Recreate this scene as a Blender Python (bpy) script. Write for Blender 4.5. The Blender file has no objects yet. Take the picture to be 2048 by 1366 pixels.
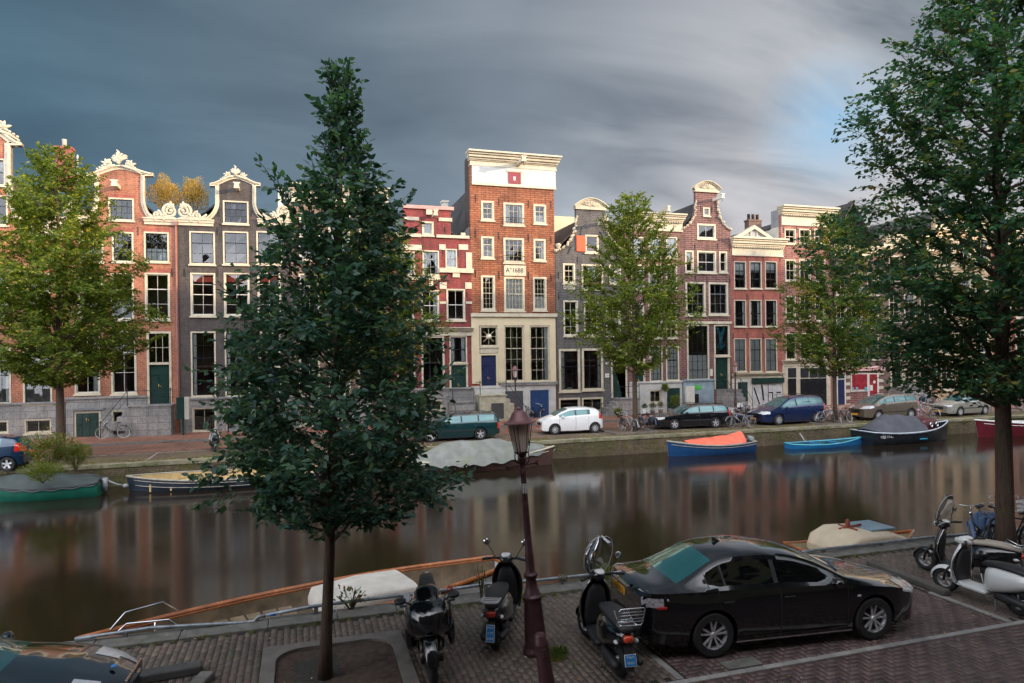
import bpy, bmesh, math, random
import numpy as np
from mathutils import Vector, Matrix, Euler
from mathutils.geometry import tessellate_polygon
random.seed(7); rng = np.random.default_rng(11)
R = math.radians
SC = bpy.context.scene
COL = SC.collection
# ------------------------------------------------------------------ camera
# u (x) runs along the canal to the right, v (y) runs across it, z is up; street level is z = 0
TH = R(17.3); FPX = 1365.0; CAMH = 4.45; CX = 1024.0; CY = 712.0; RHO = R(.8)
cam = bpy.data.cameras.new('camera'); camo = bpy.data.objects.new('camera', cam); COL.objects.link(camo)
camo.location = (0, 0, CAMH); camo.rotation_euler = (Matrix.Rotation(-TH, 3, 'Z') @ Matrix.Rotation(R(90), 3, 'X') @ Matrix.Rotation(-RHO, 3, 'Z')).to_euler()
cam.sensor_width = 36; cam.lens = FPX/2048*36; cam.shift_y = -(683-CY)/2048
cam.clip_start = .1; cam.clip_end = 3000
SC.camera = camo
# ------------------------------------------------------------------ light
SUN_AZ = R(60)      # away from the facade normal, towards +u
SUN_EL = R(10.5)
W = bpy.data.worlds.new('World'); SC.world = W; W.use_nodes = True
wn = W.node_tree.nodes; wl = W.node_tree.links; wn.clear()
def N(t, **k):
    n = wn.new(t)
    for a, b in k.items(): setattr(n, a, b)
    return n
out = N('ShaderNodeOutputWorld'); bg = N('ShaderNodeBackground'); bg.inputs[1].default_value = .13
sky = N('ShaderNodeTexSky', sky_type='NISHITA', sun_disc=False, sun_elevation=SUN_EL)
sky.sun_rotation = R(180)-SUN_AZ
tc = N('ShaderNodeTexCoord'); sep = N('ShaderNodeSeparateXYZ'); wl.new(tc.outputs['Generated'], sep.inputs[0])
def M(op, a, b=None, c=None, clamp=False):
    n = N('ShaderNodeMath', operation=op, use_clamp=clamp)
    for i, s in enumerate((a, b, c)):
        if s is None: continue
        if isinstance(s, (int, float)): n.inputs[i].default_value = s
        else: wl.new(s, n.inputs[i])
    return n.outputs[0]
def ramp(src, pts):
    n = N('ShaderNodeValToRGB'); cr = n.color_ramp
    while len(cr.elements) < len(pts): cr.elements.new(.5)
    for e, (p, c) in zip(cr.elements, pts): e.position = p; e.color = (*c, 1)
    wl.new(src, n.inputs[0]); return n.outputs[0]
def mixc(f, a, b, mode='MIX'):
    n = N('ShaderNodeMix', data_type='RGBA', blend_type=mode)
    for i, s in ((0, f), (6, a), (7, b)):
        if isinstance(s, (int, float)): n.inputs[i].default_value = s
        elif isinstance(s, tuple): n.inputs[i].default_value = (*s, 1)
        else: wl.new(s, n.inputs[i])
    return n.outputs[2]
# clouds: noise on the cloud-deck plane (direction / height), streaked by the wind
hgt = M('MAXIMUM', sep.outputs[2], 0.0)
den = M('ADD', hgt, .30)
cu = M('DIVIDE', sep.outputs[0], den); cv = M('DIVIDE', sep.outputs[1], den)
comb = N('ShaderNodeCombineXYZ'); wl.new(cu, comb.inputs[0]); wl.new(cv, comb.inputs[1])
def cnoise(rot, scl_, loc, scale, detail, rough, dist=0.0):
    mp = N('ShaderNodeMapping'); wl.new(comb.outputs[0], mp.inputs[0])
    mp.inputs['Rotation'].default_value = (0, 0, R(rot)); mp.inputs['Scale'].default_value = (*scl_, 1); mp.inputs['Location'].default_value = (*loc, 0)
    n = N('ShaderNodeTexNoise'); wl.new(mp.outputs[0], n.inputs['Vector']); n.inputs['Scale'].default_value = scale; n.inputs['Detail'].default_value = detail
    n.inputs['Roughness'].default_value = rough; n.inputs['Distortion'].default_value = dist; return n.outputs[0]
big = cnoise(20, (.50, 1.0), (3.1, 1.35), 1.25, 4, .45, .5)
med = cnoise(40, (.50, 1.0), (1.3, 4.35), 2.7, 6, .50, .9)
def blob(c, wd):     # soft region of the sky round a direction
    d = N('ShaderNodeVectorMath', operation='DISTANCE'); wl.new(tc.outputs['Generated'], d.inputs[0]); d.inputs[1].default_value = c
    return M('SUBTRACT', 1.0, M('DIVIDE', d.outputs['Value'], wd), clamp=True)
rt = M('ADD', M('MULTIPLY', sep.outputs[0], math.cos(TH)), M('MULTIPLY', sep.outputs[1], -math.sin(TH)))
fw = M('ADD', M('MULTIPLY', sep.outputs[0], math.sin(TH)), M('MULTIPLY', sep.outputs[1], math.cos(TH)))
lr = M('MULTIPLY_ADD', rt, .5, .5, clamp=True)
base = ramp(lr, [(0, (.045, .120, .155)), (.22, (.088, .175, .215)), (.36, (.205, .265, .300)), (.50, (.285, .325, .365)), (.66, (.36, .385, .42)), (.80, (.38, .43, .46)), (1, (.55, .58, .62))])
low = M('SUBTRACT', 1.0, M('MULTIPLY', hgt, 2.9), clamp=True)
lowc = ramp(lr, [(0, (.11, .25, .35)), (.25, (.13, .26, .38)), (.42, (.25, .34, .43)), (.55, (.52, .56, .64)), (.66, (1.25, 1.05, 1.02)), (1, (1.3, 1.1, 1.02))])
cl0 = mixc(M('MULTIPLY', low, .85), base, lowc)
vb = ramp(big, [(.30, (.50, .51, .53)), (.45, (.80, .81, .83)), (.58, (1.12, 1.11, 1.10)), (.74, (1.65, 1.62, 1.60))])
vm = ramp(med, [(.30, (.68, .69, .71)), (.5, (1, 1, 1)), (.68, (1.42, 1.38, 1.36))])
cloud = mixc(1.0, mixc(1.0, cl0, vb, 'MULTIPLY'), mixc(.85, (1.0, 1.0, 1.0), vm), 'MULTIPLY')
# brighter, broken cloud and a gap of clear sky above the right-hand houses
br = M('MULTIPLY', blob((.645, .714, .272), .42), M('MULTIPLY_ADD', med, 3.2, -.9, clamp=True), clamp=True)
cloud = mixc(M('MULTIPLY', br, .65), cloud, (1.15, 1.12, 1.12))
gapn = cnoise(30, (.5, 1.0), (5.3, 2.2), 3.0, 5, .6)
hole = M('MULTIPLY', M('POWER', blob((.649, .704, .287), .10), 1.0), M('MULTIPLY_ADD', gapn, 5.0, -1.9, clamp=True), clamp=True)
# sky behind the camera, on the sun's side, brightened to fill the shaded near quay
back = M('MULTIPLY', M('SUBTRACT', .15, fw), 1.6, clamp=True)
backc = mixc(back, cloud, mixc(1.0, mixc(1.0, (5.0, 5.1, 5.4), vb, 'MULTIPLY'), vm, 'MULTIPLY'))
skyb = mixc(1.0, sky.outputs[0], (.9, 1.0, 1.15), 'MULTIPLY')
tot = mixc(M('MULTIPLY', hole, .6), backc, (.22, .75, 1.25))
tot = mixc(.04, tot, skyb)
scl = N('ShaderNodeVectorMath', operation='SCALE'); wl.new(tot, scl.inputs[0]); scl.inputs['Scale'].default_value = 3.3
wl.new(scl.outputs[0], bg.inputs[0]); wl.new(bg.outputs[0], out.inputs[0])
sun = bpy.data.lights.new('sun', 'SUN'); suno = bpy.data.objects.new('sun', sun); COL.objects.link(suno)
sun.energy = 4.1; sun.angle = R(.5); sun.color = (1.0, .75, .47)
sd = Vector((math.sin(SUN_AZ)*math.cos(SUN_EL), -math.cos(SUN_AZ)*math.cos(SUN_EL), math.sin(SUN_EL)))
suno.rotation_euler = sd.to_track_quat('Z', 'Y').to_euler()
SC.view_settings.view_transform = 'Standard'; SC.view_settings.look = 'None'
SC.view_settings.gamma = 1; SC.view_settings.exposure = 0.66
SC.cycles.max_bounces = 6; SC.cycles.transparent_max_bounces = 10; SC.cycles.caustics_reflective = False; SC.cycles.caustics_refractive = False
# ------------------------------------------------------------------ picture -> place
CT, ST = math.cos(TH), math.sin(TH); CR, SR = math.cos(RHO), math.sin(RHO)
def ray(px, py):
    dx, dy = px-CX, py-CY; a = (dx*CR-dy*SR)/FPX; b = (-dy*CR-dx*SR)/FPX
    return Vector((a*CT+ST, -a*ST+CT, b))
def G(px, py, z=0.0):
    d = ray(px, py); t = (z-CAMH)/d.z
    return Vector((d.x*t, d.y*t, z))
def P(px, py, V):
    d = ray(px, py); t = V/d.y
    return Vector((d.x*t, V, CAMH+d.z*t))
FV = 45.5
def U(px, V=FV, py=620): return P(px, py, V).x
def dep(p): return p[0]*ST+p[1]*CT
def HZ(px, py, d): return CAMH+ray(px, py).z*d
def Z(px, py, V=FV): return P(px, py, V).z
# ------------------------------------------------------------------ materials
MATS = {}
class NT:
    def __init__(s, name):
        s.m = bpy.data.materials.new(name); s.m.use_nodes = True; s.t = s.m.node_tree; s.n = s.t.nodes; s.l = s.t.links
        s.p = s.n['Principled BSDF']; MATS[name] = s.m
    def nd(s, t, ins=None, **k):
        n = s.n.new(t)
        for a, b in k.items(): setattr(n, a, b)
        if ins:
            for a, b in ins.items(): s.set(n.inputs[a], b)
        return n
    def set(s, sock, b):
        if hasattr(b, 'is_linked') or isinstance(b, bpy.types.NodeSocket): s.l.new(b, sock)
        elif isinstance(b, tuple) and len(b) == 3 and sock.type == 'RGBA': sock.default_value = (*b, 1)
        else: sock.default_value = b
    def math(s, op, a, b=0.0, clamp=False):
        n = s.nd('ShaderNodeMath', operation=op, use_clamp=clamp); s.set(n.inputs[0], a); s.set(n.inputs[1], b); return n.outputs[0]
    def mix(s, f, a, b, mode='MIX'):
        n = s.nd('ShaderNodeMix', data_type='RGBA', blend_type=mode); s.set(n.inputs[0], f); s.set(n.inputs[6], a); s.set(n.inputs[7], b); return n.outputs[2]
    def ramp(s, f, pts):
        n = s.nd('ShaderNodeValToRGB'); cr = n.color_ramp
        while len(cr.elements) < len(pts): cr.elements.new(.5)
        for e, (p, c) in zip(cr.elements, pts): e.position = p; e.color = (*c, 1) if isinstance(c, tuple) else (c, c, c, 1)
        s.l.new(f, n.inputs[0]); return n.outputs[0]
    def obj(s): return s.nd('ShaderNodeTexCoord').outputs['Object']
    def noise(s, vec, scale, detail=4, rough=.55, dist=0.0):
        return s.nd('ShaderNodeTexNoise', {'Vector': vec, 'Scale': scale, 'Detail': detail, 'Roughness': rough, 'Distortion': dist}).outputs[0]
    def bump(s, h, strength=.3, dist=.02):
        n = s.nd('ShaderNodeBump', {'Height': h, 'Strength': strength, 'Distance': dist}); s.l.new(n.outputs[0], s.p.inputs['Normal'])
def mat(name, col, rough=.6, metal=0.0, var=.12, scale=3.0, bump=0.0, coat=0.0, spec=.5, stain=None):
    if name in MATS: return MATS[name]
    t = NT(name); v = t.obj()
    if var > 0:
        n = t.noise(v, scale, 5, .6)
        a = tuple(c*(1-var*1.6) for c in col); b = tuple(min(1, c*(1+var*1.3)) for c in col)
        c = t.ramp(n, [(.3, a), (.7, b)])
        if stain:
            n2 = t.noise(v, stain[1], 6, .7)
            c = t.mix(t.math('MULTIPLY', t.math('SUBTRACT', n2, stain[2]), 6.0, True), c, stain[0])
        t.set(t.p.inputs['Base Color'], c)
        t.set(t.p.inputs['Roughness'], t.math('ADD', t.math('MULTIPLY', n, .2), max(0, rough-.1)))
        if bump: t.bump(t.noise(v, scale*8, 4), bump, .01)
    else:
        t.p.inputs['Base Color'].default_value = (*col, 1); t.p.inputs['Roughness'].default_value = rough
    t.p.inputs['Metallic'].default_value = metal; t.p.inputs['Coat Weight'].default_value = coat
    t.p.inputs['Coat Roughness'].default_value = .03
    t.p.inputs['Specular IOR Level'].default_value = spec
    return t.m
def brick(name, c1, c2, mortar, bw=.22, bh=.072, flat=False, mort=.011, patch=None, darkband=0.0, rough=.85, bump=.35, ms=.5):
    t = NT(name); v = t.obj()
    sp = t.nd('ShaderNodeSeparateXYZ', {0: v})
    cb = t.nd('ShaderNodeCombineXYZ')
    if flat: t.l.new(sp.outputs[0], cb.inputs[0]); t.l.new(sp.outputs[1], cb.inputs[1])
    else:
        t.l.new(t.math('ADD', sp.outputs[0], sp.outputs[1]), cb.inputs[0]); t.l.new(sp.outputs[2], cb.inputs[1])
    b = t.nd('ShaderNodeTexBrick', {'Vector': cb.outputs[0], 'Color1': c1, 'Color2': c2, 'Mortar': mortar, 'Scale': 1.0,
        'Mortar Size': mort, 'Mortar Smooth': ms, 'Bias': -.1, 'Brick Width': bw, 'Row Height': bh})
    n = t.noise(v, .6, 7, .68); n2 = t.noise(v, 9.0, 3, .6)
    c = t.mix(1.0, b.outputs[0], t.ramp(n, [(.3, (.58, .58, .60)), (.5, (.92, .92, .92)), (.72, (1.30, 1.22, 1.14))]), 'MULTIPLY')
    c = t.mix(1.0, c, t.ramp(n2, [(.3, (.74, .74, .74)), (.7, (1.2, 1.2, 1.2))]), 'MULTIPLY')
    if patch:
        n3 = t.noise(v, patch[1], 5, .65)
        c = t.mix(t.math('MULTIPLY', t.math('SUBTRACT', n3, patch[2]), 5.0, True), c, patch[0])
    # soot and rain streaks running down
    mpn = t.nd('ShaderNodeMapping', {'Vector': cb.outputs[0]}); mpn.inputs['Scale'].default_value = (2.2, .16, 1)
    n4 = t.noise(mpn.outputs[0], 1.6, 4, .6)
    c = t.mix(t.math('MULTIPLY', t.math('SUBTRACT', n4, .48), 3.0, True), c, t.mix(1.0, c, (.55, .52, .5), 'MULTIPLY'))
    t.set(t.p.inputs['Base Color'], c); t.p.inputs['Roughness'].default_value = rough
    t.bump(t.math('ADD', t.math('MULTIPLY', b.outputs[1], -1.0), t.math('MULTIPLY', n2, .5)), bump, .012)
    return t.m
def leafmat(name, cols, trans=.45, rough=.55, blotch=None):
    t = NT(name); g = t.nd('ShaderNodeNewGeometry')
    c = t.ramp(g.outputs['Random Per Island'], cols)
    n = t.noise(t.obj(), .55, 3, .6)
    if blotch:
        c = t.mix(t.math('MULTIPLY', t.math('SUBTRACT', t.noise(t.obj(), .5, 3, .6), blotch[1]), 7.0, True), c, t.ramp(g.outputs['Random Per Island'], blotch[0]))
    c = t.mix(1.0, c, t.ramp(n, [(.3, (.75, .8, .8)), (.7, (1.2, 1.15, 1.0))]), 'MULTIPLY')
    t.set(t.p.inputs['Base Color'], c); t.p.inputs['Roughness'].default_value = rough; t.p.inputs['Specular IOR Level'].default_value = .35
    tr = t.nd('ShaderNodeBsdfTranslucent'); t.l.new(t.mix(1.0, c, (1.5, 1.6, .7), 'MULTIPLY'), tr.inputs[0])
    ms = t.nd('ShaderNodeMixShader', {0: trans}); t.l.new(t.p.outputs[0], ms.inputs[1]); t.l.new(tr.outputs[0], ms.inputs[2])
    t.l.new(ms.outputs[0], t.n['Material Output'].inputs[0]); return t.m
def glassmat(name, tint, refl=.22, rough=.02, wav=.0):
    t = NT(name); t.n.remove(t.p)
    tr = t.nd('ShaderNodeBsdfTransparent', {0: tint}); gl = t.nd('ShaderNodeBsdfGlossy', {0: (.95, .97, 1.0), 'Roughness': rough})
    fr = t.nd('ShaderNodeFresnel', {0: 1.5})
    if wav:
        b = t.nd('ShaderNodeBump', {'Height': t.noise(t.obj(), .9, 2, .4), 'Strength': wav, 'Distance': .05}); t.l.new(b.outputs[0], gl.inputs['Normal'])
    f = t.math('ADD', t.math('MULTIPLY', fr.outputs[0], 1.1), refl, True)
    ms = t.nd('ShaderNodeMixShader'); t.l.new(f, ms.inputs[0]); t.l.new(tr.outputs[0], ms.inputs[1]); t.l.new(gl.outputs[0], ms.inputs[2])
    t.l.new(ms.outputs[0], t.n['Material Output'].inputs[0]); return t.m
cream = mat('cream_paint', (.52, .46, .345), .55, var=.12, scale=2.2, stain=((.27, .22, .16), 3.2, .57))
white = mat('white_paint', (.58, .56, .51), .5, var=.09, scale=2.2)
stone = mat('sandstone', (.50, .43, .32), .8, var=.14, scale=5, bump=.4, stain=((.30, .26, .2), 4.0, .6))
plinthm = brick('bluestone', (.24, .235, .23), (.31, .30, .29), (.11, .105, .10), bw=1.1, bh=.42, mort=.012, rough=.75, bump=.3, ms=.2, patch=((.15, .14, .13), .9, .56))
blackm = mat('black_iron', (.012, .013, .015), .4, var=.1)
darkgreen = mat('dark_green_paint', (.010, .035, .030), .3, var=.15, scale=2)
navy = mat('navy_paint', (.016, .024, .075), .3, var=.12, scale=2)
blackpaint = mat('black_paint', (.010, .012, .016), .25, var=.1)
tile = brick('roof_tile', (.055, .052, .055), (.085, .078, .075), (.02, .02, .02), bw=.24, bh=.3, mort=.03, rough=.8, bump=.8)
tilebrown = brick('brown_roof_tile', (.11, .065, .045), (.15, .09, .06), (.03, .02, .02), bw=.24, bh=.3, mort=.03, rough=.8, bump=.8)
winglass = glassmat('window_glass', (.78, .83, .86), .05, .02, .06)
roomm = mat('room_dark', (.16, .12, .09), .9, var=.3, scale=.9)
curtm = mat('curtain_cloth', (.80, .78, .74), .9, var=.1, scale=6)
orange = mat('orange_paint', (.80, .09, .025), .5, var=.06)
zinc = mat('zinc_grey', (.28, .29, .30), .5, var=.15, scale=2)
leadm = mat('lead_trim', (.16, .17, .18), .55, var=.15)
# ------------------------------------------------------------------ mesh helpers
def tag(o, label=None, cat=None, group=None, kind=None):
    if label: o['label'] = label
    if cat: o['category'] = cat
    if group: o['group'] = group
    if kind: o['kind'] = kind
    return o
def empty(name, loc, rz=0.0, label=None, cat=None, group=None):
    o = bpy.data.objects.new(name, None); COL.objects.link(o); o.location = loc; o.rotation_euler = (0, 0, rz)
    o.empty_display_size = .2
    return tag(o, label, cat, group)
class MB:
    def __init__(s): s.v = []; s.f = []
    def add(s, vs, fs, T=None):
        b = len(s.v)
        s.v += [tuple(T @ Vector(p)) if T is not None else tuple(p) for p in vs]
        s.f += [tuple(i+b for i in f) for f in fs]; return s
    def box(s, x0, x1, y0, y1, z0, z1, T=None):
        vs = [(x0, y0, z0), (x1, y0, z0), (x1, y1, z0), (x0, y1, z0), (x0, y0, z1), (x1, y0, z1), (x1, y1, z1), (x0, y1, z1)]
        return s.add(vs, [(0, 3, 2, 1), (4, 5, 6, 7), (0, 1, 5, 4), (1, 2, 6, 5), (2, 3, 7, 6), (3, 0, 4, 7)], T)
    def tube(s, pts, r, n=8, closed=False, cap=True, T=None, flat=1.0, rot=0.0):
        pts = [Vector(p) for p in pts]; m = len(pts); rr = r if isinstance(r, (list, tuple)) else [r]*m
        rings = []; up0 = None
        for i, p in enumerate(pts):
            a = pts[(i-1) % m] if (closed or i > 0) else p; b = pts[(i+1) % m] if (closed or i < m-1) else p
            d = (b-a)
            d = d.normalized() if d.length > 1e-9 else Vector((0, 0, 1))
            if up0 is None:
                up0 = Vector((0, 0, 1)) if abs(d.z) < .9 else Vector((0, 1, 0))
            e1 = up0 - d*up0.dot(d)
            if e1.length < 1e-4: e1 = d.orthogonal()
            e1.normalize(); up0 = e1; e2 = d.cross(e1)
            rings.append([p + (e1*math.cos(t+rot)*flat + e2*math.sin(t+rot))*rr[i] for t in (2*math.pi*k/n for k in range(n))])
        vs = [q for ring in rings for q in ring]; fs = []
        for i in range(m if closed else m-1):
            j = (i+1) % m
            for k in range(n): k2 = (k+1) % n; fs.append((i*n+k, i*n+k2, j*n+k2, j*n+k))
        if cap and not closed: fs += [tuple(range(n-1, -1, -1)), tuple((m-1)*n+k for k in range(n))]
        return s.add(vs, fs, T)
    def lathe(s, prof, c=(0, 0, 0), n=16, T=None, axis='z', sx=1, sy=1, rot=0.0, cap=True):
        vs = []; fs = []
        for (r, z) in prof:
            for k in range(n):
                t = 2*math.pi*(k+rot)/n; x, y = r*math.cos(t)*sx, r*math.sin(t)*sy
                p = (x, y, z) if axis == 'z' else ((z, x, y) if axis == 'x' else (x, z, y))
                vs.append((p[0]+c[0], p[1]+c[1], p[2]+c[2]))
        for i in range(len(prof)-1):
            for k in range(n): k2 = (k+1) % n; fs.append((i*n+k, i*n+k2, (i+1)*n+k2, (i+1)*n+k))
        if cap and prof[0][0] > 1e-6: fs.append(tuple(range(n-1, -1, -1)))
        if cap and prof[-1][0] > 1e-6: fs.append(tuple((len(prof)-1)*n+k for k in range(n)))
        return s.add(vs, fs, T)
    def loft(s, secs, n=18, T=None, axis='x', cap=True):
        """secs: (position along axis, centre a, centre b, half a, half b, squareness)"""
        rows = []
        for (p, ca, cb, ha, hb, e) in secs:
            row = []
            for k in range(n):
                t = 2*math.pi*k/n; c, d = math.cos(t), math.sin(t)
                a = ca+ha*math.copysign(abs(c)**(2/e), c); b = cb+hb*math.copysign(abs(d)**(2/e), d)
                row.append((p, a, b) if axis == 'x' else ((a, p, b) if axis == 'y' else (a, b, p)))
            rows.append(row)
        b0 = len(s.v); s.grid(rows, closed=True, T=T)
        if cap: s.f += [tuple(b0+k for k in range(n)), tuple(b0+(len(rows)-1)*n+k for k in range(n))]
        return s
    def ball(s, c, r, n=10, T=None):
        if not isinstance(r, (tuple, list)): r = (r, r, r)
        vs = []; fs = []; m = max(4, n//2+1)
        for i in range(m+1):
            a = math.pi*i/m
            for k in range(n):
                t = 2*math.pi*k/n; vs.append((c[0]+r[0]*math.sin(a)*math.cos(t), c[1]+r[1]*math.sin(a)*math.sin(t), c[2]+r[2]*math.cos(a)))
        for i in range(m):
            for k in range(n): k2 = (k+1) % n; fs.append((i*n+k, (i+1)*n+k, (i+1)*n+k2, i*n+k2))
        return s.add(vs, fs, T)
    def prism(s, poly, y0, y1, holes=(), T=None, plane='xz', back=True):
        loops = [list(poly)]+[list(h) for h in holes]
        flat = [p for l in loops for p in l]
        tri = tessellate_polygon([[Vector((p[0], p[1], 0)) for p in l] for l in loops])
        mk = (lambda p, y: (p[0], y, p[1])) if plane == 'xz' else ((lambda p, y: (p[0], p[1], y)) if plane == 'xy' else (lambda p, y: (y, p[0], p[1])))
        n = len(flat); vs = [mk(p, y0) for p in flat]+[mk(p, y1) for p in flat]
        fs = [tuple(t) for t in tri]
        if back: fs += [tuple(i+n for i in reversed(t)) for t in tri]
        b = 0
        for l in loops:
            m = len(l)
            for i in range(m): j = (i+1) % m; fs.append((b+i, b+j, b+j+n, b+i+n))
            b += m
        return s.add(vs, fs, T)
    def grid(s, rows, closed=False, T=None):
        m = len(rows); n = len(rows[0]); vs = [p for r in rows for p in r]; fs = []
        for i in range(m-1):
            for k in range(n if closed else n-1): k2 = (k+1) % n; fs.append((i*n+k, i*n+k2, (i+1)*n+k2, (i+1)*n+k))
        return s.add(vs, fs, T)
    def build(s, name, m, parent=None, smooth=False, bevel=0.0, fix=True, loc=None, angle=None):
        me = bpy.data.meshes.new(name); me.from_pydata(s.v, [], s.f); me.update()
        if fix:
            bm = bmesh.new(); bm.from_mesh(me); bmesh.ops.recalc_face_normals(bm, faces=bm.faces); bm.to_mesh(me); bm.free()
        if smooth: me.polygons.foreach_set('use_smooth', [True]*len(me.polygons))
        if m: me.materials.append(m)
        o = bpy.data.objects.new(name, me); COL.objects.link(o)
        if parent: o.parent = parent
        if loc is not None: o.location = loc
        if angle and smooth:
            try: me.set_sharp_from_angle(angle=R(angle))
            except Exception: pass
        if bevel:
            b = o.modifiers.new('bevel', 'BEVEL'); b.width = bevel; b.segments = 2; b.limit_method = 'ANGLE'; b.angle_limit = R(40)
        return o
def copy_thing(o, loc=None, rz=None, label=None, parent=None, group=None):
    c = o.copy(); COL.objects.link(c)
    if parent: c.parent = parent
    for ch in o.children: copy_thing(ch, parent=c)
    if loc is not None: c.location = loc
    if rz is not None: c.rotation_euler = (0, 0, rz) if not isinstance(rz, (tuple, Euler)) else rz
    if label: c['label'] = label
    if group: c['group'] = group
    return c
def text(name, s, size, m, parent, loc, rot=(R(90), 0, 0), align='CENTER', depth=.004, sx=1.0, shear=0.0):
    cu = bpy.data.curves.new(name, 'FONT'); cu.body = s; cu.size = size; cu.align_x = align; cu.align_y = 'CENTER'; cu.extrude = depth; cu.shear = shear
    cu.resolution_u = 3
    tmp = bpy.data.objects.new('tmp', cu); COL.objects.link(tmp); bpy.context.view_layer.update()
    me = bpy.data.meshes.new_from_object(tmp); bpy.data.objects.remove(tmp); bpy.data.curves.remove(cu)
    me.name = name; me.materials.clear(); me.materials.append(m)
    o = bpy.data.objects.new(name, me); COL.objects.link(o); o.parent = parent; o.location = loc; o.rotation_euler = rot; o.scale = (sx, 1, 1)
    return o
# ================================================================== ground, quays and water
def sheet(name, u0, u1, v0, v1, z, m, kind='structure'):
    o = MB().add([(u0, v0, z), (u1, v0, z), (u1, v1, z), (u0, v1, z)], [(0, 1, 2, 3)]).build(name, m, fix=False); o['kind'] = kind; return o
VE, VF = 12.4, 33.1          # near and far quay edge
WZ = -.9
mortar = mat('joint_sand', (.040, .038, .032), .95, var=.3, scale=12)
klink = NT('clinker_paving')
def paving_mat(name, cols, rough=.62, moss=None):
    t = NT(name); g = t.nd('ShaderNodeNewGeometry'); v = t.obj()
    c = t.ramp(g.outputs['Random Per Island'], cols)
    c = t.mix(1.0, c, t.ramp(t.noise(v, .7, 5, .6), [(.3, (.7, .7, .72)), (.7, (1.25, 1.2, 1.15))]), 'MULTIPLY')
    c = t.mix(1.0, c, t.ramp(t.noise(v, 40, 3, .6), [(.3, (.8, .8, .8)), (.7, (1.15, 1.15, 1.15))]), 'MULTIPLY')
    if moss: c = t.mix(t.math('MULTIPLY', t.math('SUBTRACT', t.noise(v, moss[1], 6, .7), moss[2]), 5.0, True), c, moss[0])
    t.set(t.p.inputs['Base Color'], c)
    t.set(t.p.inputs['Roughness'], t.math('ADD', t.math('MULTIPLY', t.noise(v, 3, 4), .3), rough-.15)); t.bump(t.noise(v, 60, 4), .35, .004)
    return t.m
road_brick = paving_mat('road_clinker', [(0, (.075, .052, .05)), (.4, (.11, .070, .066)), (.7, (.095, .068, .068)), (1, (.14, .095, .088))], .55)
pave_brick = paving_mat('pavement_clinker', [(0, (.088, .074, .062)), (.4, (.135, .110, .090)), (.75, (.125, .092, .078)), (1, (.17, .135, .108))], .6, ((.075, .10, .03), 1.1, .60))
def bricks(name, m, cells, z, L=.2, Wd=.1, gap=.0035, h=.012):
    """cells: list of (cx, cy, along_x) bricks, each a low bevelled block"""
    c = np.array([(a, b) for a, b, d in cells]); al = np.array([d for a, b, d in cells], bool); n = len(cells)
    hx = np.where(al, L/2, Wd/2)-gap/2; hy = np.where(al, Wd/2, L/2)-gap/2
    zz = z+rng.normal(0, .0012, n); tx = rng.normal(0, .006, n); ty = rng.normal(0, .006, n)
    V = np.zeros((n, 8, 3)); k = 0
    for (ins, dz) in ((0, -h), (.0028, 0)):
        for sx, sy in ((-1, -1), (1, -1), (1, 1), (-1, 1)):
            V[:, k, 0] = c[:, 0]+sx*(hx-ins); V[:, k, 1] = c[:, 1]+sy*(hy-ins)
            V[:, k, 2] = zz+dz+(sx*hx*tx+sy*hy*ty if dz == 0 else 0); k += 1
    base = (np.arange(n)*8)[:, None, None]
    F = np.array([(4, 5, 6, 7), (0, 1, 5, 4), (1, 2, 6, 5), (2, 3, 7, 6), (3, 0, 4, 7)])[None]+base
    me = bpy.data.meshes.new(name); F = F.reshape(-1, 4)
    me.vertices.add(n*8); me.vertices.foreach_set('co', V.reshape(-1)); me.loops.add(F.size); me.loops.foreach_set('vertex_index', F.reshape(-1))
    me.polygons.add(len(F)); me.polygons.foreach_set('loop_start', np.arange(0, F.size, 4)); me.polygons.foreach_set('loop_total', np.full(len(F), 4))
    me.update(); me.validate(); me.materials.append(m)
    o = bpy.data.objects.new(name, me); COL.objects.link(o); return o
def herring(u0, u1, v0, v1, ang45=False):
    out = []; w = .1
    for i in range(int((u1-u0)/w)+8):
        for j in range(int((v1-v0)/w)+8):
            k = (i-j) % 4
            if k == 0: cx, cy, d = u0+(i+1)*w, v0+(j+.5)*w, True
            elif k == 2: cx, cy, d = u0+(i+.5)*w, v0+(j+1)*w, False
            else: continue
            # vertical brick columns must start one row below the horizontal pair
            out.append((cx, cy, d))
    return [c for c in out if u0 <= c[0]-.05 and c[0]+.05 <= u1 and v0 <= c[1]-.05 and c[1]+.05 <= v1]
def herring2(u0, u1, v0, v1):
    out = []; w = .1
    nI = int((u1-u0)/w+.01); nJ = int((v1-v0)/w+.01)
    for j in range(nJ):
        for i in range(nI):
            k = (i-j) % 4
            if k == 0 and i+1 < nI: out.append((u0+(i+1)*w, v0+(j+.5)*w, True))
            elif k == 3 and j+1 < nJ:   # upright brick occupies (i,j),(i,j+1)
                out.append((u0+(i+.5)*w, v0+(j+1)*w, False))
    return out
def edgefill(u0, u1, v0, v1):   # cut bricks along the borders
    w = .1; nI = int((u1-u0)/w+.01); nJ = int((v1-v0)/w+.01); out = []
    for j in range(nJ):
        for i in range(nI):
            k = (i-j) % 4
            if (k == 0 and i+1 >= nI) or (k == 1 and i == 0) or (k == 3 and j+1 >= nJ) or (k == 2 and j == 0): out.append((u0+(i+.5)*w, v0+(j+.5)*w, True))
    return out
def running(u0, u1, v0, v1, skip=None):
    out = []; w = .1
    for i in range(int((u1-u0)/w)):
        cx = u0+(i+.5)*w; off = .1 if i % 2 else 0.0
        y = v0+off
        while y+.2 <= v1+.001:
            if not (skip and skip(cx, y+.1)): out.append((cx, y+.1, False))
            y += .2
    return out
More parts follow.
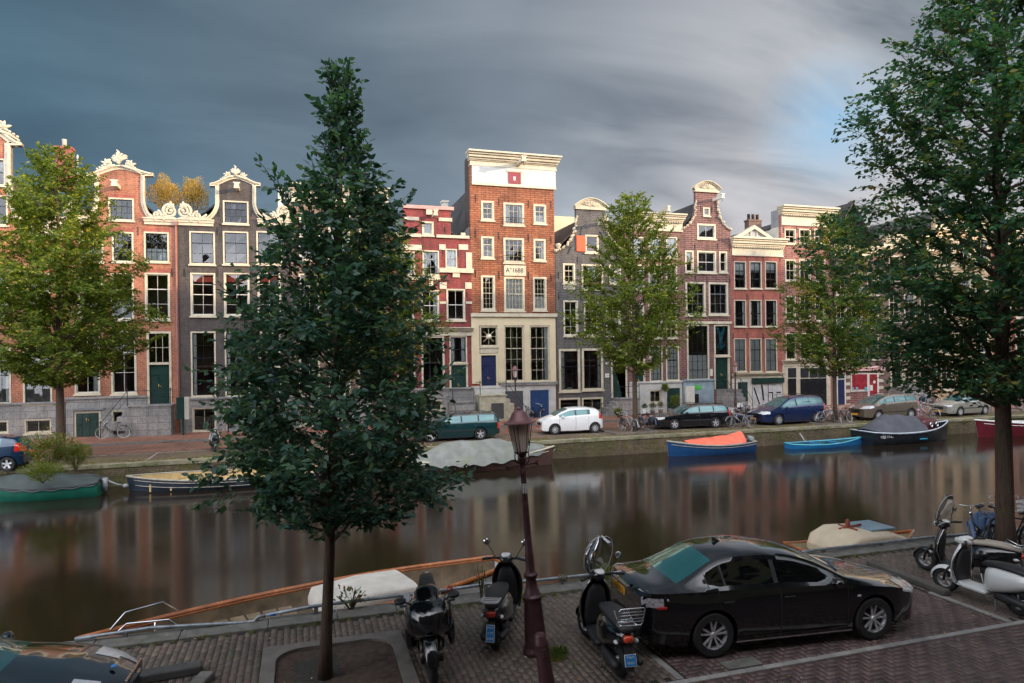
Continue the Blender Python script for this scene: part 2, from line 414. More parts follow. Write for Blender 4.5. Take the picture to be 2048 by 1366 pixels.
# the sand bed under the paving reaches far past both ends of the row
b = sheet('ground', -90, 150, -40, VE-.02, -.02, mortar)
PIT = (-.45, 1.36, 8.55, 10.97)
BAY = (4.92, 11.02, 8.2, 11.3)
# roadway (herringbone), line of pale stones, parking bay (herringbone), quay pavement (courses)
r1 = bricks('road', road_brick, herring2(-4, 30, 4.4, 8.1), .0); r1['kind'] = 'structure'
sheet('far_end_road', 30, 150, 4.4, 11.9, -.012, pave_brick); sheet('street_beside', -90, -9, 4.4, 11.9, -.012, pave_brick)
sheet('road_behind', -90, 150, -.2, 4.4, -.008, road_brick)
e1 = bricks('road', road_brick, edgefill(-4, 30, 4.4, 8.1), .0, L=.1); e1['kind'] = 'structure'
e2 = bricks('parking_bay', road_brick, edgefill(BAY[0]+.1, BAY[1]-.1, 8.24, BAY[3]), .002, L=.1); e2['kind'] = 'structure'
r2 = bricks('parking_bay', road_brick, herring2(BAY[0]+.1, BAY[1]-.1, 8.24, BAY[3]), .002); r2['kind'] = 'structure'
def inpit(x, y): return PIT[0]-.16 < x < PIT[1]+.16 and PIT[2]-.2 < y < PIT[3]+.16
def skipf(x, y): return inpit(x, y) or (BAY[0] < x < BAY[1] and y < BAY[3])
r3 = bricks('pavement', pave_brick, running(-9, 30, 8.24, 11.94, skipf)+running(-9, -4, 4.4, 8.24), .004); r3['kind'] = 'structure'
pale = paving_mat('pale_line_stone', [(0, (.24, .235, .23)), (1, (.34, .33, .32))], .6)
mb = MB(); u = -4.0
while u < 29:
    mb.box(u+.004, u+.296, 8.11, 8.215, -.02, .008); u += .3
o = mb.build('road_line', pale, bevel=.004); o['kind'] = 'structure'
mb = MB()
for uu in (BAY[0], BAY[1]):
    v = 8.23
    while v < 11.2:
        if v < 9.5: mb.box(uu-.05, uu+.05, v+.004, v+.296, -.02, .008)
        v += .3
o = mb.build('bay_line', pale, bevel=.004); o['kind'] = 'structure'
# granite coping of the near quay, in separate lengths, with the wall under it
gran = mat('granite_coping', (.15, .145, .13), .7, var=.25, scale=5, bump=.4, stain=((.07, .09, .035), 1.6, .58))
mb = MB(); u = -30.0
while u < 90:
    L = random.uniform(.95, 1.35); mb.box(u+.004, u+L-.004, VE-.45, VE, -.35, random.uniform(.035, .045)); u += L
o = mb.build('near_quay_coping', gran, bevel=.012); tag(o, kind='structure')
wetbrick = brick('wet_wall_brick', (.09, .065, .045), (.14, .095, .06), (.06, .055, .04), patch=((.05, .075, .015), .8, .50), bh=.09, mort=.014)
MB().box(-60, 120, VE-.44, VE-.03, -4, -.36).build('near_quay_wall', wetbrick)['kind'] = 'structure'
# ---- tree pit
soil = mat('bare_soil', (.075, .048, .036), .95, var=.3, scale=9, bump=.9, stain=((.12, .085, .06), 5, .55))
kerbm = mat('concrete_kerb', (.17, .15, .135), .8, var=.2, scale=4, bump=.3)
def rrect(x0, x1, y0, y1, r, n=6, cw=True):
    pts = []
    for (cx, cy, a0) in ((x1-r, y1-r, 0), (x0+r, y1-r, 90), (x0+r, y0+r, 180), (x1-r, y0+r, 270)):
        for k in range(n+1): a = R(a0+90*k/n); pts.append((cx+r*math.cos(a), cy+r*math.sin(a)))
    return pts
o = MB().prism(rrect(PIT[0]-.14, PIT[1]+.14, PIT[2]-.14, PIT[3]+.14, .06), -.02, .05, [rrect(PIT[0]+.06, PIT[1]-.06, PIT[2]+.06, PIT[3]-.06, .38)], plane='xy').build('tree_pit_kerb', kerbm, bevel=.01)
tag(o, kind='structure')
rows = []
for i in range(41):
    row = []
    for j in range(41):
        x = PIT[0]-.05+(PIT[1]-PIT[0]+.1)*i/40; y = PIT[2]-.05+(PIT[3]-PIT[2]+.1)*j/40
        row.append((x, y, -.01+.035*math.sin(3*x+1)*math.sin(2.3*y)+random.uniform(0, .018)))
    rows.append(row)
o = MB().grid(rows).build('soil', soil, smooth=True, fix=False); o['kind'] = 'structure'
# ---- water: long exposure has smoothed it to a satin sheet
wt = NT('canal_water'); v = wt.obj()
wt.p.inputs['Base Color'].default_value = (.018, .012, .007, 1); wt.p.inputs['IOR'].default_value = 1.33
mpn = wt.nd('ShaderNodeMapping', {'Vector': v}); mpn.inputs['Scale'].default_value = (.5, 1.3, 1)
nn = wt.noise(mpn.outputs[0], .9, 5, .62); n3 = wt.noise(v, 7.0, 3, .6)
wt.set(wt.p.inputs['Roughness'], wt.math('ADD', wt.math('MULTIPLY', nn, .10), .07))
wt.p.inputs['Specular IOR Level'].default_value = .5
wt.bump(wt.math('ADD', wt.math('MULTIPLY', nn, .6), wt.math('MULTIPLY', n3, .06)), .10, .05)
o = sheet('water', -90, 160, VE-.05, VF+.05, WZ, wt.m)
# ---- far side
mossy = NT('mossy_quay_brick')
fq = brick('far_quay_brick', (.12, .085, .055), (.19, .13, .075), (.10, .09, .06), patch=((.075, .085, .018), .55, .46), bh=.085, mort=.014, bump=.6)
MB().box(-90, 160, VF, VF+.5, -4, -.10).build('far_quay_wall', fq)['kind'] = 'structure'
cop = mat('far_coping_stone', (.25, .225, .15), .85, var=.25, scale=1.4, bump=.3, stain=((.085, .10, .02), .9, .50))
mb = MB(); u = -60.0
while u < 120:
    L = random.uniform(.9, 1.3); mb.box(u+.006, u+L-.006, VF-.04, VF+.55, -.11, random.uniform(.03, .045)); u += L
o = mb.build('far_quay_coping', cop); tag(o, kind='structure')
farpark = brick('far_parking_brick', (.16, .105, .075), (.24, .16, .11), (.07, .06, .04), flat=True, bw=.2, bh=.1, patch=((.12, .12, .03), .5, .52), rough=.8)
farroad = brick('far_road_brick', (.26, .125, .085), (.33, .17, .12), (.11, .075, .06), flat=True, bw=.2, bh=.1, rough=.75)
farpave = brick('far_pavement_brick', (.32, .13, .08), (.38, .18, .12), (.12, .08, .06), flat=True, bw=.2, bh=.1, rough=.8)
sheet('far_ground', -90, 160, VF+.4, 95, -.02, mortar)
sheet('far_parking_strip', -90, 160, VF+.5, 37.1, .004, farpark)
sheet('far_road', -90, 160, 37.1, 40.9, .008, farroad)
asph = mat('gutter_asphalt', (.11, .11, .12), .8, var=.25, scale=2)
sheet('far_gutter', -90, 160, 40.9, 41.3, .004, asph)
MB().box(-90, 160, 41.3, 41.42, -.02, .09).build('far_kerb', kerbm)['kind'] = 'structure'
MB().box(-90, 160, 41.42, 45.52, -.02, .085).build('far_pavement', farpave)['kind'] = 'structure'
mb = MB(); u = -25.0
while u < 75:
    mb.box(u+.02, u+.42, 36.6, 36.7, 0, .014); u += .48
for uu in np.arange(-12.2, 60, 5.6):
    v = 33.9
    while v < 36.5: mb.box(uu-.05, uu+.05, v+.02, v+.28, 0, .012); v += .32
mb.build('far_parking_lines', pale)['kind'] = 'structure'
# drain grate in the far gutter
mb = MB().box(-.3, .3, -.16, .16, -.02, .006)
for k in range(7): mb.box(-.26+k*.08, -.215+k*.08, -.13, .13, .006, .016)
g = mb.build('drain_grate', blackm, loc=(G(334, 886).x, 41.1, 0)); tag(g, 'small dark drain grate in the gutter in front of the grey stone stoop', 'drain')
# grass along both quay edges
def tuft_field(name, m, pts, h=.10, n=14, label=None):
    V = []; F = []
    for (x, y, z, s) in pts:
        for k in range(n):
            a = random.uniform(0, 6.28); rr = random.uniform(0, .09)*s; bx, by = x+rr*math.cos(a), y+rr*math.sin(a)
            a2 = random.uniform(0, 6.28); l = random.uniform(.5, 1)*h*s; w = .006*s
            tx, ty = bx+math.cos(a2)*l*.6, by+math.sin(a2)*l*.6
            i = len(V); V += [(bx-w*math.sin(a2), by+w*math.cos(a2), z), (bx+w*math.sin(a2), by-w*math.cos(a2), z), (tx, ty, z+l)]; F.append((i, i+1, i+2))
    mb = MB(); mb.v = V; mb.f = F
    o = mb.build(name, m, fix=False); tag(o, label, 'grass', kind='stuff'); return o
grassm = leafmat('grass_blades', [(0, (.09, .12, .02)), (.5, (.17, .19, .035)), (1, (.26, .23, .06))], .3)
pts = [(random.uniform(-8, 26), VE-.46+random.gauss(0, .04), 0, random.uniform(.3, 1.0)) for _ in range(420)]
pts += [(random.gauss(3.6, .35), VE-.6+random.gauss(0, .12), 0, random.uniform(.8, 1.8)) for _ in range(40)]
pts += [(random.gauss(3.45, .12), random.gauss(9.5, .16), 0, random.uniform(.5, 1.2)) for _ in range(60)]
tuft_field('near_quay_grass', grassm, pts, .09, 12, 'thin green grass along the joint behind the near quay coping')
pts = [(random.uniform(-20, 70), VF+.5+abs(random.gauss(0, .5)), .0, random.uniform(.5, 1.3)) for _ in range(3000)]
pts += [(random.uniform(-20, 70), VF-.05, random.uniform(-.7, -.05), random.uniform(.6, 1.6)) for _ in range(1600)]
tuft_field('far_quay_grass', grassm, pts, .10, 9, 'mossy grass growing along the top and face of the far quay wall')
# ================================================================== canal houses
brA = brick('red_brick', (.32, .100, .052), (.42, .150, .082), (.36, .22, .155), bh=.12, mort=.02, ms=.8, patch=((.24, .085, .06), .5, .58))
brB = brick('black_brown_brick', (.045, .038, .037), (.080, .062, .058), (.13, .11, .10), patch=((.045, .035, .035), .6, .55))
brC = brick('crimson_brick', (.19, .022, .026), (.27, .042, .042), (.20, .08, .07), bh=.10, mort=.014)
brD = brick('orange_brick', (.29, .095, .042), (.38, .145, .068), (.10, .035, .025), bw=.55, bh=.15, mort=.034, ms=.9)
brE = brick('slate_grey_brick', (.062, .059, .061), (.10, .094, .092), (.17, .155, .15), bh=.12, mort=.02)
brF = brick('purple_brown_brick', (.125, .048, .045), (.19, .078, .070), (.30, .21, .19), bw=.6, bh=.15, mort=.028, ms=.9)
brG = brick('salmon_red_brick', (.30, .075, .05), (.36, .10, .07), (.32, .14, .11))
brH = brick('banded_red_brick', (.27, .085, .07), (.34, .125, .10), (.42, .29, .26), bw=.6, bh=.16, mort=.03, ms=.9)
brI = brick('umber_brick', (.15, .085, .065), (.21, .125, .10), (.22, .17, .14))
brJ = brick('ochre_brick', (.50, .34, .18), (.60, .42, .24), (.45, .36, .25))
creamwall = mat('cream_plaster', (.60, .51, .34), .8, var=.08, scale=.8, bump=.1, stain=((.48, .40, .28), 1.2, .60))
greywall = brick('grey_tarred_side', (.30, .29, .28), (.36, .35, .33), (.22, .21, .20), bw=.3, bh=.24, mort=.02)
palewall = mat('pale_plaster', (.60, .57, .50), .8, var=.12, scale=.8)
def curtain(mb, x0, x1, z0, z1, y=.125):
    n = max(6, int((x1-x0)/.035)); rows = [[], []]
    for i in range(n+1):
        x = x0+(x1-x0)*i/n; yy = y+.014*math.sin(i*1.7+x*3)
        rows[0].append((x, yy, z0)); rows[1].append((x, yy, z1))
    mb.grid(rows)
class House:
    def __init__(s, label, x0, x1, wall, trim=cream, depth=10, V=FV, eaves=None, side=None, cat='canal house', group='canal houses across the water'):
        s.V = V; s.u0 = U(x0, V); s.w = U(x1, V)-s.u0; s.wall = wall; s.trim = trim; s.depth = depth; s.side = side or wall
        s.root = empty('canal_house', (s.u0, V, 0), 0, label, cat, group); s.holes = []; s.wins = []; s.tops = None
        s.r = random.Random(x0)
    def X(s, px, py=620): return U(px, s.V, py)-s.u0
    def Zp(s, px, py): return Z(px, py, s.V)
    def rect(s, xl, xr, yt, yb):
        xm = (xl+xr)/2; ym = (yt+yb)/2; return s.X(xl, ym), s.X(xr, ym), s.Zp(xm, yb), s.Zp(xm, yt)
    def box(s, name, xl, xr, yt, yb, y0, y1, m, parent=None, bevel=.0):
        a, b, c, d = s.rect(xl, xr, yt, yb)
        return MB().box(a, b, y0, y1, c, d).build(name, m, parent or s.root, bevel=bevel)
    def win(s, xl, xr, yt, yb, nx=2, ny=3, fw=.088, fm=None, sash=None, cur=None, rail=True, lint=True, rev=.10, blind=None, arch=0.0):
        a, b, c, d = s.rect(xl, xr, yt, yb); r = s.r
        s.holes.append([(a, c), (b, c), (b, d), (a, d)])
        fm = fm or s.trim; m = MB()
        y0, y1 = -.035, rev+.02; e = .004
        m.box(a-e, a+fw, y0, y1, c, d); m.box(b-fw, b+e, y0, y1, c, d)
        m.box(a+fw, b-fw, y0+.003, y1, d-fw, d+e); m.box(a+fw, b-fw, y0+.003, y1, c-e, c+fw*.9)
        w = m.build('window', fm, s.root)
        ia, ib, ic, id_ = a+fw, b-fw, c+fw*.9, d-fw
        sm = sash or fm; k = MB(); t = .020; yy = rev-.04
        k.box(ia, ib, yy, yy+.05, ic, ic+.05); k.box(ia, ib, yy, yy+.05, id_-.045, id_)
        k.box(ia, ia+.045, yy+.002, yy+.052, ic, id_); k.box(ib-.045, ib, yy+.002, yy+.052, ic, id_)
        if rail: zm = ic+(id_-ic)*(.5 if ny % 2 == 0 else (ny//2+1)/ny); k.box(ia, ib, yy-.012, yy+.045, zm-.025, zm+.025)
        for i in range(1, nx): x = ia+(ib-ia)*i/nx; k.box(x-t/2, x+t/2, yy+.008, yy+.045, ic, id_)
        for j in range(1, ny): z = ic+(id_-ic)*j/ny; k.box(ia, ib, yy+.010, yy+.043, z-t/2, z+t/2)
        k.build('sash', sm, w)
        # panes: each a shade off true so the sky breaks up in them
        p = MB(); yg = yy+.028
        for i in range(nx):
            for j in range(ny):
                xa, xb = ia+(ib-ia)*i/nx, ia+(ib-ia)*(i+1)/nx; za, zb = ic+(id_-ic)*j/ny, ic+(id_-ic)*(j+1)/ny
                q = [r.gauss(0, .0022) for _ in range(4)]
                p.add([(xa, yg+q[0], za), (xb, yg+q[1], za), (xb, yg+q[2], zb), (xa, yg+q[3], zb)], [(0, 1, 2, 3)])
        p.build('pane', winglass, w, fix=False)
        sl = MB().box(a-.06, b+.06, -.11, .02, c-.10, c-.005).build('sill', fm, w)
        cur = r.choice(['sides', 'none', 'none', 'left', 'blind', 'half', 'right']) if cur is None else cur
        cm = MB(); W_ = ib-ia; H_ = id_-ic
        if cur in ('sides', 'left'): curtain(cm, ia, ia+W_*r.uniform(.16, .28), ic, id_)
        if cur in ('sides', 'right'): curtain(cm, ib-W_*r.uniform(.16, .28), ib, ic, id_)
        if cur == 'full': curtain(cm, ia, ib, ic, id_)
        if cur == 'blind': cm.box(ia, ib, .16, .175, id_-H_*r.uniform(.2, .5), id_)
        if cur == 'half': curtain(cm, ia, ib, ic, ic+H_*r.uniform(.4, .5))
        if cm.v: cm.build('curtain', curtm, w, smooth=True, fix=False)
        if lint and s.lint: MB().box(a-.08, b+.08, -.012, .0, d+.01, d+.24).build('lintel', s.lint, w)
        return w
    lint = None
    def door(s, xl, xr, yt, yb, m, transom=None, fw=.12, fm=None, panels=2, num=None):
        """doorway with frame; transom = y where the fanlight starts above the door"""
        a, b, c, d = s.rect(xl, xr, yt, yb); xm = (xl+xr)/2
        s.holes.append([(a, c), (b, c), (b, d), (a, d)]); fm = fm or s.trim
        f = MB(); f.box(a, a+fw, -.05, .14, c, d); f.box(b-fw, b, -.05, .14, c, d); f.box(a+fw, b-fw, -.047, .14, d-fw, d)
        top = d-fw
        if transom: zt = s.Zp(xm, transom); f.box(a+fw, b-fw, -.06, .14, zt-.07, zt+.07)
        fo = f.build('door_frame', fm, s.root)
        if transom:
            g = MB(); n = 3; g.box(a+fw, b-fw, .10, .11, zt+.07, top); g.build('pane', winglass, fo)
            k = MB()
            for i in range(1, n): x = a+fw+(b-a-2*fw)*i/n; k.box(x-.012, x+.012, .075, .098, zt+.07, top)
            k.box(a+fw, b-fw, .077, .096, (zt+top)/2+.05, (zt+top)/2+.075); k.build('muntin', fm, fo)
            top = zt-.07
        dd = MB(); ia, ib = a+fw, b-fw; dd.box(ia, ib, .09, .15, c, top)
        for i in range(panels):
            xa = ia+(ib-ia)*i/panels+.07; xb = ia+(ib-ia)*(i+1)/panels-.07; h = top-c
            for (q0, q1) in ((.06, .30), (.35, .68), (.73, .95)):
                dd.box(xa, xb, .072, .09, c+h*q0, c+h*q1); dd.box(xa+.05, xb-.05, .06, .072, c+h*q0+.05, c+h*q1-.05)
        do = dd.build('door', m, s.root)
        MB().ball(((ia+ib)/2+.06, .045, c+1.05), .035).box((ia+ib)/2-.06, (ia+ib)/2-.035, .04, .06, c+.9, c+1.2).build('handle', brass, do, smooth=True)
        return do
    def anchors(s, pts, h=.55):
        for (px, py) in pts:
            x, z = s.X(px, py), s.Zp(px, py); MB().box(x-.022, x+.022, -.035, .01, z-h/2, z+h/2).ball((x, -.03, z), .035, 6).build('wall_anchor', blackm, s.root)
    def hoist(s, px, py, m=None, L=1.0, w=.26, box=True):
        x, z = s.X(px, py), s.Zp(px, py); q = MB()
        q.box(x-w/2+.06, x+w/2-.06, -L, 0, z-.12, z+.10)
        if box: q.prism([(x-w/2, z-.16), (x+w/2, z-.16), (x+w/2-.05, z+.12), (x+w/2+.03, z+.17), (x+w/2+.03, z+.22), (x-w/2-.03, z+.22), (x-w/2-.03, z+.17), (x-w/2+.05, z+.12)], -L-.03, -L+.1)
        o = q.build('hoist_beam', m or s.trim, s.root)
        MB().tube([(x, -L+.12, z-.12), (x, -L+.12, z-.28), (x+.05, -L+.12, z-.34), (x-.02, -L+.12, z-.38)], .016, 6).build('hook', blackm, o)
    pending = []
    def finish(s, *a, **k): House.pending.append((s, a, k)); return s
    def finish_now(s, top, roof=None, roofm=None, ridge=None, eave=None, front=0.0, room=True, rx=.5, **kk):
        """top: outline from left to right (x, z) local; wall down to the street"""
        m = MB(); z0 = -.1
        outl = [(0, z0)]+top+[(s.w, z0)]
        m.prism(outl, 0, .26, s.holes)
        s.wallo = m.build('wall', s.wall, s.root)
        e = eave if eave is not None else min(top[0][1], top[-1][1])-.05
        b = MB(); d0, d1 = .262, s.depth
        b.box(.01, .22, d0, d1, z0, e); b.box(s.w-.22, s.w-.01, d0, d1, z0, e); b.box(.01, s.w-.01, d1-.2, d1+.001, z0, e-.01)
        b.build('side_wall', s.side, s.root)
        if room:
            q = MB(); q.box(.225, s.w-.225, 3.2, 3.3, z0, e-.02)
            zz = .9
            while zz < e-1: q.box(.225, s.w-.225, .27, 3.2, zz, zz+.12); zz += 3.1
            q.box(s.w*.5-.05, s.w*.5+.05, .5, 3.2, z0, e-.03)
            q.build('rooms', roomm, s.root)
        if ridge:
            xm = s.w*rx; rz = ridge; r = MB()
            r.prism([(-.02, e-.05), (xm, rz), (s.w+.02, e-.05), (s.w+.02, e+.06), (xm, rz+.12), (-.02, e+.06)], .262+front, s.depth+.15)
            r.prism([(.03, e-.06), (s.w-.03, e-.06), (xm, rz-.02)], s.depth-.1, s.depth+.1)
            r.build('roof', roofm or tile, s.root)
        else:
            MB().box(.01, s.w-.01, .263, s.depth, e, e+.10).build('roof', leadm, s.root)
        return s
    def cornice(s, xl, xr, yt, yb, m=None, out=.42, dent=True, name='cornice', fascia=.55):
        """projecting cornice: stepped mouldings over a fascia"""
        a, b, c, d = s.rect(xl, xr, yt, yb); h = d-c; q = MB(); mt = m or s.trim
        q.box(a+.12, b-.12, -.06, .3, c, c+h*fascia)
        q.box(a+.10, b-.10, -.10, .28, c-.03, c+.07)
        zz = c+h*fascia; st = [(.12, .10), (.2, .26), (.28, .52), (.2, .74), (.20, 1.0)]; k = 0
        for (fh, fo) in st:
            hh = h*(1-fascia)*fh; o_ = out*fo; q.box(a+.08-o_*.3, b-.08+o_*.3, -.08-o_, .3, zz, zz+hh-.002); zz += hh
        if dent:
            n = int((b-a)/.22)
            for i in range(n):
                x = a+.15+(b-a-.3)*(i+.5)/n; q.box(x-.05, x+.05, -.06-out*.42, -.055, c+h*fascia-.10, c+h*fascia-.003)
        return q.build(name, mt, s.root, bevel=.008)
    def band(s, name, pts, wdt, y0=-.12, y1=.12, m=None, off=0.0):
        """moulding that follows the gable outline"""
        q = MB(); n = len(pts); V = []
        for i, p in enumerate(pts):
            a = pts[max(0, i-1)]; b = pts[min(n-1, i+1)]; dx, dz = b[0]-a[0], b[1]-a[1]; L = math.hypot(dx, dz) or 1
            nx, nz = -dz/L, dx/L
            V.append(((p[0]+nx*off, p[1]+nz*off), (p[0]+nx*(off-wdt), p[1]+nz*(off-wdt)), (nx, nz)))
        rows = []
        for (o_, i_, nn) in V:
            mx, mz = o_[0]*.65+i_[0]*.35, o_[1]*.65+i_[1]*.35; kx, kz = o_[0]*.3+i_[0]*.7, o_[1]*.3+i_[1]*.7
            rows.append([(o_[0], y1+.15, o_[1]), (o_[0], y0-.05, o_[1]), (mx, y0-.05, mz), (mx, y0+.03, mz), (kx, y0+.06, kz), (i_[0], y0+.06, i_[1]), (i_[0], y1, i_[1])])
        q.grid(rows)
        return q.build(name, m or s.trim, s.root, fix=True)
brass = mat('brass', (.55, .38, .12), .3, metal=1.0, var=.05)
def spiral(mb, cx, cz, r, turns=1.6, dirn=1, a0=0.0, y=-.10, th=.07):
    pts = []; rr = []; n = int(14*turns)
    for i in range(n+1):
        t = i/n; a = a0+dirn*t*turns*2*math.pi; q = r*(1-.82*t); pts.append((cx+q*math.cos(a), y-.04*t, cz+q*math.sin(a))); rr.append(th*(1-.35*t))
    mb.tube(pts, rr, 7); mb.ball((pts[-1][0], y-.07, pts[-1][2]), th*1.1, 8)
def leafspray(mb, x, z, ang, L, n=5, w=.10, y=-.10, curl=1):
    for i in range(n):
        t = i/(n-1) if n > 1 else 0; a = ang+(t-.5)*1.5*curl; l = L*(1-.45*abs(t-.5)*2)
        pts = []; rr = []
        for k in range(6):
            q = k/5; aa = a+curl*.5*q*(t-.5)*2; pts.append((x+math.cos(aa)*l*q, y-.05*math.sin(q*3), z+math.sin(aa)*l*q)); rr.append(w*(.35+.9*math.sin(min(1, q*1.15)*math.pi*.85)) if q < 1 else w*.35)
        mb.tube(pts, rr, 7)
def scroll_foot(H, x0, x1, z, side, name='gable_scroll'):
    """carved volute block on the shoulder; side -1 = left shoulder"""
    q = MB(); w = abs(x1-x0); lo, hi = min(x0, x1), max(x0, x1)
    q.box(lo, hi, -.18, .2, z-.10, z+.04); q.box(lo+.03, hi-.03, -.12, .2, z-.28, z-.10); q.box(lo-.03, hi+.03, -.24, .22, z+.04, z+.12)
    o = q.build(name, H.trim, H.root, bevel=.01)
    c = MB(); ex = x0 if side < 0 else x1; cx = (lo+.38) if side < 0 else (hi-.38)
    spiral(c, cx, z+.56, .42, 1.8, side, R(90), th=.10); spiral(c, cx-side*.72, z+.34, .25, 1.5, -side, R(80), th=.075)
    leafspray(c, cx-side*.5, z+.14, R(90)-side*R(65), .62, 4, .075); leafspray(c, cx+side*.05, z+.75, R(90), .42, 5, .08)
    leafspray(c, cx-side*.9, z+.12, R(90)+side*R(-80), .5, 3, .06)
    c.tube([(cx+side*.3, -.08, z+.12), (cx, -.1, z+.16), (cx-side*.6, -.1, z+.16), (cx-side*1.0, -.08, z+.22), (cx-side*1.25, -.06, z+.45)], [.08, .1, .1, .09, .06], 8)
    c.build('carving', H.trim, o, smooth=True)
def crest(H, x, z, s=1.0, asym=0.0, name='gable_crest'):
    c = MB()
    for i in range(7):   # shell
        a = R(90)+(i-3)*R(17)+asym*.35; L = s*(.66-.05*abs(i-3)**1.3+asym*.16*(i < 4))
        c.tube([(x+asym*.1, -.1, z-.05), (x+math.cos(a)*L*.5, -.17, z+math.sin(a)*L*.55), (x+math.cos(a+.18*(i-3))*L*.9+asym*.08, -.12, z+math.sin(a)*L), (x+math.cos(a+.35*(i-3))*L*.98+asym*.05, -.08, z+math.sin(a)*L*.9)], [.06*s, .10*s, .085*s, .045*s], 7)
    spiral(c, x-.62*s, z-.02, .24*s, 1.6, 1, R(60), th=.07*s); spiral(c, x+.62*s, z-.02, .24*s, 1.6, -1, R(120), th=.07*s)
    for sgn in (-1, 1):
        leafspray(c, x+sgn*.75*s, z-.18*s, R(90)-sgn*R(38), .55*s, 4, .07*s)
        c.tube([(x+sgn*.2*s, -.15, z-.2*s), (x+sgn*.6*s, -.14, z-.28*s), (x+sgn*1.05*s, -.1, z-.42*s), (x+sgn*1.5*s, -.1, z-.72*s)], [.09*s, .1*s, .09*s, .05*s], 8)
        for k in range(4): c.ball((x+sgn*(.9+.17*k)*s, -.12, z-(.16+.12*k)*s), (.085*s, .09*s, .07*s), 7)
    c.ball((x, -.2, z+.05*s), (.13*s, .12, .2*s), 8)
    c.tube([(x-.05, -.1, z+.5*s), (x+.02, -.12, z+.8*s), (x-.12*s, -.1, z+.98*s)], [.1*s, .09*s, .035*s], 7)
    return c.build(name, H.trim, H.root, smooth=True)
def stoop(H, xl, xr, ytop, ybase, depth=1.5, steps=5, side=-1, railing=True, m=None, stepw=.28):
    """platform in front of the door, steps going down to one side, iron railing"""
    a, b = H.X(xl), H.X(xr); zt = H.Zp((xl+xr)/2, ytop); m = m or plinthm
    q = MB(); q.box(a, b, -depth, -.03, .0, zt-.08); q.box(a-.05, b+.05, -depth-.05, -.03, zt-.08, zt)
    h = zt/(steps+1)
    for i in range(steps):
        z = zt-h*(i+1)
        if side < 0: q.box(a-stepw*(i+1), a-stepw*i-.002, -depth+.04, -.035, 0, z)
        elif side > 0: q.box(b+stepw*i+.002, b+stepw*(i+1), -depth+.04, -.035, 0, z)
        else: q.box(a+.04, b-.04, -depth-stepw*(i+1), -depth-stepw*i-.002, 0, z)
    o = q.build('stoop', m, H.root, bevel=.012)
    if railing:
        r = MB(); hr = .85
        if side == 0:
            for x in (a+.05, b-.05):
                r.tube([(x, -depth, zt), (x, -depth, zt+hr)], .022, 6); ye = -depth-stepw*steps
                r.tube([(x, ye, .1), (x, ye, hr+.05)], .022, 6); r.tube([(x, -.1, zt+hr), (x, -depth, zt+hr), (x, ye, hr+.05)], .02, 6)
                r.tube([(x, -.1, zt+hr*.5), (x, -depth, zt+hr*.5), (x, ye, hr*.5+.05)], .013, 6)
        else:
            xe = b-.04 if side < 0 else a+.04; xs = a if side < 0 else b; xd = xs+side*stepw*steps
            y = -depth+.03
            for x in (xe, xs): r.tube([(x, y, zt), (x, y, zt+hr+.06)], .026, 6); r.ball((x, y, zt+hr+.1), .045, 8)
            r.tube([(xd, y, .05), (xd, y, hr+.1)], .03, 6); r.ball((xd, y, hr+.15), .05, 8)
            r.tube([(xe, -.1, zt+hr), (xe, y, zt+hr), (xs, y, zt+hr), (xd, y, hr+.05)], .02, 6)
            r.tube([(xe, -.1, zt+hr*.5), (xe, y, zt+hr*.5), (xs, y, zt+hr*.5), (xd, y, hr*.5+.05)], .013, 6)
            for k in range(2, 4): spiral(r, xd+side*.12, hr+.05, .09, 1.3, -side, R(90), y=y, th=.015)
        r.build('railing', blackm, o)
    return o
def bellpts(H, cx, cap, yca, yap, neck, ynk, foot, yft, xl, xr, ysl, ysr=None, capdrop=6):
    """outline of a bell gable given in picture terms; returns local points left to right"""
    ysr = ysr or ysl; L = []
    def pt(x, y): return (H.X(x, y), H.Zp(x, y))
    L.append(pt(xl, ysl)); L.append(pt(foot[0], ysl))
    n = 9
    for i in range(1, n+1):   # concave quarter
        t = i/n*math.pi/2; L.append(pt(foot[0]+(neck[0]-foot[0])*math.sin(t), ysl+(ynk-ysl)*(1-math.cos(t))))
    L.append(pt(neck[0], yca)); L.append(pt(cap[0], yca)); L.append(pt(cap[0], yca-capdrop))
    m = 14
    for i in range(m+1):
        t = i/m; x = cap[0]+(cap[1]-cap[0])*t; q = abs(2*t-1)
        e = (.5+.5*math.cos(math.pi*min(1, q)))**.85
        if i in (0, m): continue
        L.append(pt(x, (yca-capdrop)+(yap-(yca-capdrop))*e))
    L.append(pt(cap[1], yca-capdrop)); L.append(pt(cap[1], yca)); L.append(pt(neck[1], yca))
    for i in range(n-1, -1, -1):
        t = i/n*math.pi/2
        p_ = pt(foot[1]+(neck[1]-foot[1])*math.sin(t), ysr+(ynk-ysr)*(1-math.cos(t)))
        if i == n-1: L.append(pt(neck[1], ynk))
        L.append(p_)
    L.append(pt(xr, ysr))
    L[0] = (0, L[0][1]); L[-1] = (H.w, L[-1][1])
    out = [L[0]]
    for p in L[1:]:
        if math.hypot(p[0]-out[-1][0], p[1]-out[-1][1]) > .03: out.append(p)
    return out
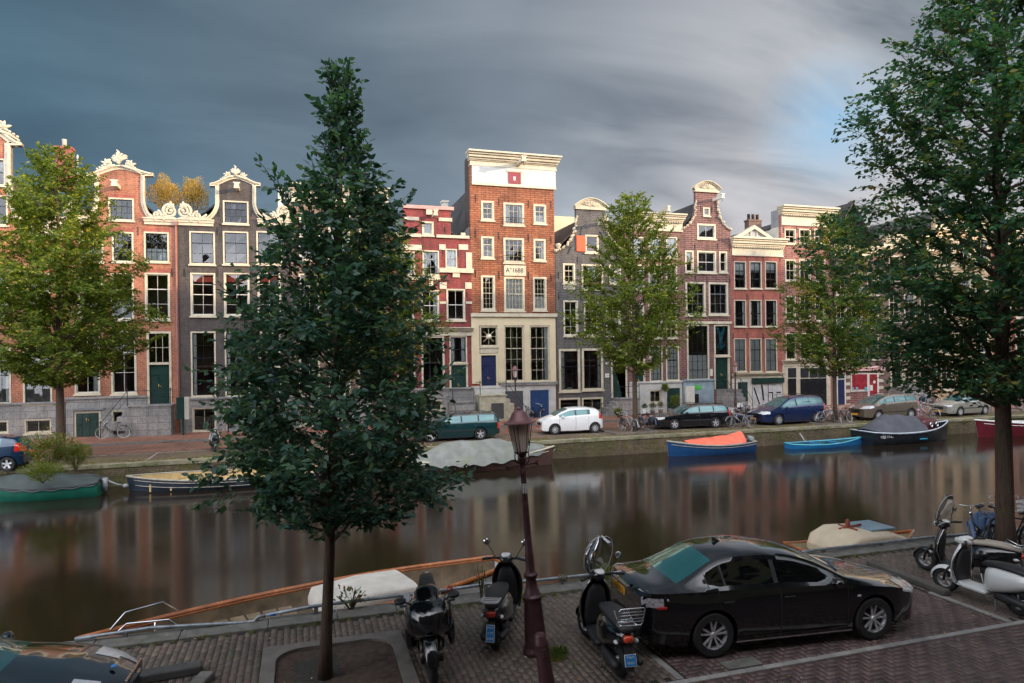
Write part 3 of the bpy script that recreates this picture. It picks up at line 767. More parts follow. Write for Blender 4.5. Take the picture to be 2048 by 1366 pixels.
# ---------------------------------------------------------------- 0  tall red house cut by the left edge
H = House('tall red brick house with white carved bell gable, cut off by the left photo edge', -190, 128, brA); H.lint = brG
for (xl, xr) in ((-150, -100), (-58, 12)): pass
H.win(-52, 11, 316, 370, 3, 2, sash=darkgreen)
H.win(-48, 16, 390, 450, 3, 3, sash=darkgreen)
for (xl, xr) in ((-128, -82), (-50, 16), (52, 100)): H.win(xl, xr, 545, 640, 2, 3, sash=darkgreen)
for (xl, xr) in ((-128, -82), (-34, 22), (46, 104)): H.win(xl, xr, 694, 808, 3, 4, sash=darkgreen)
T0 = bellpts(H, -28, (-98, 44), 292, 246, (-80, 22), 335, (-140, 82), 0, -190, 128, 470)
H.finish(T0, ridge=H.Zp(-28, 330), eave=H.Zp(100, 480), roofm=tile)
H.band('gable_moulding', T0[1:-1], .32)
crest(H, H.X(-28, 280), H.Zp(-28, 250), 1.1)
scroll_foot(H, H.X(82, 465), H.X(128, 465), H.Zp(105, 470), 1)
def plinth(H, xl, xr, yt, m=plinthm, out=.10, holes=(), name='plinth', opens=()):
    a, b = H.X(xl), H.X(xr); zt = H.Zp((xl+xr)/2, yt)
    q = MB(); hs = []
    for (hl, hr, ht, hb) in tuple(holes)+tuple(opens):
        p0, p1, p2, p3 = H.rect(hl, hr, ht, hb); hs.append([(p0, max(p2, .06)), (p1, max(p2, .06)), (p1, p3), (p0, p3)])
    q.prism([(a, -.08), (b, -.08), (b, zt), (a, zt)], -out, -.004, hs)
    o = q.build(name, m, H.root); MB().box(a-.02, b+.02, -out-.09, -.002, zt+.002, zt+.13).build('plinth_ledge', m, o, bevel=.01)
    for h in holes:
        w = H.win(h[0], h[1], h[2], h[3], 2, 1, cur='none', rail=False, lint=False, fw=.07)
        w.location.y = -out*.5
    return o
LI = House.lint
House.lint = None
plinth(H, -190, 128, 812, holes=((50, 104, 838, 866), (-60, 18, 842, 868)))
# ---------------------------------------------------------------- 1  red bell gable
H = House('red brick house with shell-crowned white bell gable, left of the blackish one', 128, 357, brA); H.lint = brG
H.win(217, 268, 396, 441, 4, 3, sash=blackpaint, cur='none')
for x in ((158, 207), (224, 267), (288, 338)): H.win(x[0], x[1], 464, 524, 4, 3, sash=blackpaint)
for x in ((156, 206), (222, 268), (290, 340)): H.win(x[0], x[1], 546, 640, 2, 3, sash=white)
for x in ((149, 200), (222, 273)): H.win(x[0], x[1], 662, 788, 2, 3, sash=white)
H.door(294, 343, 663, 808, darkgreen, transom=727, panels=1)
T1 = bellpts(H, 240, (174, 307), 353, 331, (190, 290), 395, (160, 322), 0, 128, 357, 441)
H.finish(T1, ridge=H.Zp(240, 360), eave=H.Zp(240, 470), roofm=tile)
H.band('gable_moulding', T1[1:-1], .24)
crest(H, H.X(238, 325), H.Zp(238, 327), .80, asym=.6)
scroll_foot(H, H.X(128), H.X(178, 440), H.Zp(150, 441), -1); scroll_foot(H, H.X(288, 440), H.w, H.Zp(322, 441), 1)
H.hoist(237, 375, L=1.0, w=.36)
H.anchors([(276, 462), (212, 462), (344, 545), (276, 540), (212, 540)], .5)
H.lint = None
plinth(H, 130, 292, 797, out=.12, holes=((224, 272, 820, 862),), opens=((148, 203, 822, 874),))
H.door(148, 203, 822, 876, darkgreen, panels=3, fm=cream).location.y = -.13
MB().box(H.X(150)-.1, H.X(203)+.1, -.22, -.125, H.Zp(175, 820), H.Zp(175, 816)).build('ledge', leadm, H.root)
stoop(H, 262, 347, 808, 873, 1.25, 5, -1)
MB().tube([(H.w-.08, -.09, H.Zp(355, 448)), (H.w-.08, -.09, .9)], .055, 8).box(H.w-.2, H.w+.04, -.2, -.02, H.Zp(355, 452), H.Zp(355, 444)).build('drainpipe', mat('pink_drainpipe', (.25, .12, .11), .5), H.root)
# ---------------------------------------------------------------- 2  black-brown bell gable
H = House('blackish brown brick house with white bell gable, right of the red one', 358, 583, brB); H.lint = brB
H.win(446, 497, 402, 448, 4, 3, sash=blackpaint, cur='none')
for x in ((379, 430), (446, 497), (513, 564)): H.win(x[0], x[1], 463, 529, 2, 3, sash=blackpaint, cur='none')
for x in ((381, 431), (448, 499), (515, 562)): H.win(x[0], x[1], 546, 632, 2, 4, sash=white, cur='none')
for x in ((382, 432), (450, 500)): H.win(x[0], x[1], 663, 793, 2, 5, sash=blackpaint, cur='left')
H.door(518, 562, 663, 812, navy, transom=733, panels=1)
T2 = bellpts(H, 470, (420, 521), 373, 351, (431, 512), 405, (392, 548), 0, 358, 583, 441)
H.finish(T2, ridge=H.Zp(470, 380), eave=H.Zp(470, 465))
H.band('gable_moulding', T2[1:-1], .22)
crest(H, H.X(471, 348), H.Zp(471, 350), .60)
scroll_foot(H, 0, H.X(428, 440), H.Zp(393, 443), -1); scroll_foot(H, H.X(515, 440), H.w, H.Zp(548, 443), 1)
H.hoist(476, 379, L=1.0, w=.34)
H.anchors([(435, 545), (369, 545), (435, 462), (503, 545), (437, 425), (503, 425)], .5)
H.lint = None
for (xa, ya, xb, yb) in ((384, 549, 428, 562), (451, 549, 496, 562), (518, 549, 559, 562)):
    H.box('orange_blind', xa+3, xb-3, ya+4, yb+2, .13, .15, orange)
plinth(H, 358, 583, 797, out=.12, holes=((385, 433, 815, 863), (452, 498, 815, 863)))
stoop(H, 505, 572, 812, 870, 1.2, 5, -1)
# ---------------------------------------------------------------- 3  house behind the near tree
H = House('brown brick house with flat cream cornice, mostly hidden behind the big near tree', 583, 775, brI, side=palewall); H.lint = None
for (yt, yb) in ((428, 520), (548, 636)):
    for x in ((598, 640), (657, 701), (718, 760)): H.win(x[0], x[1], yt, yb, 2, 4, sash=white)
for x in ((598, 640), (657, 701)): H.win(x[0], x[1], 668, 790, 2, 5)
H.door(716, 762, 668, 806, navy, transom=725)
zt = H.Zp(680, 382)
H.finish([(0, zt), (H.w, zt)], eave=zt-.1, ridge=None)
H.cornice(578, 780, 374, 408, out=.5)
H.box('attic_box', 556, 580, 372, 452, .2, 3, palewall)
plinth(H, 583, 775, 797, out=.12, holes=((600, 640, 812, 850),))
# ---------------------------------------------------------------- 4  crimson neo-renaissance
H = House('crimson brick house with cream stone bands and stepped parapet', 775, 943, brC, side=greywall)
H.win(845, 878, 501, 551, 2, 3, sash=zinc, cur='sides'); H.win(891, 914, 498, 536, 2, 2, sash=zinc, cur='full'); H.win(800, 830, 503, 551, 2, 3, sash=zinc)
H.win(844, 867, 443, 471, 1, 1, fw=.12, cur='full')
H.win(893, 930, 578, 641, 2, 2, sash=white, cur='none'); H.win(842, 878, 580, 642, 2, 2, sash=white, cur='right'); H.win(795, 828, 580, 642, 2, 2)
H.win(843, 889, 672, 781, 3, 4, sash=blackpaint, cur='none', fw=.12); H.win(795, 830, 672, 782, 2, 4, sash=blackpaint)
H.win(899, 934, 672, 726, 3, 2, sash=blackpaint, cur='sides')
H.door(899, 936, 727, 802, darkgreen, panels=1)
pt = lambda x, y: (H.X(x, y), H.Zp(x, y))
zs = H.Zp(858, 470); zt = H.Zp(858, 416)
zr = H.Zp(905, 476)
H.finish([(0, zr), (H.X(809), zr), (H.X(809), zt), (H.X(904), zt), (H.X(904), zr), (H.w, zr)], ridge=H.Zp(858, 430), eave=H.Zp(905, 490))
def bandbox(H, xl, xr, yt, yb, out=.08, m=None, name='stone_band', y1=-.002): return H.box(name, xl, xr, yt, yb, -out, y1, m or H.trim, bevel=.01)
bandbox(H, 806, 907, 412, 419, .14, pinkst := mat('pink_stone', (.46, .26, .23), .7)); bandbox(H, 809, 838, 434, 441); bandbox(H, 877, 904, 436, 443)
bandbox(H, 852, 864, 419, 430, .12); bandbox(H, 783, 842, 467, 474, .16); bandbox(H, 872, 938, 471, 477, .16); bandbox(H, 921, 930, 466, 472, .12)
for (xl, xr) in ((783, 843), (878, 891), (917, 936)): bandbox(H, xl, xr, 489, 500, .06)
bandbox(H, 878, 946, 537, 546, .18); bandbox(H, 783, 880, 553, 560, .12)
bandbox(H, 905, 919, 546, 555, .10); bandbox(H, 930, 943, 565, 578, .06); bandbox(H, 879, 893, 565, 578, .06); bandbox(H, 858, 866, 562, 572, .1)
for (xl, xr) in ((879, 892), (932, 944)): bandbox(H, xl, xr, 603, 608, .05)
H.cornice(777, 946, 655, 671, out=.3, dent=False, fascia=.45)
H.hoist(866, 432, L=1.0, w=.3)
H.anchors([(886, 505), (916, 508), (886, 560), (934, 590), (890, 460)], .45)
plinth(H, 777, 943, 780, m=plinthm, out=.12, holes=((843, 884, 800, 822), (796, 832, 800, 822)))
stoop(H, 895, 940, 802, 838, .9, 4, 0)
H.box('gable_scroll', 932, 944, 505, 541, -.05, .1, H.trim)
# ---------------------------------------------------------------- 5  the 1688 house
H = House('tallest orange brick house with flat white attic, cream ground floor and a 1688 stone', 943, 1111, brD, side=greywall, depth=15)
f = dict(fw=.13)
H.win(962, 988, 402, 441, 2, 3, cur='none', **f); H.win(1007, 1048, 406, 451, 4, 3, cur='sides', rail=False, **f); H.win(1067, 1092, 409, 448, 2, 3, cur='half', **f)
H.win(962, 988, 473, 517, 2, 3, cur='left', **f); H.win(1007, 1048, 476, 526, 4, 4, cur='none', rail=False, **f); H.win(1067, 1091, 478, 522, 2, 3, cur='right', **f)
H.win(962, 990, 551, 621, 3, 6, cur='none', **f); H.win(1008, 1049, 554, 622, 5, 6, cur='full', **f); H.win(1066, 1093, 554, 621, 3, 6, cur='half', **f)
H.win(1009, 1048, 652, 763, 3, 5, cur='none', fw=.06); H.win(1060, 1099, 652, 763, 3, 5, cur='right', fw=.06)
H.door(959, 996, 707, 788, navy, panels=2, fm=creamwall)
w = H.win(960, 995, 653, 693, 2, 2, cur='none', rail=False, fw=.06)
q = MB(); xa, xb, za, zb = H.rect(963, 992, 656, 690); xm, zm = (xa+xb)/2, (za+zb)/2
for k in range(8): a = k*math.pi/4; q.tube([(xm, .03, zm), (xm+math.cos(a)*.5, .03, zm+math.sin(a)*.5)], .02, 5)
q.lathe([(.02, -.02), (.2, .0), (.2, .04)], (xm, 0, zm), 14, axis='y'); q.build('star_tracery', H.trim, w)
MB().ball((xm+.03, -.10, zm-.02), .15, 14).build('lamp_globe', mat('opal_glass', (.75, .68, .52), .3, var=.03), w, smooth=True)
zt = H.Zp(1027, 316)
H.finish([(0, zt), (H.w, zt)], eave=H.Zp(1027, 455), ridge=H.Zp(993, 328), front=1.3, rx=.30)
ao = MB().box(.012, .24, .262, 1.5, H.Zp(943, 456), zt-.02).box(H.w-.24, H.w-.012, .262, 1.5, H.Zp(943, 456), zt-.02).box(.24, H.w-.24, 1.26, 1.5, H.Zp(943, 456), zt-.03).build('attic_side', brB, H.root)
MB().box(.02, H.w-.02, .27, 1.5, zt-.012, zt+.06).build('attic_roof', leadm, H.root)
ab = H.box('attic_band', 943.5, 1110.5, 333, 371, -.07, -.003, mat('attic_white', (.50, .50, .48), .6, var=.04, scale=1.5))
H.cornice(936, 1115, 310, 336, out=.62, fascia=.34, dent=False)
bandbox(H, 943, 1111, 370, 375, .13)
hd = H.box('hatch', 1016, 1040, 345, 368, -.12, -.071, mat('dark_red_shutter', (.25, .03, .045), .5)); H.box('hatch_frame', 1013, 1043, 342, 345, -.13, -.072, H.trim); H.box('hatch_frame', 1040.5, 1043, 345, 368, -.13, -.072, H.trim)
MB().prism([(H.X(1028, 358)-.06, H.Zp(1028, 362)), (H.X(1028, 358)+.06, H.Zp(1028, 362)), (H.X(1028, 358)+.1, H.Zp(1028, 354)), (H.X(1028, 358)-.1, H.Zp(1028, 354))], -.13, -.121).build('emblem', white, hd)
H.hoist(1034, 330, L=1.55, w=.36)
sg = H.box('year_stone', 1007.5, 1051, 531, 552, -.10, -.002, H.trim, bevel=.01)
ux = H.X(1029.5); text('year_lettering', "A\u00b01688", .46, blackm, sg, (ux, -.106, H.Zp(1029, 541.5)), sx=.92)
for (xl, xr, y) in ((1006, 1049, 437), (1006, 1049, 513)):
    q = MB(); a, b = H.X(xl), H.X(xr); z1 = H.Zp(1028, y); z0 = z1-.32
    for z in (z0, z1): q.tube([(a, -.02, z), (a, -.28, z), (b, -.28, z), (b, -.02, z)], .017, 5)
    for i in range(4): x = a+(b-a)*i/3; q.tube([(x, -.28, z0), (x, -.28, z1)], .014, 5)
    q.build('balcony_rail', blackm, H.root)
H.anchors([(951, 397), (998, 404), (1057, 408), (1102, 410), (951, 467), (998, 472), (1057, 476), (1102, 480), (951, 547), (998, 550), (1057, 552), (1102, 555)], .55)
bandbox(H, 941, 1113, 627, 634, .20); 
g = MB(); a, b, c, d = H.rect(943, 1111, 634, 765)
hs = [[(H.rect(*r)[0], H.rect(*r)[2]), (H.rect(*r)[1], H.rect(*r)[2]), (H.rect(*r)[1], H.rect(*r)[3]), (H.rect(*r)[0], H.rect(*r)[3])] for r in ((959, 996, 651, 789), (1008.5, 1048.5, 651, 764), (1059.5, 1099.5, 651, 764))]
g.prism([(a, c-.02), (hs[0][0][0], c-.02), (hs[0][0][0], d-.6), (hs[0][1][0], d-.6), (hs[0][1][0], c-.02), (b, c-.02), (b, d), (a, d)], -.06, -.003, hs[1:])
g.build('ground_floor_front', creamwall, H.root)
MB().box(H.rect(960, 995, 694, 706)[0], H.rect(960, 995, 694, 706)[1], -.05, .1, H.Zp(978, 706), H.Zp(978, 694)).build('door_panel', H.trim, H.root)
MB().box(H.X(998), H.w+.02, -.2, -.003, H.Zp(1060, 770), H.Zp(1060, 764)).build('plinth_ledge', plinthm, H.root)
greyplast = mat('grey_white_plaster', (.46, .45, .43), .8, var=.15, scale=1.2, stain=((.2, .19, .18), 1.6, .6))
q = MB(); a, b, c, d = H.rect(943, 1111, 770, 836)
r1_, r2_ = H.rect(1060, 1097, 780, 836), H.rect(1010, 1046, 782, 836)
q.prism([(a, -.05), (r2_[0], -.05), (r2_[0], r2_[3]), (r2_[1], r2_[3]), (r2_[1], -.05), (r1_[0], -.05), (r1_[0], r1_[3]), (r1_[1], r1_[3]), (r1_[1], -.05), (b, -.05), (b, d), (a, d)], -.09, -.003)
q.build('basement_front', greyplast, H.root)
MB().box(r1_[0], r1_[1], -.045, -.004, .0, r1_[3]).box((r1_[0]+r1_[1])/2-.01, (r1_[0]+r1_[1])/2+.01, -.06, -.04, 0, r1_[3]).build('basement_door', mat('blue_door', (.018, .05, .14), .35), H.root)
MB().box(r2_[0], r2_[1], -.04, -.004, .0, r2_[3]).build('basement_door', mat('slate_door', (.06, .07, .08), .5), H.root)
st = stoop(H, 948, 1000, 788, 838, 1.25, 5, 1, m=mat('mossy_stone', (.40, .37, .28), .85, var=.2, scale=2, stain=((.22, .22, .05), 3, .55)))
H.box('basement_grille', 973, 997, 804, 834, -1.3, -1.252, mat('grille', (.05, .05, .05), .6))
# ---------------------------------------------------------------- 6  slate grey neck gable, orange shutter
H = House('slate grey brick house with curved gable, open orange shutter and ANNO stone', 1112, 1252, brE, trim=cream); H.lint = None
w = H.win(1170, 1197, 470, 506, 1, 1, cur='none', rail=False, fw=.12)
H.box('shutter', 1152.5, 1170, 472, 503, -.09, -.045, orange); H.box('orange_blind', 1174, 1191, 491, 499, .14, .16, orange)
H.win(1126, 1150, 527, 567, 2, 3, cur='none', fw=.12); H.win(1163, 1206, 529, 579, 4, 3, cur='none', fw=.13, sash=darkgreen, rail=False); H.win(1218, 1241, 530, 568, 2, 3)
H.box('orange_blind', 1168, 1200, 564, 570, .14, .16, orange)
H.win(1127, 1156, 601, 672, 2, 4, cur='none', fw=.10, sash=white); H.win(1168, 1197, 603, 672, 2, 4, cur='none', fw=.10, sash=white); H.win(1212, 1241, 603, 672, 2, 4)
H.win(1118, 1160, 698, 783, 3, 5, cur='left', fw=.15, sash=blackpaint); H.win(1164, 1206, 697, 780, 3, 5, cur='right', fw=.15, sash=blackpaint)
H.door(1222, 1254, 699, 795, darkgreen, transom=731, panels=1, fw=.13)
pt = lambda x, y: (H.X(x, y), H.Zp(x, y))
gl = [(1112, 501), (1124, 497), (1133, 491), (1141, 480), (1147, 466), (1151, 448), (1152, 430)]
gr = [(1210, 430), (1211, 448), (1216, 466), (1222, 480), (1230, 491), (1240, 498), (1252, 502)]
arch = [(1148, 414)]+[(1148+66*t, 414-16*math.sin(math.pi*t)**.8) for t in (.08, .2, .35, .5, .65, .8, .92)]+[(1214, 414)]
gl_ = [pt(*p) for p in gl]; gl_[0] = (0, gl_[0][1]); gr_ = [pt(*p) for p in gr]; gr_[-1] = (H.w, gr_[-1][1])
top = gl_+[(H.X(1152, 420), H.Zp(1181, 414)), (H.X(1210, 420), H.Zp(1181, 414))]+gr_
H.finish(top, ridge=H.Zp(1181, 432), eave=H.Zp(1181, 505), roofm=tilebrown)
ca = [(H.X(1148+66*t, 410), H.Zp(1181, 414-16*max(0, math.sin(math.pi*t))**.8)) for t in np.linspace(0, 1, 15)]
ped = MB().prism([(H.X(1150, 414), H.Zp(1181, 414))]+[(x, z-.04) for x, z in ca[1:-1]]+[(H.X(1212, 414), H.Zp(1181, 414))], -.1, .3).box(H.X(1150, 414), H.X(1212, 414), -.14, .3, H.Zp(1181, 420), H.Zp(1181, 414)).build('pediment', stone, H.root)
H.band('pediment_moulding', ca, .16, y0=-.22, m=H.trim, off=.05)
c = MB()
for k in range(7): a = R(25+k*21.5); c.tube([(H.X(1181, 410), -.11, H.Zp(1181, 413)), (H.X(1181, 410)+math.cos(a)*.75, -.13, H.Zp(1181, 413)+math.sin(a)*.33)], [.05, .06], 6)
c.build('carving', stone, ped, smooth=True)
def rope(H, pts, r=.13, n=3, m=None, name='gable_carving'):
    c = MB(); P_ = [pt(*p) for p in pts]
    for i in range(len(P_)-1):
        (a, b), (e, g) = P_[i], P_[i+1]; L = math.hypot(e-a, g-b); k = max(1, int(L/(r*.9)))
        for j in range(k):
            t = j/k; q = r*random.uniform(.45, 1.15); c.ball((a+(e-a)*t+random.uniform(-.07, .07), -.06+random.uniform(-.03, .03), b+(g-b)*t+random.uniform(-.03, .03)), (q, q*1.1, q), 7)
    return c.build(name, m or stone, H.root, smooth=True)
rope(H, gl); rope(H, gr)
c = MB().lathe([(.1, 0), (.13, .05), (.06, .12), (.2, .32), (.22, .42), (.14, .46), (.16, .5)], (H.X(1116.5, 497), 0, H.Zp(1116, 501)), 12); c.build('vase', stone, H.root, smooth=True)
c = MB().lathe([(.1, 0), (.13, .05), (.06, .12), (.2, .32), (.22, .42), (.14, .46), (.16, .5)], (H.X(1248, 500), 0, H.Zp(1248, 502)), 12); c.build('vase', stone, H.root, smooth=True)
H.hoist(1198, 448, L=1.35, w=.3)
an = H.box('year_stone', 1127, 1149.5, 571, 579, -.05, -.002, H.trim); text('lettering', 'ANNO', .27, blackm, an, (H.X(1138), -.056, H.Zp(1138, 575)), sx=.95)
H.anchors([(1117, 550), (1156, 545), (1117, 592), (1161, 592), (1155, 521), (1210, 590)], .5)
for (xa, ya, xb, yb) in ((1163, 452, 1161, 470), (1199, 463, 1212, 485), (1214, 492, 1224, 505), (1142, 493, 1135, 508)):
    MB().tube([(H.X(xa, ya), -.03, H.Zp(xa, ya)), (H.X(xb, yb), -.03, H.Zp(xb, yb))], .025, 4).build('wall_anchor', blackm, H.root)
H.win(1118, 1160, 796, 822, 1, 1, cur='none', fw=.10, rail=False); H.win(1164, 1206, 795, 824, 2, 1, cur='none', fw=.10, rail=False)
np_ = H.box('nameplate', 1210, 1218, 747, 755, -.03, -.002, white); text('lettering', 'B. EN B.', .06, blackm, np_, (H.X(1214), -.034, H.Zp(1214, 751)))
hn = H.box('house_number', 1211, 1217, 725, 729, -.03, -.002, white); text('lettering', '14', .10, blackm, hn, (H.X(1214), -.034, H.Zp(1214, 727)))
stoop(H, 1222, 1262, 795, 835, 1.2, 5, -1)
# ---------------------------------------------------------------- 7  purple-brown cornice house behind the middle tree
H = House('purple brown brick house with cream cornice, behind the tree right of the white car', 1252, 1361, brF, side=brF)
for x in ((1262, 1288), (1297, 1324), (1332, 1354)): H.win(x[0], x[1], 474, 516, 2, 2, cur='full')
for x in ((1262, 1288), (1297, 1324), (1332, 1354)): H.win(x[0], x[1], 529, 580, 2, 3, cur='half')
for x in ((1262, 1288), (1297, 1324), (1332, 1354)): H.win(x[0], x[1], 607, 676, 2, 4)
H.win(1299, 1325, 692, 763, 3, 5, cur='full', sash=blackpaint); H.win(1332, 1358, 692, 761, 3, 5, cur='full', sash=blackpaint)
H.door(1266, 1290, 692, 790, darkgreen, transom=725, panels=1)
zt = H.Zp(1306, 430)
H.finish([(0, zt), (H.w, zt)], eave=H.Zp(1306, 450), ridge=H.Zp(1306, 418), front=.1)
H.cornice(1251, 1367, 427, 461, out=.45, fascia=.55)
plinth(H, 1256, 1361, 766, m=greyplast, out=.10, holes=((1298, 1322, 780, 806),))
H.box('basement_door', 1333, 1358, 776, 829, -.14, -.101, darkgreen)
H.hoist(1321, 424, L=1.2, w=.25, m=H.trim)
# ---------------------------------------------------------------- 8  brown neck gable
H = House('brown brick house with a tall narrow neck gable under a round scallop pediment', 1361, 1463, brF, side=brF)
H.win(1394, 1431, 448, 478, 2, 1, cur='none', fw=.13, rail=False, sash=white); H.win(1406, 1419.5, 415, 432, 1, 1, fw=.10, cur='none', rail=False)
H.win(1370, 1387, 501, 545, 1, 2, cur='blind', fw=.12); H.win(1394, 1432, 502, 546, 2, 2, cur='none', fw=.12, sash=white); H.win(1438, 1454, 503, 545, 1, 2, fw=.12, cur='none')
H.win(1371, 1411, 564, 631, 3, 3, cur='none', fw=.14, sash=leadm); H.win(1417, 1456, 565, 630, 3, 3, cur='none', fw=.14, sash=leadm)
H.win(1374, 1418, 649, 760, 4, 6, cur='half', fw=.11, sash=blackpaint)
H.door(1428, 1459, 712, 778, darkgreen, panels=1)
w = H.win(1428, 1459, 649, 712, 3, 3, cur='none', fw=.12, sash=blackpaint, rail=False)
tq = mat('turquoise_stained_glass', (.02, .28, .34), .4, var=.5, scale=5)
x0_, x1_, z0_, z1_ = H.rect(1432, 1455, 655, 700)
MB().prism([(x0_+.1, z0_+.3), ((x0_+x1_)/2, z0_), (x1_-.1, z0_+.3), ((x0_+x1_)/2+.1, z0_+.7), (x1_-.1, z1_), (x1_-.35, z1_), ((x0_+x1_)/2, z1_-.5), (x0_+.35, z1_), (x0_+.1, z1_), ((x0_+x1_)/2-.1, z0_+.7)], .12, .125).build('stained_glass', tq, w)
pt = lambda x, y: (H.X(x, y), H.Zp(x, y))
gl = [(1361.5, 459), (1372, 454), (1381, 446), (1387, 434), (1390, 418), (1391, 400)]
gr = [(1434, 400), (1435, 418), (1439, 434), (1446, 448), (1454, 456), (1463, 461)]
gl_ = [pt(*p) for p in gl]; gl_[0] = (0, gl_[0][1]); gr_ = [pt(*p) for p in gr]; gr_[-1] = (H.w, gr_[-1][1])
top = gl_+[(H.X(1391, 390), H.Zp(1412, 380)), (H.X(1434, 390), H.Zp(1412, 380))]+gr_
H.finish(top, ridge=H.Zp(1412, 402), eave=H.Zp(1412, 470))
ca = [(H.X(1385.5+54*t, 378), H.Zp(1412, 379-15*max(0, math.sin(math.pi*t))**.75)) for t in np.linspace(0, 1, 15)]
ped = MB().prism([(H.X(1388, 379), H.Zp(1412, 379))]+[(x, z-.04) for x, z in ca[1:-1]]+[(H.X(1438, 379), H.Zp(1412, 379))], -.1, .3).box(H.X(1389, 379), H.X(1437, 379), -.14, .3, H.Zp(1412, 385), H.Zp(1412, 379)).build('pediment', stone, H.root)
H.band('pediment_moulding', ca, .15, y0=-.25, m=stone, off=.05)
c = MB()
for k in range(9): a = R(15+k*18.75); c.tube([(H.X(1412, 378), -.11, H.Zp(1412, 378)), (H.X(1412, 378)+math.cos(a)*.62, -.13, H.Zp(1412, 378)+math.sin(a)*.36)], [.03, .06], 6)
c.build('carving', stone, ped, smooth=True)
rope(H, gl, .12); rope(H, gr, .12)
H.hoist(1426, 400, L=1.3, w=.26, m=palewall)
H.anchors([(1390, 493), (1435, 493), (1459, 497), (1390, 555), (1414, 560), (1459, 560), (1402, 418), (1424, 418)], .5)
bandbox(H, 1368, 1462, 643, 648, .12)
gb = mat('blue_grey_paint', (.22, .29, .34), .7, var=.2, scale=1.5)
plinth(H, 1363, 1424, 762, m=gb, out=.10)
H.box('utility_cabinet', 1368, 1385, 772, 806, -.3, -.105, white)
H.box('doorway', 1385, 1396, 788, 806, -.12, -.103, blackpaint); 
H.box('green_sign', 1385, 1401, 770, 779, -.13, -.103, mat('green_sign', (.08, .42, .08), .5))
ng = H.box('nameplate', 1420, 1425, 738, 752, -.03, -.002, white)
stoop(H, 1430, 1460, 778, 820, 1.3, 5, 0)
# ---------------------------------------------------------------- 9  salmon red, triangular pediment
H = House('smooth salmon red brick house with small triangular pediment and a graffitied roller shutter', 1463, 1564, brG, side=brF)
for (yt, yb, n) in ((523, 577, 3), (600, 653, 2), (677, 743, 3)):
    for x in ((1468, 1492), (1499, 1523), (1530, 1554)): H.win(x[0], x[1], yt, yb, 2, n, fw=.06, sash=blackpaint, cur='full' if n == 3 and yt > 600 else ('sides' if n == 2 else 'blind'))
zt = H.Zp(1513, 480)
H.finish([(0, zt), (H.w, zt)], eave=H.Zp(1513, 500), ridge=H.Zp(1513, 462), front=.1)
co = H.cornice(1461, 1568, 477, 512, out=.5, fascia=.5)
q = MB(); xa, xb, xm_ = H.X(1467, 475), H.X(1550, 475), H.X(1509, 470); z0_ = H.Zp(1509, 477); z1_ = H.Zp(1509, 450)
q.prism([(xa, z0_), (xb, z0_), (xm_, z1_)], -.06, .5, [[(xa+.75, z0_+.14), (xb-.75, z0_+.14), (xm_, z1_-.30)]])
q.build('pediment', H.trim, H.root, bevel=.01)
MB().prism([(xa+.3, z0_+.03), (xb-.3, z0_+.03), (xm_, z1_-.13)], .12, .2).build('pediment_panel', zinc, H.root)
q = MB(); q.box(xm_-.32, xm_-.26, .05, .12, z0_+.12, z0_+.72); q.box(xm_+.26, xm_+.32, .05, .12, z0_+.12, z0_+.72); q.build('pediment_window_bars', H.trim, H.root)
H.anchors([(1494, 516), (1526, 516), (1466, 517), (1560, 518), (1494, 593), (1526, 593), (1560, 594), (1466, 672), (1494, 672), (1526, 672), (1560, 672)], .45)
H.cornice(1463, 1565, 746, 756, out=.25, fascia=.4, dent=False, name='shop_cornice')
H.box('shop_front', 1464, 1564, 756, 822, -.06, -.003, palewall)
H.box('door', 1475, 1494, 764, 814, -.10, -.061, darkgreen)
rs = mat('shutter_metal', (.62, .62, .62), .5, var=.15, scale=2)
q = MB(); a, b, c, d = H.rect(1504, 1562, 767, 815); z = c
while z < d: q.box(a, b, -.125, -.09, z, z+.075); z += .095
sh = q.build('roller_shutter', rs, H.root); MB().box(a, b, -.10, -.062, c, d).build('shutter_back', blackpaint, H.root)
H.box('shop_sign', 1502, 1564, 755.5, 766, -.30, -.062, darkgreen)
q = MB(); zz = (d+c)/2
def stroke(q, pts, w, y=-.132):
    for i in range(len(pts)-1):
        (ax, az), (bx, bz) = pts[i], pts[i+1]; L = math.hypot(bx-ax, bz-az); nx, nz = -(bz-az)/L*w/2, (bx-ax)/L*w/2
        q.add([(ax+nx, y, az+nz), (ax-nx, y, az-nz), (bx-nx, y, bz-nz), (bx+nx, y, bz+nz)], [(0, 1, 2, 3)])
fx = lambda t: a+(b-a)*t; fz = lambda t: c+(d-c)*t
stroke(q, [(fx(.03), fz(.86)), (fx(.22), fz(.15))], .12); stroke(q, [(fx(.30), fz(.97)), (fx(.36), fz(.30))], .15); stroke(q, [(fx(.52), fz(1)), (fx(.52), fz(.0))], .06, -.134)
stroke(q, [(fx(.54), fz(.62)), (fx(.68), fz(.62))], .1); stroke(q, [(fx(.67), fz(.62)), (fx(.67), fz(.2))], .1, -.134); stroke(q, [(fx(.8), fz(.62)), (fx(.96), fz(.62))], .1); stroke(q, [(fx(.81), fz(.55)), (fx(.81), fz(.1))], .05, -.134)
q.build('graffiti', blackpaint, sh, fix=False)
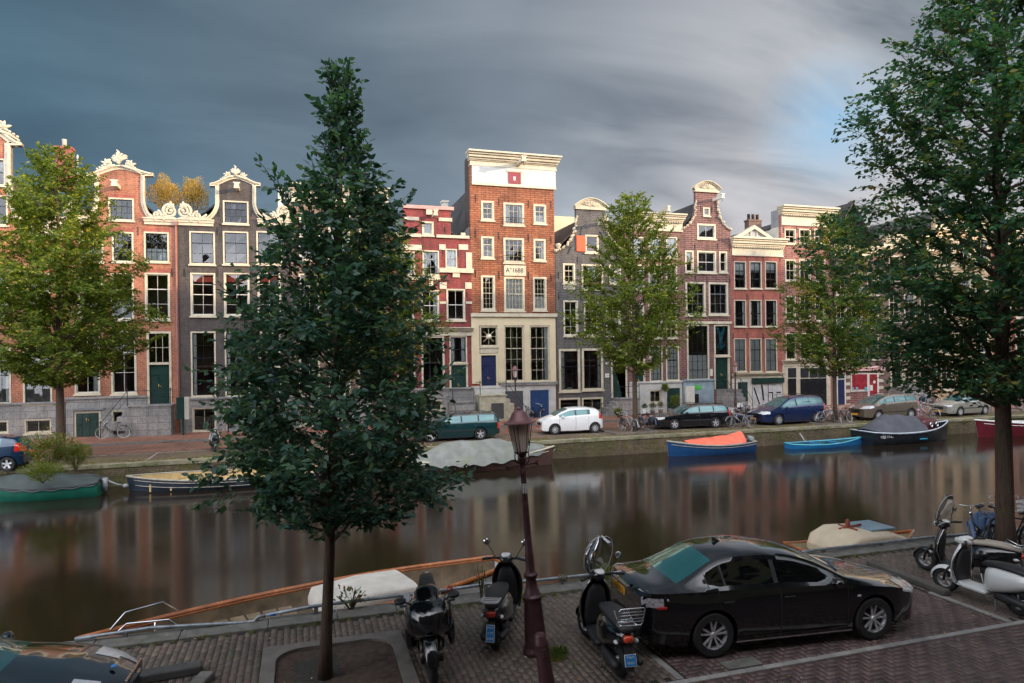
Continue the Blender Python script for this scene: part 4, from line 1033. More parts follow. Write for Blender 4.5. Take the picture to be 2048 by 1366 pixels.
# ---------------------------------------------------------------- 10  banded pinkish red, grey-cream cornice
H = House('pinkish red brick house with wide cream cornice above dark garage doors', 1564, 1662, brH, side=palewall)
for x in ((1569, 1591), (1598, 1621), (1628, 1650)): H.win(x[0], x[1], 458, 488, 2, 2, cur='none', fw=.09)
for x in ((1570, 1591), (1598, 1621), (1629, 1650)): H.win(x[0], x[1], 519, 562, 2, 2, cur='left', fw=.09)
for x in ((1571, 1591), (1599, 1621), (1629, 1650)): H.win(x[0], x[1], 592, 643, 2, 3, cur='none', fw=.09)
for x in ((1571, 1592), (1600, 1622), (1629, 1650)): H.win(x[0], x[1], 666, 719, 2, 3, cur='none', fw=.09, sash=blackpaint)
zt = H.Zp(1613, 420)
H.finish([(0, zt), (H.w, zt)], eave=H.Zp(1613, 455), ridge=H.Zp(1613, 432), front=1.0)
MB().box(.012, .24, .262, 1.2, H.Zp(1564, 460), zt-.02).box(H.w-.24, H.w-.012, .262, 1.2, H.Zp(1564, 460), zt-.02).box(.24, H.w-.24, 1.0, 1.2, H.Zp(1564, 460), zt-.03).build('attic_side', zinc, H.root)
H.cornice(1560, 1668, 415, 452, out=.55, fascia=.55)
H.anchors([(1567, 459), (1594, 459), (1624, 460), (1655, 462), (1567, 580), (1567, 662)], .5)
H.cornice(1563, 1659, 720, 731, out=.25, fascia=.4, dent=False, name='garage_cornice')
H.box('garage_front', 1565, 1660, 731, 820, -.06, -.003, H.trim)
gd = H.box('garage_door', 1600, 1651, 757, 816, -.12, -.061, blackpaint)
q = MB(); a, b, c, d = H.rect(1600, 1651, 757, 816)
for i in range(4):
    for (z0_, z1_) in ((.06, .42), (.48, .92)): q.box(a+(b-a)*(i+.12)/4, a+(b-a)*(i+.88)/4, -.135, -.12, c+(d-c)*z0_, c+(d-c)*z1_)
q.build('door_panels', blackpaint, gd, bevel=.01)
for x in ((1600, 1616), (1618, 1634), (1635, 1651)): H.box('transom_pane', x[0], x[1], 736, 755, -.09, -.061, mat('dark_pane', (.03, .035, .04), .08, var=.1))
H.box('door', 1575, 1591, 757, 816, -.10, -.061, blackpaint); H.box('transom_pane', 1575, 1591, 736, 755, -.09, -.061, MATS['dark_pane'])
H.hoist(1643, 468, L=1.9, w=.2, m=palewall, box=False)
# ---------------------------------------------------------------- 11  shop with pink sign
H = House('reddish brick house with long pink shop sign and red curtained shop window', 1662, 1767, brF, side=brI)
for x in ((1672, 1693), (1702, 1725), (1734, 1757)):
    H.win(x[0], x[1], 545, 590, 2, 3); H.win(x[0], x[1], 610, 655, 2, 3)
for x in ((1672, 1693), (1702, 1725), (1732, 1757)): H.win(x[0], x[1], 668, 719, 2, 2, cur='full', fw=.09, sash=blackpaint)
zt = H.Zp(1713, 500); H.finish([(0, zt), (H.w, zt)], eave=H.Zp(1713, 500), ridge=H.Zp(1713, 405))
H.cornice(1662, 1768, 492, 512, out=.35, fascia=.4)
pinks = mat('pink_sign_board', (.72, .50, .46), .5, var=.05)
sgn = H.box('shop_sign', 1668, 1766, 733, 741.5, -.22, -.003, pinks)
text('lettering', 'Antiquariaat Helena Prinsengracht', .32, mat('red_lettering', (.45, .04, .05), .5), sgn, (H.X(1718), -.226, H.Zp(1718, 737.2)), sx=.88, shear=.3)
for k in range(5): H.box('stone_band', 1757, 1766, 744+k*14, 750+k*14, -.05, -.003, stone); H.box('stone_band', 1691, 1700, 751+k*14, 757+k*14, -.05, -.003, stone)
rw = H.box('shop_window', 1701, 1735, 746, 783, -.06, -.003, white)
H.box('red_curtain', 1703, 1733, 748.5, 779, -.075, -.061, mat('red_curtain', (.26, .02, .03), .35, var=.25, scale=3), rw)
for (xa, xb) in ((1703, 1706), (1710, 1715), (1728, 1733)): H.box('leaflet', xa, xb, 774, 781, -.085, -.076, gb if xb < 1720 else mat('teal_leaflet', (.05, .35, .42), .6), rw)
H.box('door_frame', 1735, 1757, 746, 800, -.06, -.003, white); dd_ = H.box('door', 1738, 1753, 748.5, 796, -.08, -.061, MATS['red_curtain'])
q = MB().lathe([(.001, -.09), (.13, -.09), (.13, -.081)], (H.X(1745), 0, H.Zp(1745, 764)), 16, axis='y'); q.build('round_notice', white, dd_)
H.box('notice', 1738, 1744, 770, 781, -.09, -.081, white, dd_)
H.box('door_frame', 1673, 1691, 746, 815, -.05, -.003, white); H.box('door', 1675, 1688, 759, 812, -.07, -.051, navy); H.box('transom_pane', 1675, 1688, 748, 757, -.065, -.051, MATS['dark_pane'])
# ---------------------------------------------------------------- 12..16  houses behind the right tree
specs = [('umber brick house with black front door above a grey stoop, right of the pink sign', 1767, 1870, brI, 478),
         ('ochre brick house glimpsed through the middle of the right tree', 1870, 1985, brJ, 440),
         ('reddish brick house just right of the trunk of the right tree', 1985, 2100, brG, 470),
         ('dark brick house at the far right end of the row', 2100, 2230, brB, 455),
         ('pale plastered house beyond the dark one at the far right end of the row', 2230, 2380, brI, 470)]
for i, (lb, xl, xr, bm_, yt) in enumerate(specs):
    H = House(lb, xl, xr, bm_, side=brI); n = 3; w_ = (xr-xl)
    base = 665+(810-665)*(1-(xl-1767)/4200)
    for k in range(n):
        a_ = xl+w_*(.10+.30*k); b_ = a_+w_*.22
        for (y0_, y1_, m_) in ((.10, .25, 2), (.32, .50, 3), (.57, .73, 3)):
            Y = lambda t: yt+(base-yt)*t
            H.win(a_, b_, Y(y0_), Y(y1_), 2, m_, fw=.1)
        if not (i == 0 and k == 0): H.win(a_, b_, yt+(base-yt)*.78, yt+(base-yt)*.93, 2, 3, fw=.1)
    if i == 0: H.door(1780, 1806, 708, 772, blackpaint, panels=1, fw=.16); stoop(H, 1772, 1818, 772, 806, 1.3, 4, 0, railing=False)
    zt = H.Zp((xl+xr)/2, yt); H.finish([(0, zt), (H.w, zt)], eave=zt-.8, ridge=zt+1.2, front=.2)
    H.cornice(xl-2, xr+2, yt-6, yt+22, out=.45, fascia=.5)
# one more house beyond the left edge, seen when the camera moves
H = House('plain dark brick house beyond the left edge of the photo', -430, -190, brB)
for k in range(3):
    for (y0_, y1_) in ((390, 470), (545, 640), (690, 810)): H.win(-410+k*72, -365+k*72, y0_, y1_, 2, 3)
zt = H.Zp(-300, 340); H.finish([(0, zt), (H.w, zt)], eave=zt-.5, ridge=zt+1)
H.cornice(-430, -190, 330, 365)
for h_, a_, k_ in House.pending: h_.finish_now(*a_, **k_)
# ---------------------------------------------------------------- the row on our own side, behind the camera: it shades the near quay and far facades
ORD = 'first second third fourth fifth sixth seventh eighth ninth tenth eleventh twelfth thirteenth fourteenth fifteenth sixteenth seventeenth eighteenth nineteenth twentieth'.split(); ORD += ['twenty-'+o for o in ORD[:9]]+['thirtieth']+['thirty-'+o for o in ORD[:9]]
def near_house(u0, u1, h, m, lab, V0=-.9):
    r = empty('canal_house', (u0, V0, 0), 0, lab, 'canal house', 'canal houses on the near quay')
    w = u1-u0; hs = []; z = 1.0; k = MB(); fr = MB()
    while z+2.4 < h:
        for i in range(3):
            a = w*(.1+.29*i); b_ = a+w*.2; hs.append([(-a, z), (-b_, z), (-b_, z+1.9), (-a, z+1.9)])
            k.box(a, b_, -.1, -.08, z, z+1.9); fr.box(a, a+.09, -.09, .03, z, z+1.9).box(b_-.09, b_, -.09, .03, z, z+1.9).box(a+.09, b_-.09, -.09, .03, z+1.82, z+1.9).box(a+.09, b_-.09, -.09, .03, z, z+.08).box(a+.09, b_-.09, -.07, -.03, z+.95, z+1.0).box((a+b_)/2-.02, (a+b_)/2+.02, -.07, -.03, z+.08, z+.95)
        z += 3.1
    hp = [[(-p[0], p[1]) for p in h_] for h_ in hs]
    MB().prism([(0, 0), (w, 0), (w, h), (0, h)], -.12, .0, hp).box(0, w, -10, -.13, 0, h).build('wall', m, r)
    k.build('pane', MATS['dark_pane'], r); fr.build('window', cream, r)
    MB().prism([(-.05, h), (w+.05, h), (w/2, h+2.6)], -10, -.3).build('roof', tile, r); MB().box(0, w, -.3, .4, h-.5, h+.1).build('cornice', cream, r)
uu = -26.0; rr_ = random.Random(3); mm_ = [brA, brI, brG, brF, brH, creamwall, brE]; k_ = 0
while uu < 165:
    w_ = rr_.uniform(5.5, 8); u1_ = uu+w_
    hh_ = rr_.uniform(13.5, 16.5) if uu < 62 else (rr_.uniform(21.5, 24.0) if uu < 95 else (rr_.uniform(23.5, 26) if uu < 108 else rr_.uniform(26, 29)))  # heights raised along the right so the row's shadow reaches the far facades
    if -3.6 < uu < 1.5: hh_ = 15
    near_house(uu, u1_-.01, hh_, mm_[k_ % 7], ORD[k_]+' house from the left in the unseen row behind the camera'); uu = u1_; k_ += 1
# ================================================================== trees and plants
def leaf_mesh(name, pos, dirs, size, m, parent, fold=.25, wid=.55, fancy=False, roll=.6):
    n = len(pos); pos = np.asarray(pos); d = np.asarray(dirs)
    d = d+rng.normal(0, .28, d.shape); d /= np.linalg.norm(d, axis=1)[:, None]
    up = np.tile(np.array([0, 0, 1.0]), (n, 1))+rng.normal(0, roll, (n, 3))
    s = np.cross(d, up); s /= np.linalg.norm(s, axis=1)[:, None]+1e-9; nn = np.cross(s, d)
    L = (size*rng.uniform(.65, 1.25, n))[:, None]; w = L*wid*.5
    if fancy:
        prof = [(0, 0, 0), (.30, -1, fold), (.68, -.72, fold*.6), (1, 0, -.10), (.68, .72, fold*.6), (.30, 1, fold), (.5, 0, 0)]
        V = np.stack([pos+d*L*a+s*w*b+nn*w*c for a, b, c in prof], 1)
        F = np.array([(0, 1, 6, 6), (1, 2, 6, 6), (2, 3, 6, 6), (3, 4, 6, 6), (4, 5, 6, 6), (5, 0, 6, 6)])[:, :3]
    else:
        prof = [(0, 0, 0), (.42, -1, fold), (1, 0, -.1), (.42, 1, fold)]
        V = np.stack([pos+d*L*a+s*w*b+nn*w*c for a, b, c in prof], 1); F = np.array([(0, 1, 2), (0, 2, 3)])
    k = len(prof); Fa = (F[None]+(np.arange(n)*k)[:, None, None]).reshape(-1, 3)
    me = bpy.data.meshes.new(name); me.vertices.add(n*k); me.vertices.foreach_set('co', V.reshape(-1))
    me.loops.add(Fa.size); me.loops.foreach_set('vertex_index', Fa.reshape(-1)); me.polygons.add(len(Fa))
    me.polygons.foreach_set('loop_start', np.arange(0, Fa.size, 3)); me.polygons.foreach_set('loop_total', np.full(len(Fa), 3)); me.update(); me.validate()
    me.materials.append(m); o = bpy.data.objects.new(name, me); COL.objects.link(o); o.parent = parent; return o
bark = NT('bark'); bv = bark.obj(); bm_ = bark.nd('ShaderNodeMapping', {'Vector': bv}); bm_.inputs['Scale'].default_value = (9, 9, 1.6)
bn = bark.noise(bm_.outputs[0], 3.0, 6, .7)
bark.set(bark.p.inputs['Base Color'], bark.mix(bark.math('MULTIPLY', bark.math('SUBTRACT', bark.noise(bv, 2.2, 4), .5), 3.0, True), bark.ramp(bn, [(.3, (.035, .024, .018)), (.7, (.14, .085, .058))]), (.075, .08, .035)))
bark.p.inputs['Roughness'].default_value = .9; bark.bump(bn, 1.0, .03)
barkm = bark.m
from mathutils import noise as mnoise
def tree(label, u, v, prof, tr=.12, lean=(0, 0), leafm=None, lsize=.10, limbs=70, twigs=12, leaves=13, rise=.9, zfork=None, group=None, seed=1, z0=0.0, twl=.55, fancy=False, squash=(1, 1), branches=True, lobe=.13, rmin=.6, clumps=0, twn=12, gsc=1.3, gth=-.12):
    """prof: list of (height, crown radius) from the bottom of the crown to its tip"""
    rd = random.Random(seed); root = empty('tree', (u, v, z0), 0, label, 'tree', group)
    zs = [p[0] for p in prof]; rs = [p[1] for p in prof]; top = zs[-1]; zb = zs[0]
    rad = lambda z: float(np.interp(z, zs, rs))
    cx = lambda z: (lean[0]*z/top, lean[1]*z/top)
    t = MB(); pts = []; rr = []
    for i in range(15):
        z = top*.97*i/14; a, b = cx(z); w = .035*(z/top)
        pts.append((a+rd.gauss(0, w), b+rd.gauss(0, w), z-.05)); rr.append(tr*(1.28 if i == 0 else 1.0)*(1-(i/14)**1.1*.93))
    t.tube(pts, rr, 12); t.build('trunk', barkm, root, smooth=True)
    tp = [Vector(p) for p in pts]; tilt = 0
    def trunk_at(z):
        f = max(0, min(13.999, z/(top*.97)*14)); i = int(f); return tp[i].lerp(tp[i+1], f-i)
    br = MB(); LP = []; LD = []; az = rd.random()*6
    zst = zb-.25
    for i in range(limbs):
        f = (i+.5)/limbs; f = f**1.15; zz = zst+(top*.97-zst)*f; az += 2.39996+rd.gauss(0, .25)
        p0 = trunk_at(zz)
        # the limb climbs until it meets the crown's outline
        el = R(rd.uniform(5, 50))+f*R(25)*rise; ln = .2
        h = Vector((math.cos(az)*squash[0], math.sin(az)*squash[1], 0))
        reach = rd.uniform(rmin, 1.0)*(1+lobe*math.sin(2*az+zz*1.9+seed)+lobe*.8*math.sin(5*az-zz*2.7))
        if rd.random() < .10: reach *= 1.2
        while ln < 6:
            ze = p0.z+ln*math.sin(el)*1.05
            if ln*math.cos(el) >= rad(ze)*reach or ze > top: break
            ln += .08
        if ln < .15: ln = .15
        n = 6; lp = []; lr = []
        for k in range(n+1):
            q = k/n; bend = (.12*ln)*q*q*rd.uniform(.3, 1); p = p0+h*(ln*math.cos(el)*q)+Vector((0, 0, ln*math.sin(el)*q+bend*.4))+Vector((rd.gauss(0, .03), rd.gauss(0, .03), rd.gauss(0, .02)))*ln*q
            lp.append(p); lr.append(max(.004, tr*.30*(1-f*.6)*(1-q*.85)))
        br.tube(lp, lr, 5)
        nt = max(3, int(twigs*ln/1.5))
        for j in range(nt):
            q = .22+.78*(j+rd.random()*.7)/nt; q = min(q, 1.0); g = q*n; a = min(n-1, int(g)); b0 = lp[a].lerp(lp[a+1], g-a)
            side = 1 if j % 2 else -1; ld = (lp[a+1]-lp[a]).normalized(); perp = ld.cross(Vector((0, 0, 1)))
            td = (ld*rd.uniform(.5, 1.1)+perp*side*rd.uniform(.4, 1.0)+Vector((0, 0, rd.uniform(-.25, .55)))).normalized()
            if j == nt-1: td = ld
            tl = twl*rd.uniform(.5, 1.15)*(1-.35*f); e = b0+td*tl
            if branches: br.tube([b0, b0+td*tl*.55+Vector((0, 0, .02)), e], [.007, .005, .003], 3, cap=False)
            for k in range(leaves):
                w = (k+.5)/leaves; s = 1 if k % 2 else -1; pp = b0+td*tl*w
                sd_ = td.cross(Vector((0, 0, 1))); dd = td*.7+sd_*s*.8+Vector((0, 0, -.25+rd.uniform(-.2, .25)))
                LP.append((pp.x+rd.gauss(0, .02), pp.y+rd.gauss(0, .02), pp.z+rd.gauss(0, .02))); LD.append(tuple(dd.normalized()))
    # foliage between the limbs: twigs through the crown's outer volume, with gaps
    k = 0; tries = 0
    while k < clumps and tries < clumps*12:
        tries += 1; z = zb+(top-zb)*rd.random()**1.25; a = rd.uniform(0, 6.283); q = rd.uniform(.25, 1)**.55
        rr_ = rad(z)*q*(1+lobe*math.sin(2*a+z*1.9+seed)+lobe*.8*math.sin(5*a-z*2.7)); c0 = trunk_at(z)
        if rd.random() > (rad(z)/max(rs))**1.5+.02: continue
        p = Vector((c0.x+math.cos(a)*rr_, c0.y+math.sin(a)*rr_, z))
        if mnoise.noise(p*gsc+Vector((seed, 0, 0))) < gth: continue
        td = Vector((math.cos(a), math.sin(a), rd.uniform(-.45, .75))); td.normalize(); sd_ = td.cross(Vector((0, 0, 1))); tl = twl*rd.uniform(.5, 1.1)
        for m in range(twn):
            w = (m+.5)/twn; s = 1 if m % 2 else -1; pp = p+td*tl*(w-.6); dd = td*.6+sd_*s*.8+Vector((0, 0, -.3+rd.uniform(-.3, .3)))
            LP.append((pp.x+rd.gauss(0, .025), pp.y+rd.gauss(0, .025), pp.z+rd.gauss(0, .03))); LD.append(tuple(dd.normalized()))
        if branches: br.tube([p-td*tl*.7, p, p+td*tl*.4], [.006, .005, .003], 3, cap=False)
        k += 1
    crown = br.build('branches', barkm, root, fix=False)
    leaf_mesh('crown', LP, LD, lsize, leafm, root, fancy=fancy)
    return root
L_near = leafmat('leaf_dark_green', [(0, (.030, .082, .070)), (.5, (.056, .132, .108)), (.85, (.095, .185, .14)), (1, (.16, .26, .16))], .38, .36)
L_right = leafmat('leaf_green_turning', [(0, (.026, .090, .062)), (.55, (.050, .145, .088)), (.9, (.085, .19, .085)), (1, (.24, .24, .05))], .45, .45, ([(0, (.22, .17, .02)), (1, (.42, .25, .03))], .615))
L_far = leafmat('leaf_olive', [(0, (.060, .105, .022)), (.5, (.125, .18, .032)), (.9, (.25, .29, .05)), (1, (.5, .4, .06))], .45, .5)
L_far2 = leafmat('leaf_olive_yellow', [(0, (.05, .11, .03)), (.5, (.09, .16, .035)), (.92, (.17, .22, .045)), (1, (.45, .34, .04))], .45, .5, ([(0, (.30, .26, .03)), (1, (.48, .34, .04))], .57))
def prof(lst, px, d): return [(HZ(px, y, d), r*d/FPX) for y, r in lst]
b = G(650, 1352); D_ = dep(b)
tree('large dark green conical tree in the kerbed soil bed, in front of the canal', b.x, b.y,
     prof([(1050, 80), (1000, 190), (920, 238), (840, 228), (760, 212), (680, 192), (600, 172), (520, 150), (450, 130), (400, 112), (350, 84), (300, 56), (250, 40), (200, 28), (150, 16), (114, 6)], 660, D_),
     .085, (.38, .05), L_near, .112, 100, 10, 11, rise=1.2, lobe=.2, clumps=1500, twn=11, gsc=1.7, gth=-.06, seed=4, twl=.46, fancy=True)
b = G(2012, 1122); D_ = dep(b)
tree('tall green tree with yellowing top at the right edge, trunk standing behind the scooters', b.x, b.y,
     prof([(800, 110), (760, 190), (690, 245), (600, 268), (500, 295), (420, 285), (320, 262), (230, 250), (130, 205), (0, 140), (-110, 70), (-170, 10)], 2005, D_),
     .18, (-.12, 0), L_right, .125, 120, 12, 11, rise=.7, lobe=.18, clumps=2500, twn=11, gsc=1.2, gth=.0, seed=9, twl=.62, fancy=True)
VT = 36.0
def fartree(label, px, lst, leafm, seed, tr=.15, limbs=85, lean=0, n=12):
    d = ray(px, 665); t = VT/d.y
    return tree(label, d.x*t, VT, prof(lst, px, t), tr, (lean, 0), leafm, .155, limbs, 13, n, seed=seed, twl=.55, group='trees along the far quay', branches=False, rise=.35, lobe=.2, rmin=.6, clumps=int(2500*(2 if tr > .18 else 1)), twn=11, gsc=.8, gth=-.06)
fartree('sunlit olive green tree at the far left, above the flowering shrub', 118, [(768, 50), (735, 115), (690, 145), (640, 158), (580, 150), (500, 124), (430, 98), (370, 74), (320, 48), (288, 14)], L_far, 21, .20, 100, n=12)
fartree('sunlit olive green tree mostly hidden behind the big near tree', 748, [(765, 35), (720, 90), (660, 122), (600, 122), (540, 108), (480, 75), (430, 48), (398, 10)], L_far, 22)
fartree('olive green tree beside the parked bicycles, right of the white car', 1268, [(745, 40), (705, 88), (655, 118), (605, 128), (560, 108), (520, 88), (480, 70), (430, 54), (400, 36), (386, 16)], L_far, 23, .16)
fartree('green and yellow tree between the navy van and the beige car', 1668, [(750, 35), (715, 78), (680, 98), (640, 100), (600, 92), (560, 80), (520, 70), (480, 56), (440, 34), (428, 14)], L_far2, 24, .14)
# ---- shrubs
def bush(name, label, c, r, m, n, size, cat='shrub', stems=True, group=None, wid=.55, up=.3, pot=None, extra=None):
    root = empty(name, c, 0, label, cat, group); P_ = []; D_ = []
    while len(P_) < n:
        a = np.array([random.gauss(0, .5), random.gauss(0, .5), random.gauss(0, .5)]); l = np.linalg.norm(a)
        if l > 1.05: continue
        # clumpy
        k = .78+.22*math.sin(5*a[0]+2)*math.sin(4*a[2]+c[0])
        p = (a[0]*r[0]*k, a[1]*r[1]*k, r[2]+a[2]*r[2]*k)
        if p[2] < 0.02: continue
        P_.append(p); q = a/(l+1e-6); D_.append((q[0], q[1], q[2]+up))
    leaf_mesh('foliage', P_, D_, size, m, root, wid=wid)
    if stems:
        s = MB()
        for k in range(9):
            a = random.uniform(0, 6.28); e = (math.cos(a)*r[0]*.6, math.sin(a)*r[1]*.6, r[2]*random.uniform(.9, 1.6)); s.tube([(0, 0, 0), (e[0]*.4, e[1]*.4, e[2]*.5), e], [.018, .012, .005], 5)
        s.build('stems', barkm, root)
    return root
L_rose = leafmat('rose_leaf', [(0, (.08, .12, .03)), (.6, (.16, .20, .04)), (.9, (.24, .26, .06)), (.93, (.55, .16, .12)), (1, (.6, .25, .2))], .4)
L_fine = leafmat('fine_green', [(0, (.10, .14, .025)), (.6, (.16, .20, .04)), (1, (.24, .26, .06))], .4)
L_gold = leafmat('golden_grass_leaf', [(0, (.30, .22, .05)), (.5, (.48, .32, .10)), (1, (.62, .42, .20))], .4)
L_green = leafmat('mid_green_leaf', [(0, (.05, .09, .02)), (1, (.13, .17, .04))], .4)
L_box = leafmat('boxwood_leaf', [(0, (.03, .07, .02)), (1, (.07, .12, .04))], .2)
p = G(98, 948); bush('shrub', 'flowering rose shrub with reddish buds at the foot of the far left tree', (p.x, p.y, 0), (1.15, .6, .95), L_rose, 3600, .085)
p = G(152, 943); bush('shrub', 'feathery light green shrub right of the flowering rose shrub', (p.x, p.y, 0), (.75, .55, .68), L_fine, 4200, .11, wid=.13, up=.9)
p = G(88, 958); bush('shrub', 'low feathery green shrub hanging over the quay edge below the rose shrub', (p.x, p.y-.1, -.15), (.95, .45, .42), L_fine, 3400, .11, wid=.13, up=.6)
z = Z(360, 441)
for (px, w, mt, lb) in ((331, .72, L_gold, 'golden feathery roof garden shrub, the left one of two between the bell gables'), (388, .70, L_gold, 'thinner roof garden shrub, the right one of two between the bell gables')):
    pp = P(px, 432, FV+.9); bush('roof_shrub', lb, (pp.x, FV+.9, pp.z-.1), (w*1.6, .8, 1.4), mt, 6500, .14, wid=.2, up=.9)
# ---- clipped box balls in pots by the stoop, small plants
for i, (px, py, s, lb) in enumerate(((1287, 838, .26, 'clipped round box bush, leftmost of the four by the stone steps'), (1303, 838, .30, 'clipped round box bush, second from left by the stone steps'), (1319, 838, .33, 'taller clipped box bush, third from left by the stone steps'), (1338, 838, .28, 'clipped round box bush, rightmost of the four by the stone steps'))):
    g_ = ray(px, 665); V_ = FV-1.6; t = V_/g_.y
    r_ = bush('potted_box_bush', lb, (g_.x*t, V_, .45), (s, s, s), L_box, 900, .05, 'potted plant', stems=False, group='clipped bushes by the stone steps')
    MB().lathe([(.12, -.37), (.17, -.05), (.19, 0), (.15, .02)], (0, 0, 0), 14).build('pot', mat('grey_pot', (.2, .2, .2), .8), r_, smooth=True)
for (px, py, V_, s, lb) in ((1350, 800, FV-.9, .5, 'yellowish climbing plant at the railing above the clipped bushes'), (1236, 830, FV-2.2, .38, 'low yellow green plant at the foot of the stoop by the green door'), (1330, 775, FV-.6, .36, 'climbing plant on the stone wall beside the middle tree')):
    g_ = P(px, py, V_); bush('plant', lb, (g_.x, V_, max(.05, g_.z-s)), (s, .3, s), L_fine, 900, .09, 'plant')
# ivy on the near rail
p = G(700, 1212); bush('ivy', 'small reddish ivy growing on the quay rail right of the near trunk', (p.x, VE-.1, .0), (.42, .08, .26), L_rose, 130, .07, 'plant')
p = G(1208, 1172); bush('weed', 'yellow green weeds growing at the quay edge behind the scooter with windscreen', (p.x, VE-.35, .0), (.28, .12, .2), L_fine, 300, .1, 'plant', wid=.25, up=.8)
p = G(1115, 1315); bush('weed', 'green grass tuft at the foot of the near lamp post', (p.x, p.y, .0), (.20, .16, .07), L_green, 260, .09, 'plant', wid=.2, up=.5, stems=False)
p = G(948, 1180); bush('weed', 'thin yellow flowering stalk growing from the quay edge behind the motorcycle', (p.x, VE-.3, .0), (.12, .06, .42), L_rose, 46, .05, 'plant')
# ---- fallen leaves and litter
fl = leafmat('fallen_leaf', [(0, (.30, .13, .03)), (.5, (.45, .22, .05)), (.8, (.55, .5, .40)), (1, (.7, .68, .6))], .2)
P_ = []; D_ = []
for k in range(800):
    u_, v_ = random.uniform(-8, 24), random.uniform(5.5, VE-.1); P_.append((u_, v_, .022 if v_ < VE-.45 else .055)); D_.append((random.gauss(0, 1), random.gauss(0, 1), .05))
o = leaf_mesh('fallen_leaves', P_, D_, .045, fl, None, fold=.1, roll=.1); tag(o, 'tiny fallen leaves and petals scattered over the near paving', 'leaves', kind='stuff')
P_ = []; D_ = []
for k in range(500):
    u_, v_ = random.uniform(-18, 50), VF+.05+abs(random.gauss(0, .8)); P_.append((u_, v_, .055)); D_.append((random.gauss(0, 1), random.gauss(0, 1), .05))
o = leaf_mesh('fallen_leaves', P_, D_, .08, fl, None, fold=.1, roll=.1); tag(o, 'fallen autumn leaves scattered along the far quay', 'leaves', kind='stuff')
# ================================================================== cars
def torus(mb, c, Rr, r, n=28, m=7, T=None):
    pts = [(c[0]+Rr*math.cos(2*math.pi*k/n), c[1], c[2]+Rr*math.sin(2*math.pi*k/n)) for k in range(n)]
    return mb.tube(pts, r, m, closed=True, T=T)
def paintmat(name, col, flake=0.3, rough=.28, coat=1.0):
    t = NT(name); t.p.inputs['Base Color'].default_value = (*col, 1); t.p.inputs['Metallic'].default_value = flake
    n = t.noise(t.obj(), 1.6, 4, .6)
    t.set(t.p.inputs['Roughness'], t.math('ADD', t.math('MULTIPLY', n, .12), rough-.06)); t.p.inputs['Coat Weight'].default_value = coat
    t.set(t.p.inputs['Coat Roughness'], t.math('MULTIPLY', n, .07)); return t.m
carglass = NT('sky_tinted_car_glass'); carglass.p.inputs['Base Color'].default_value = (.03, .13, .135, 1); carglass.p.inputs['Metallic'].default_value = .35; carglass.p.inputs['Roughness'].default_value = .05  # glass tint pushed to teal so its colour carries the reflected sky
carglass.p.inputs['Specular IOR Level'].default_value = 1.0; carglass.p.inputs['Coat Weight'].default_value = .6; carglass.p.inputs['Coat Roughness'].default_value = .02; carglass = carglass.m
darkglass = NT('dark_side_glass'); darkglass.p.inputs['Base Color'].default_value = (.012, .06, .06, 1); darkglass.p.inputs['Metallic'].default_value = .15; darkglass.p.inputs['Roughness'].default_value = .05; darkglass = darkglass.m
rubber = mat('rubber', (.018, .018, .018), .75, var=.2, scale=9)
alloy = mat('alloy', (.62, .62, .64), .35, metal=.5, var=.06)
darkplastic = mat('dark_plastic', (.02, .02, .022), .55, var=.1)
chrome = mat('chrome', (.75, .76, .78), .12, metal=1.0, var=0)
lampglass = mat('lamp_lens', (.62, .64, .66), .08, var=.12, scale=20, coat=1.0)
redlens = mat('red_lens', (.55, .025, .012), .15, var=.1, scale=14, coat=1.0)
amber = mat('amber_lens', (.75, .20, .02), .15, var=.1, scale=14, coat=1.0)
platem = mat('yellow_plate', (.86, .38, .02), .45, var=.04)
redplate = mat('red_plate', (.55, .05, .03), .45, var=.04)
blueplate = mat('blue_plate', (.02, .20, .50), .4, var=.04)
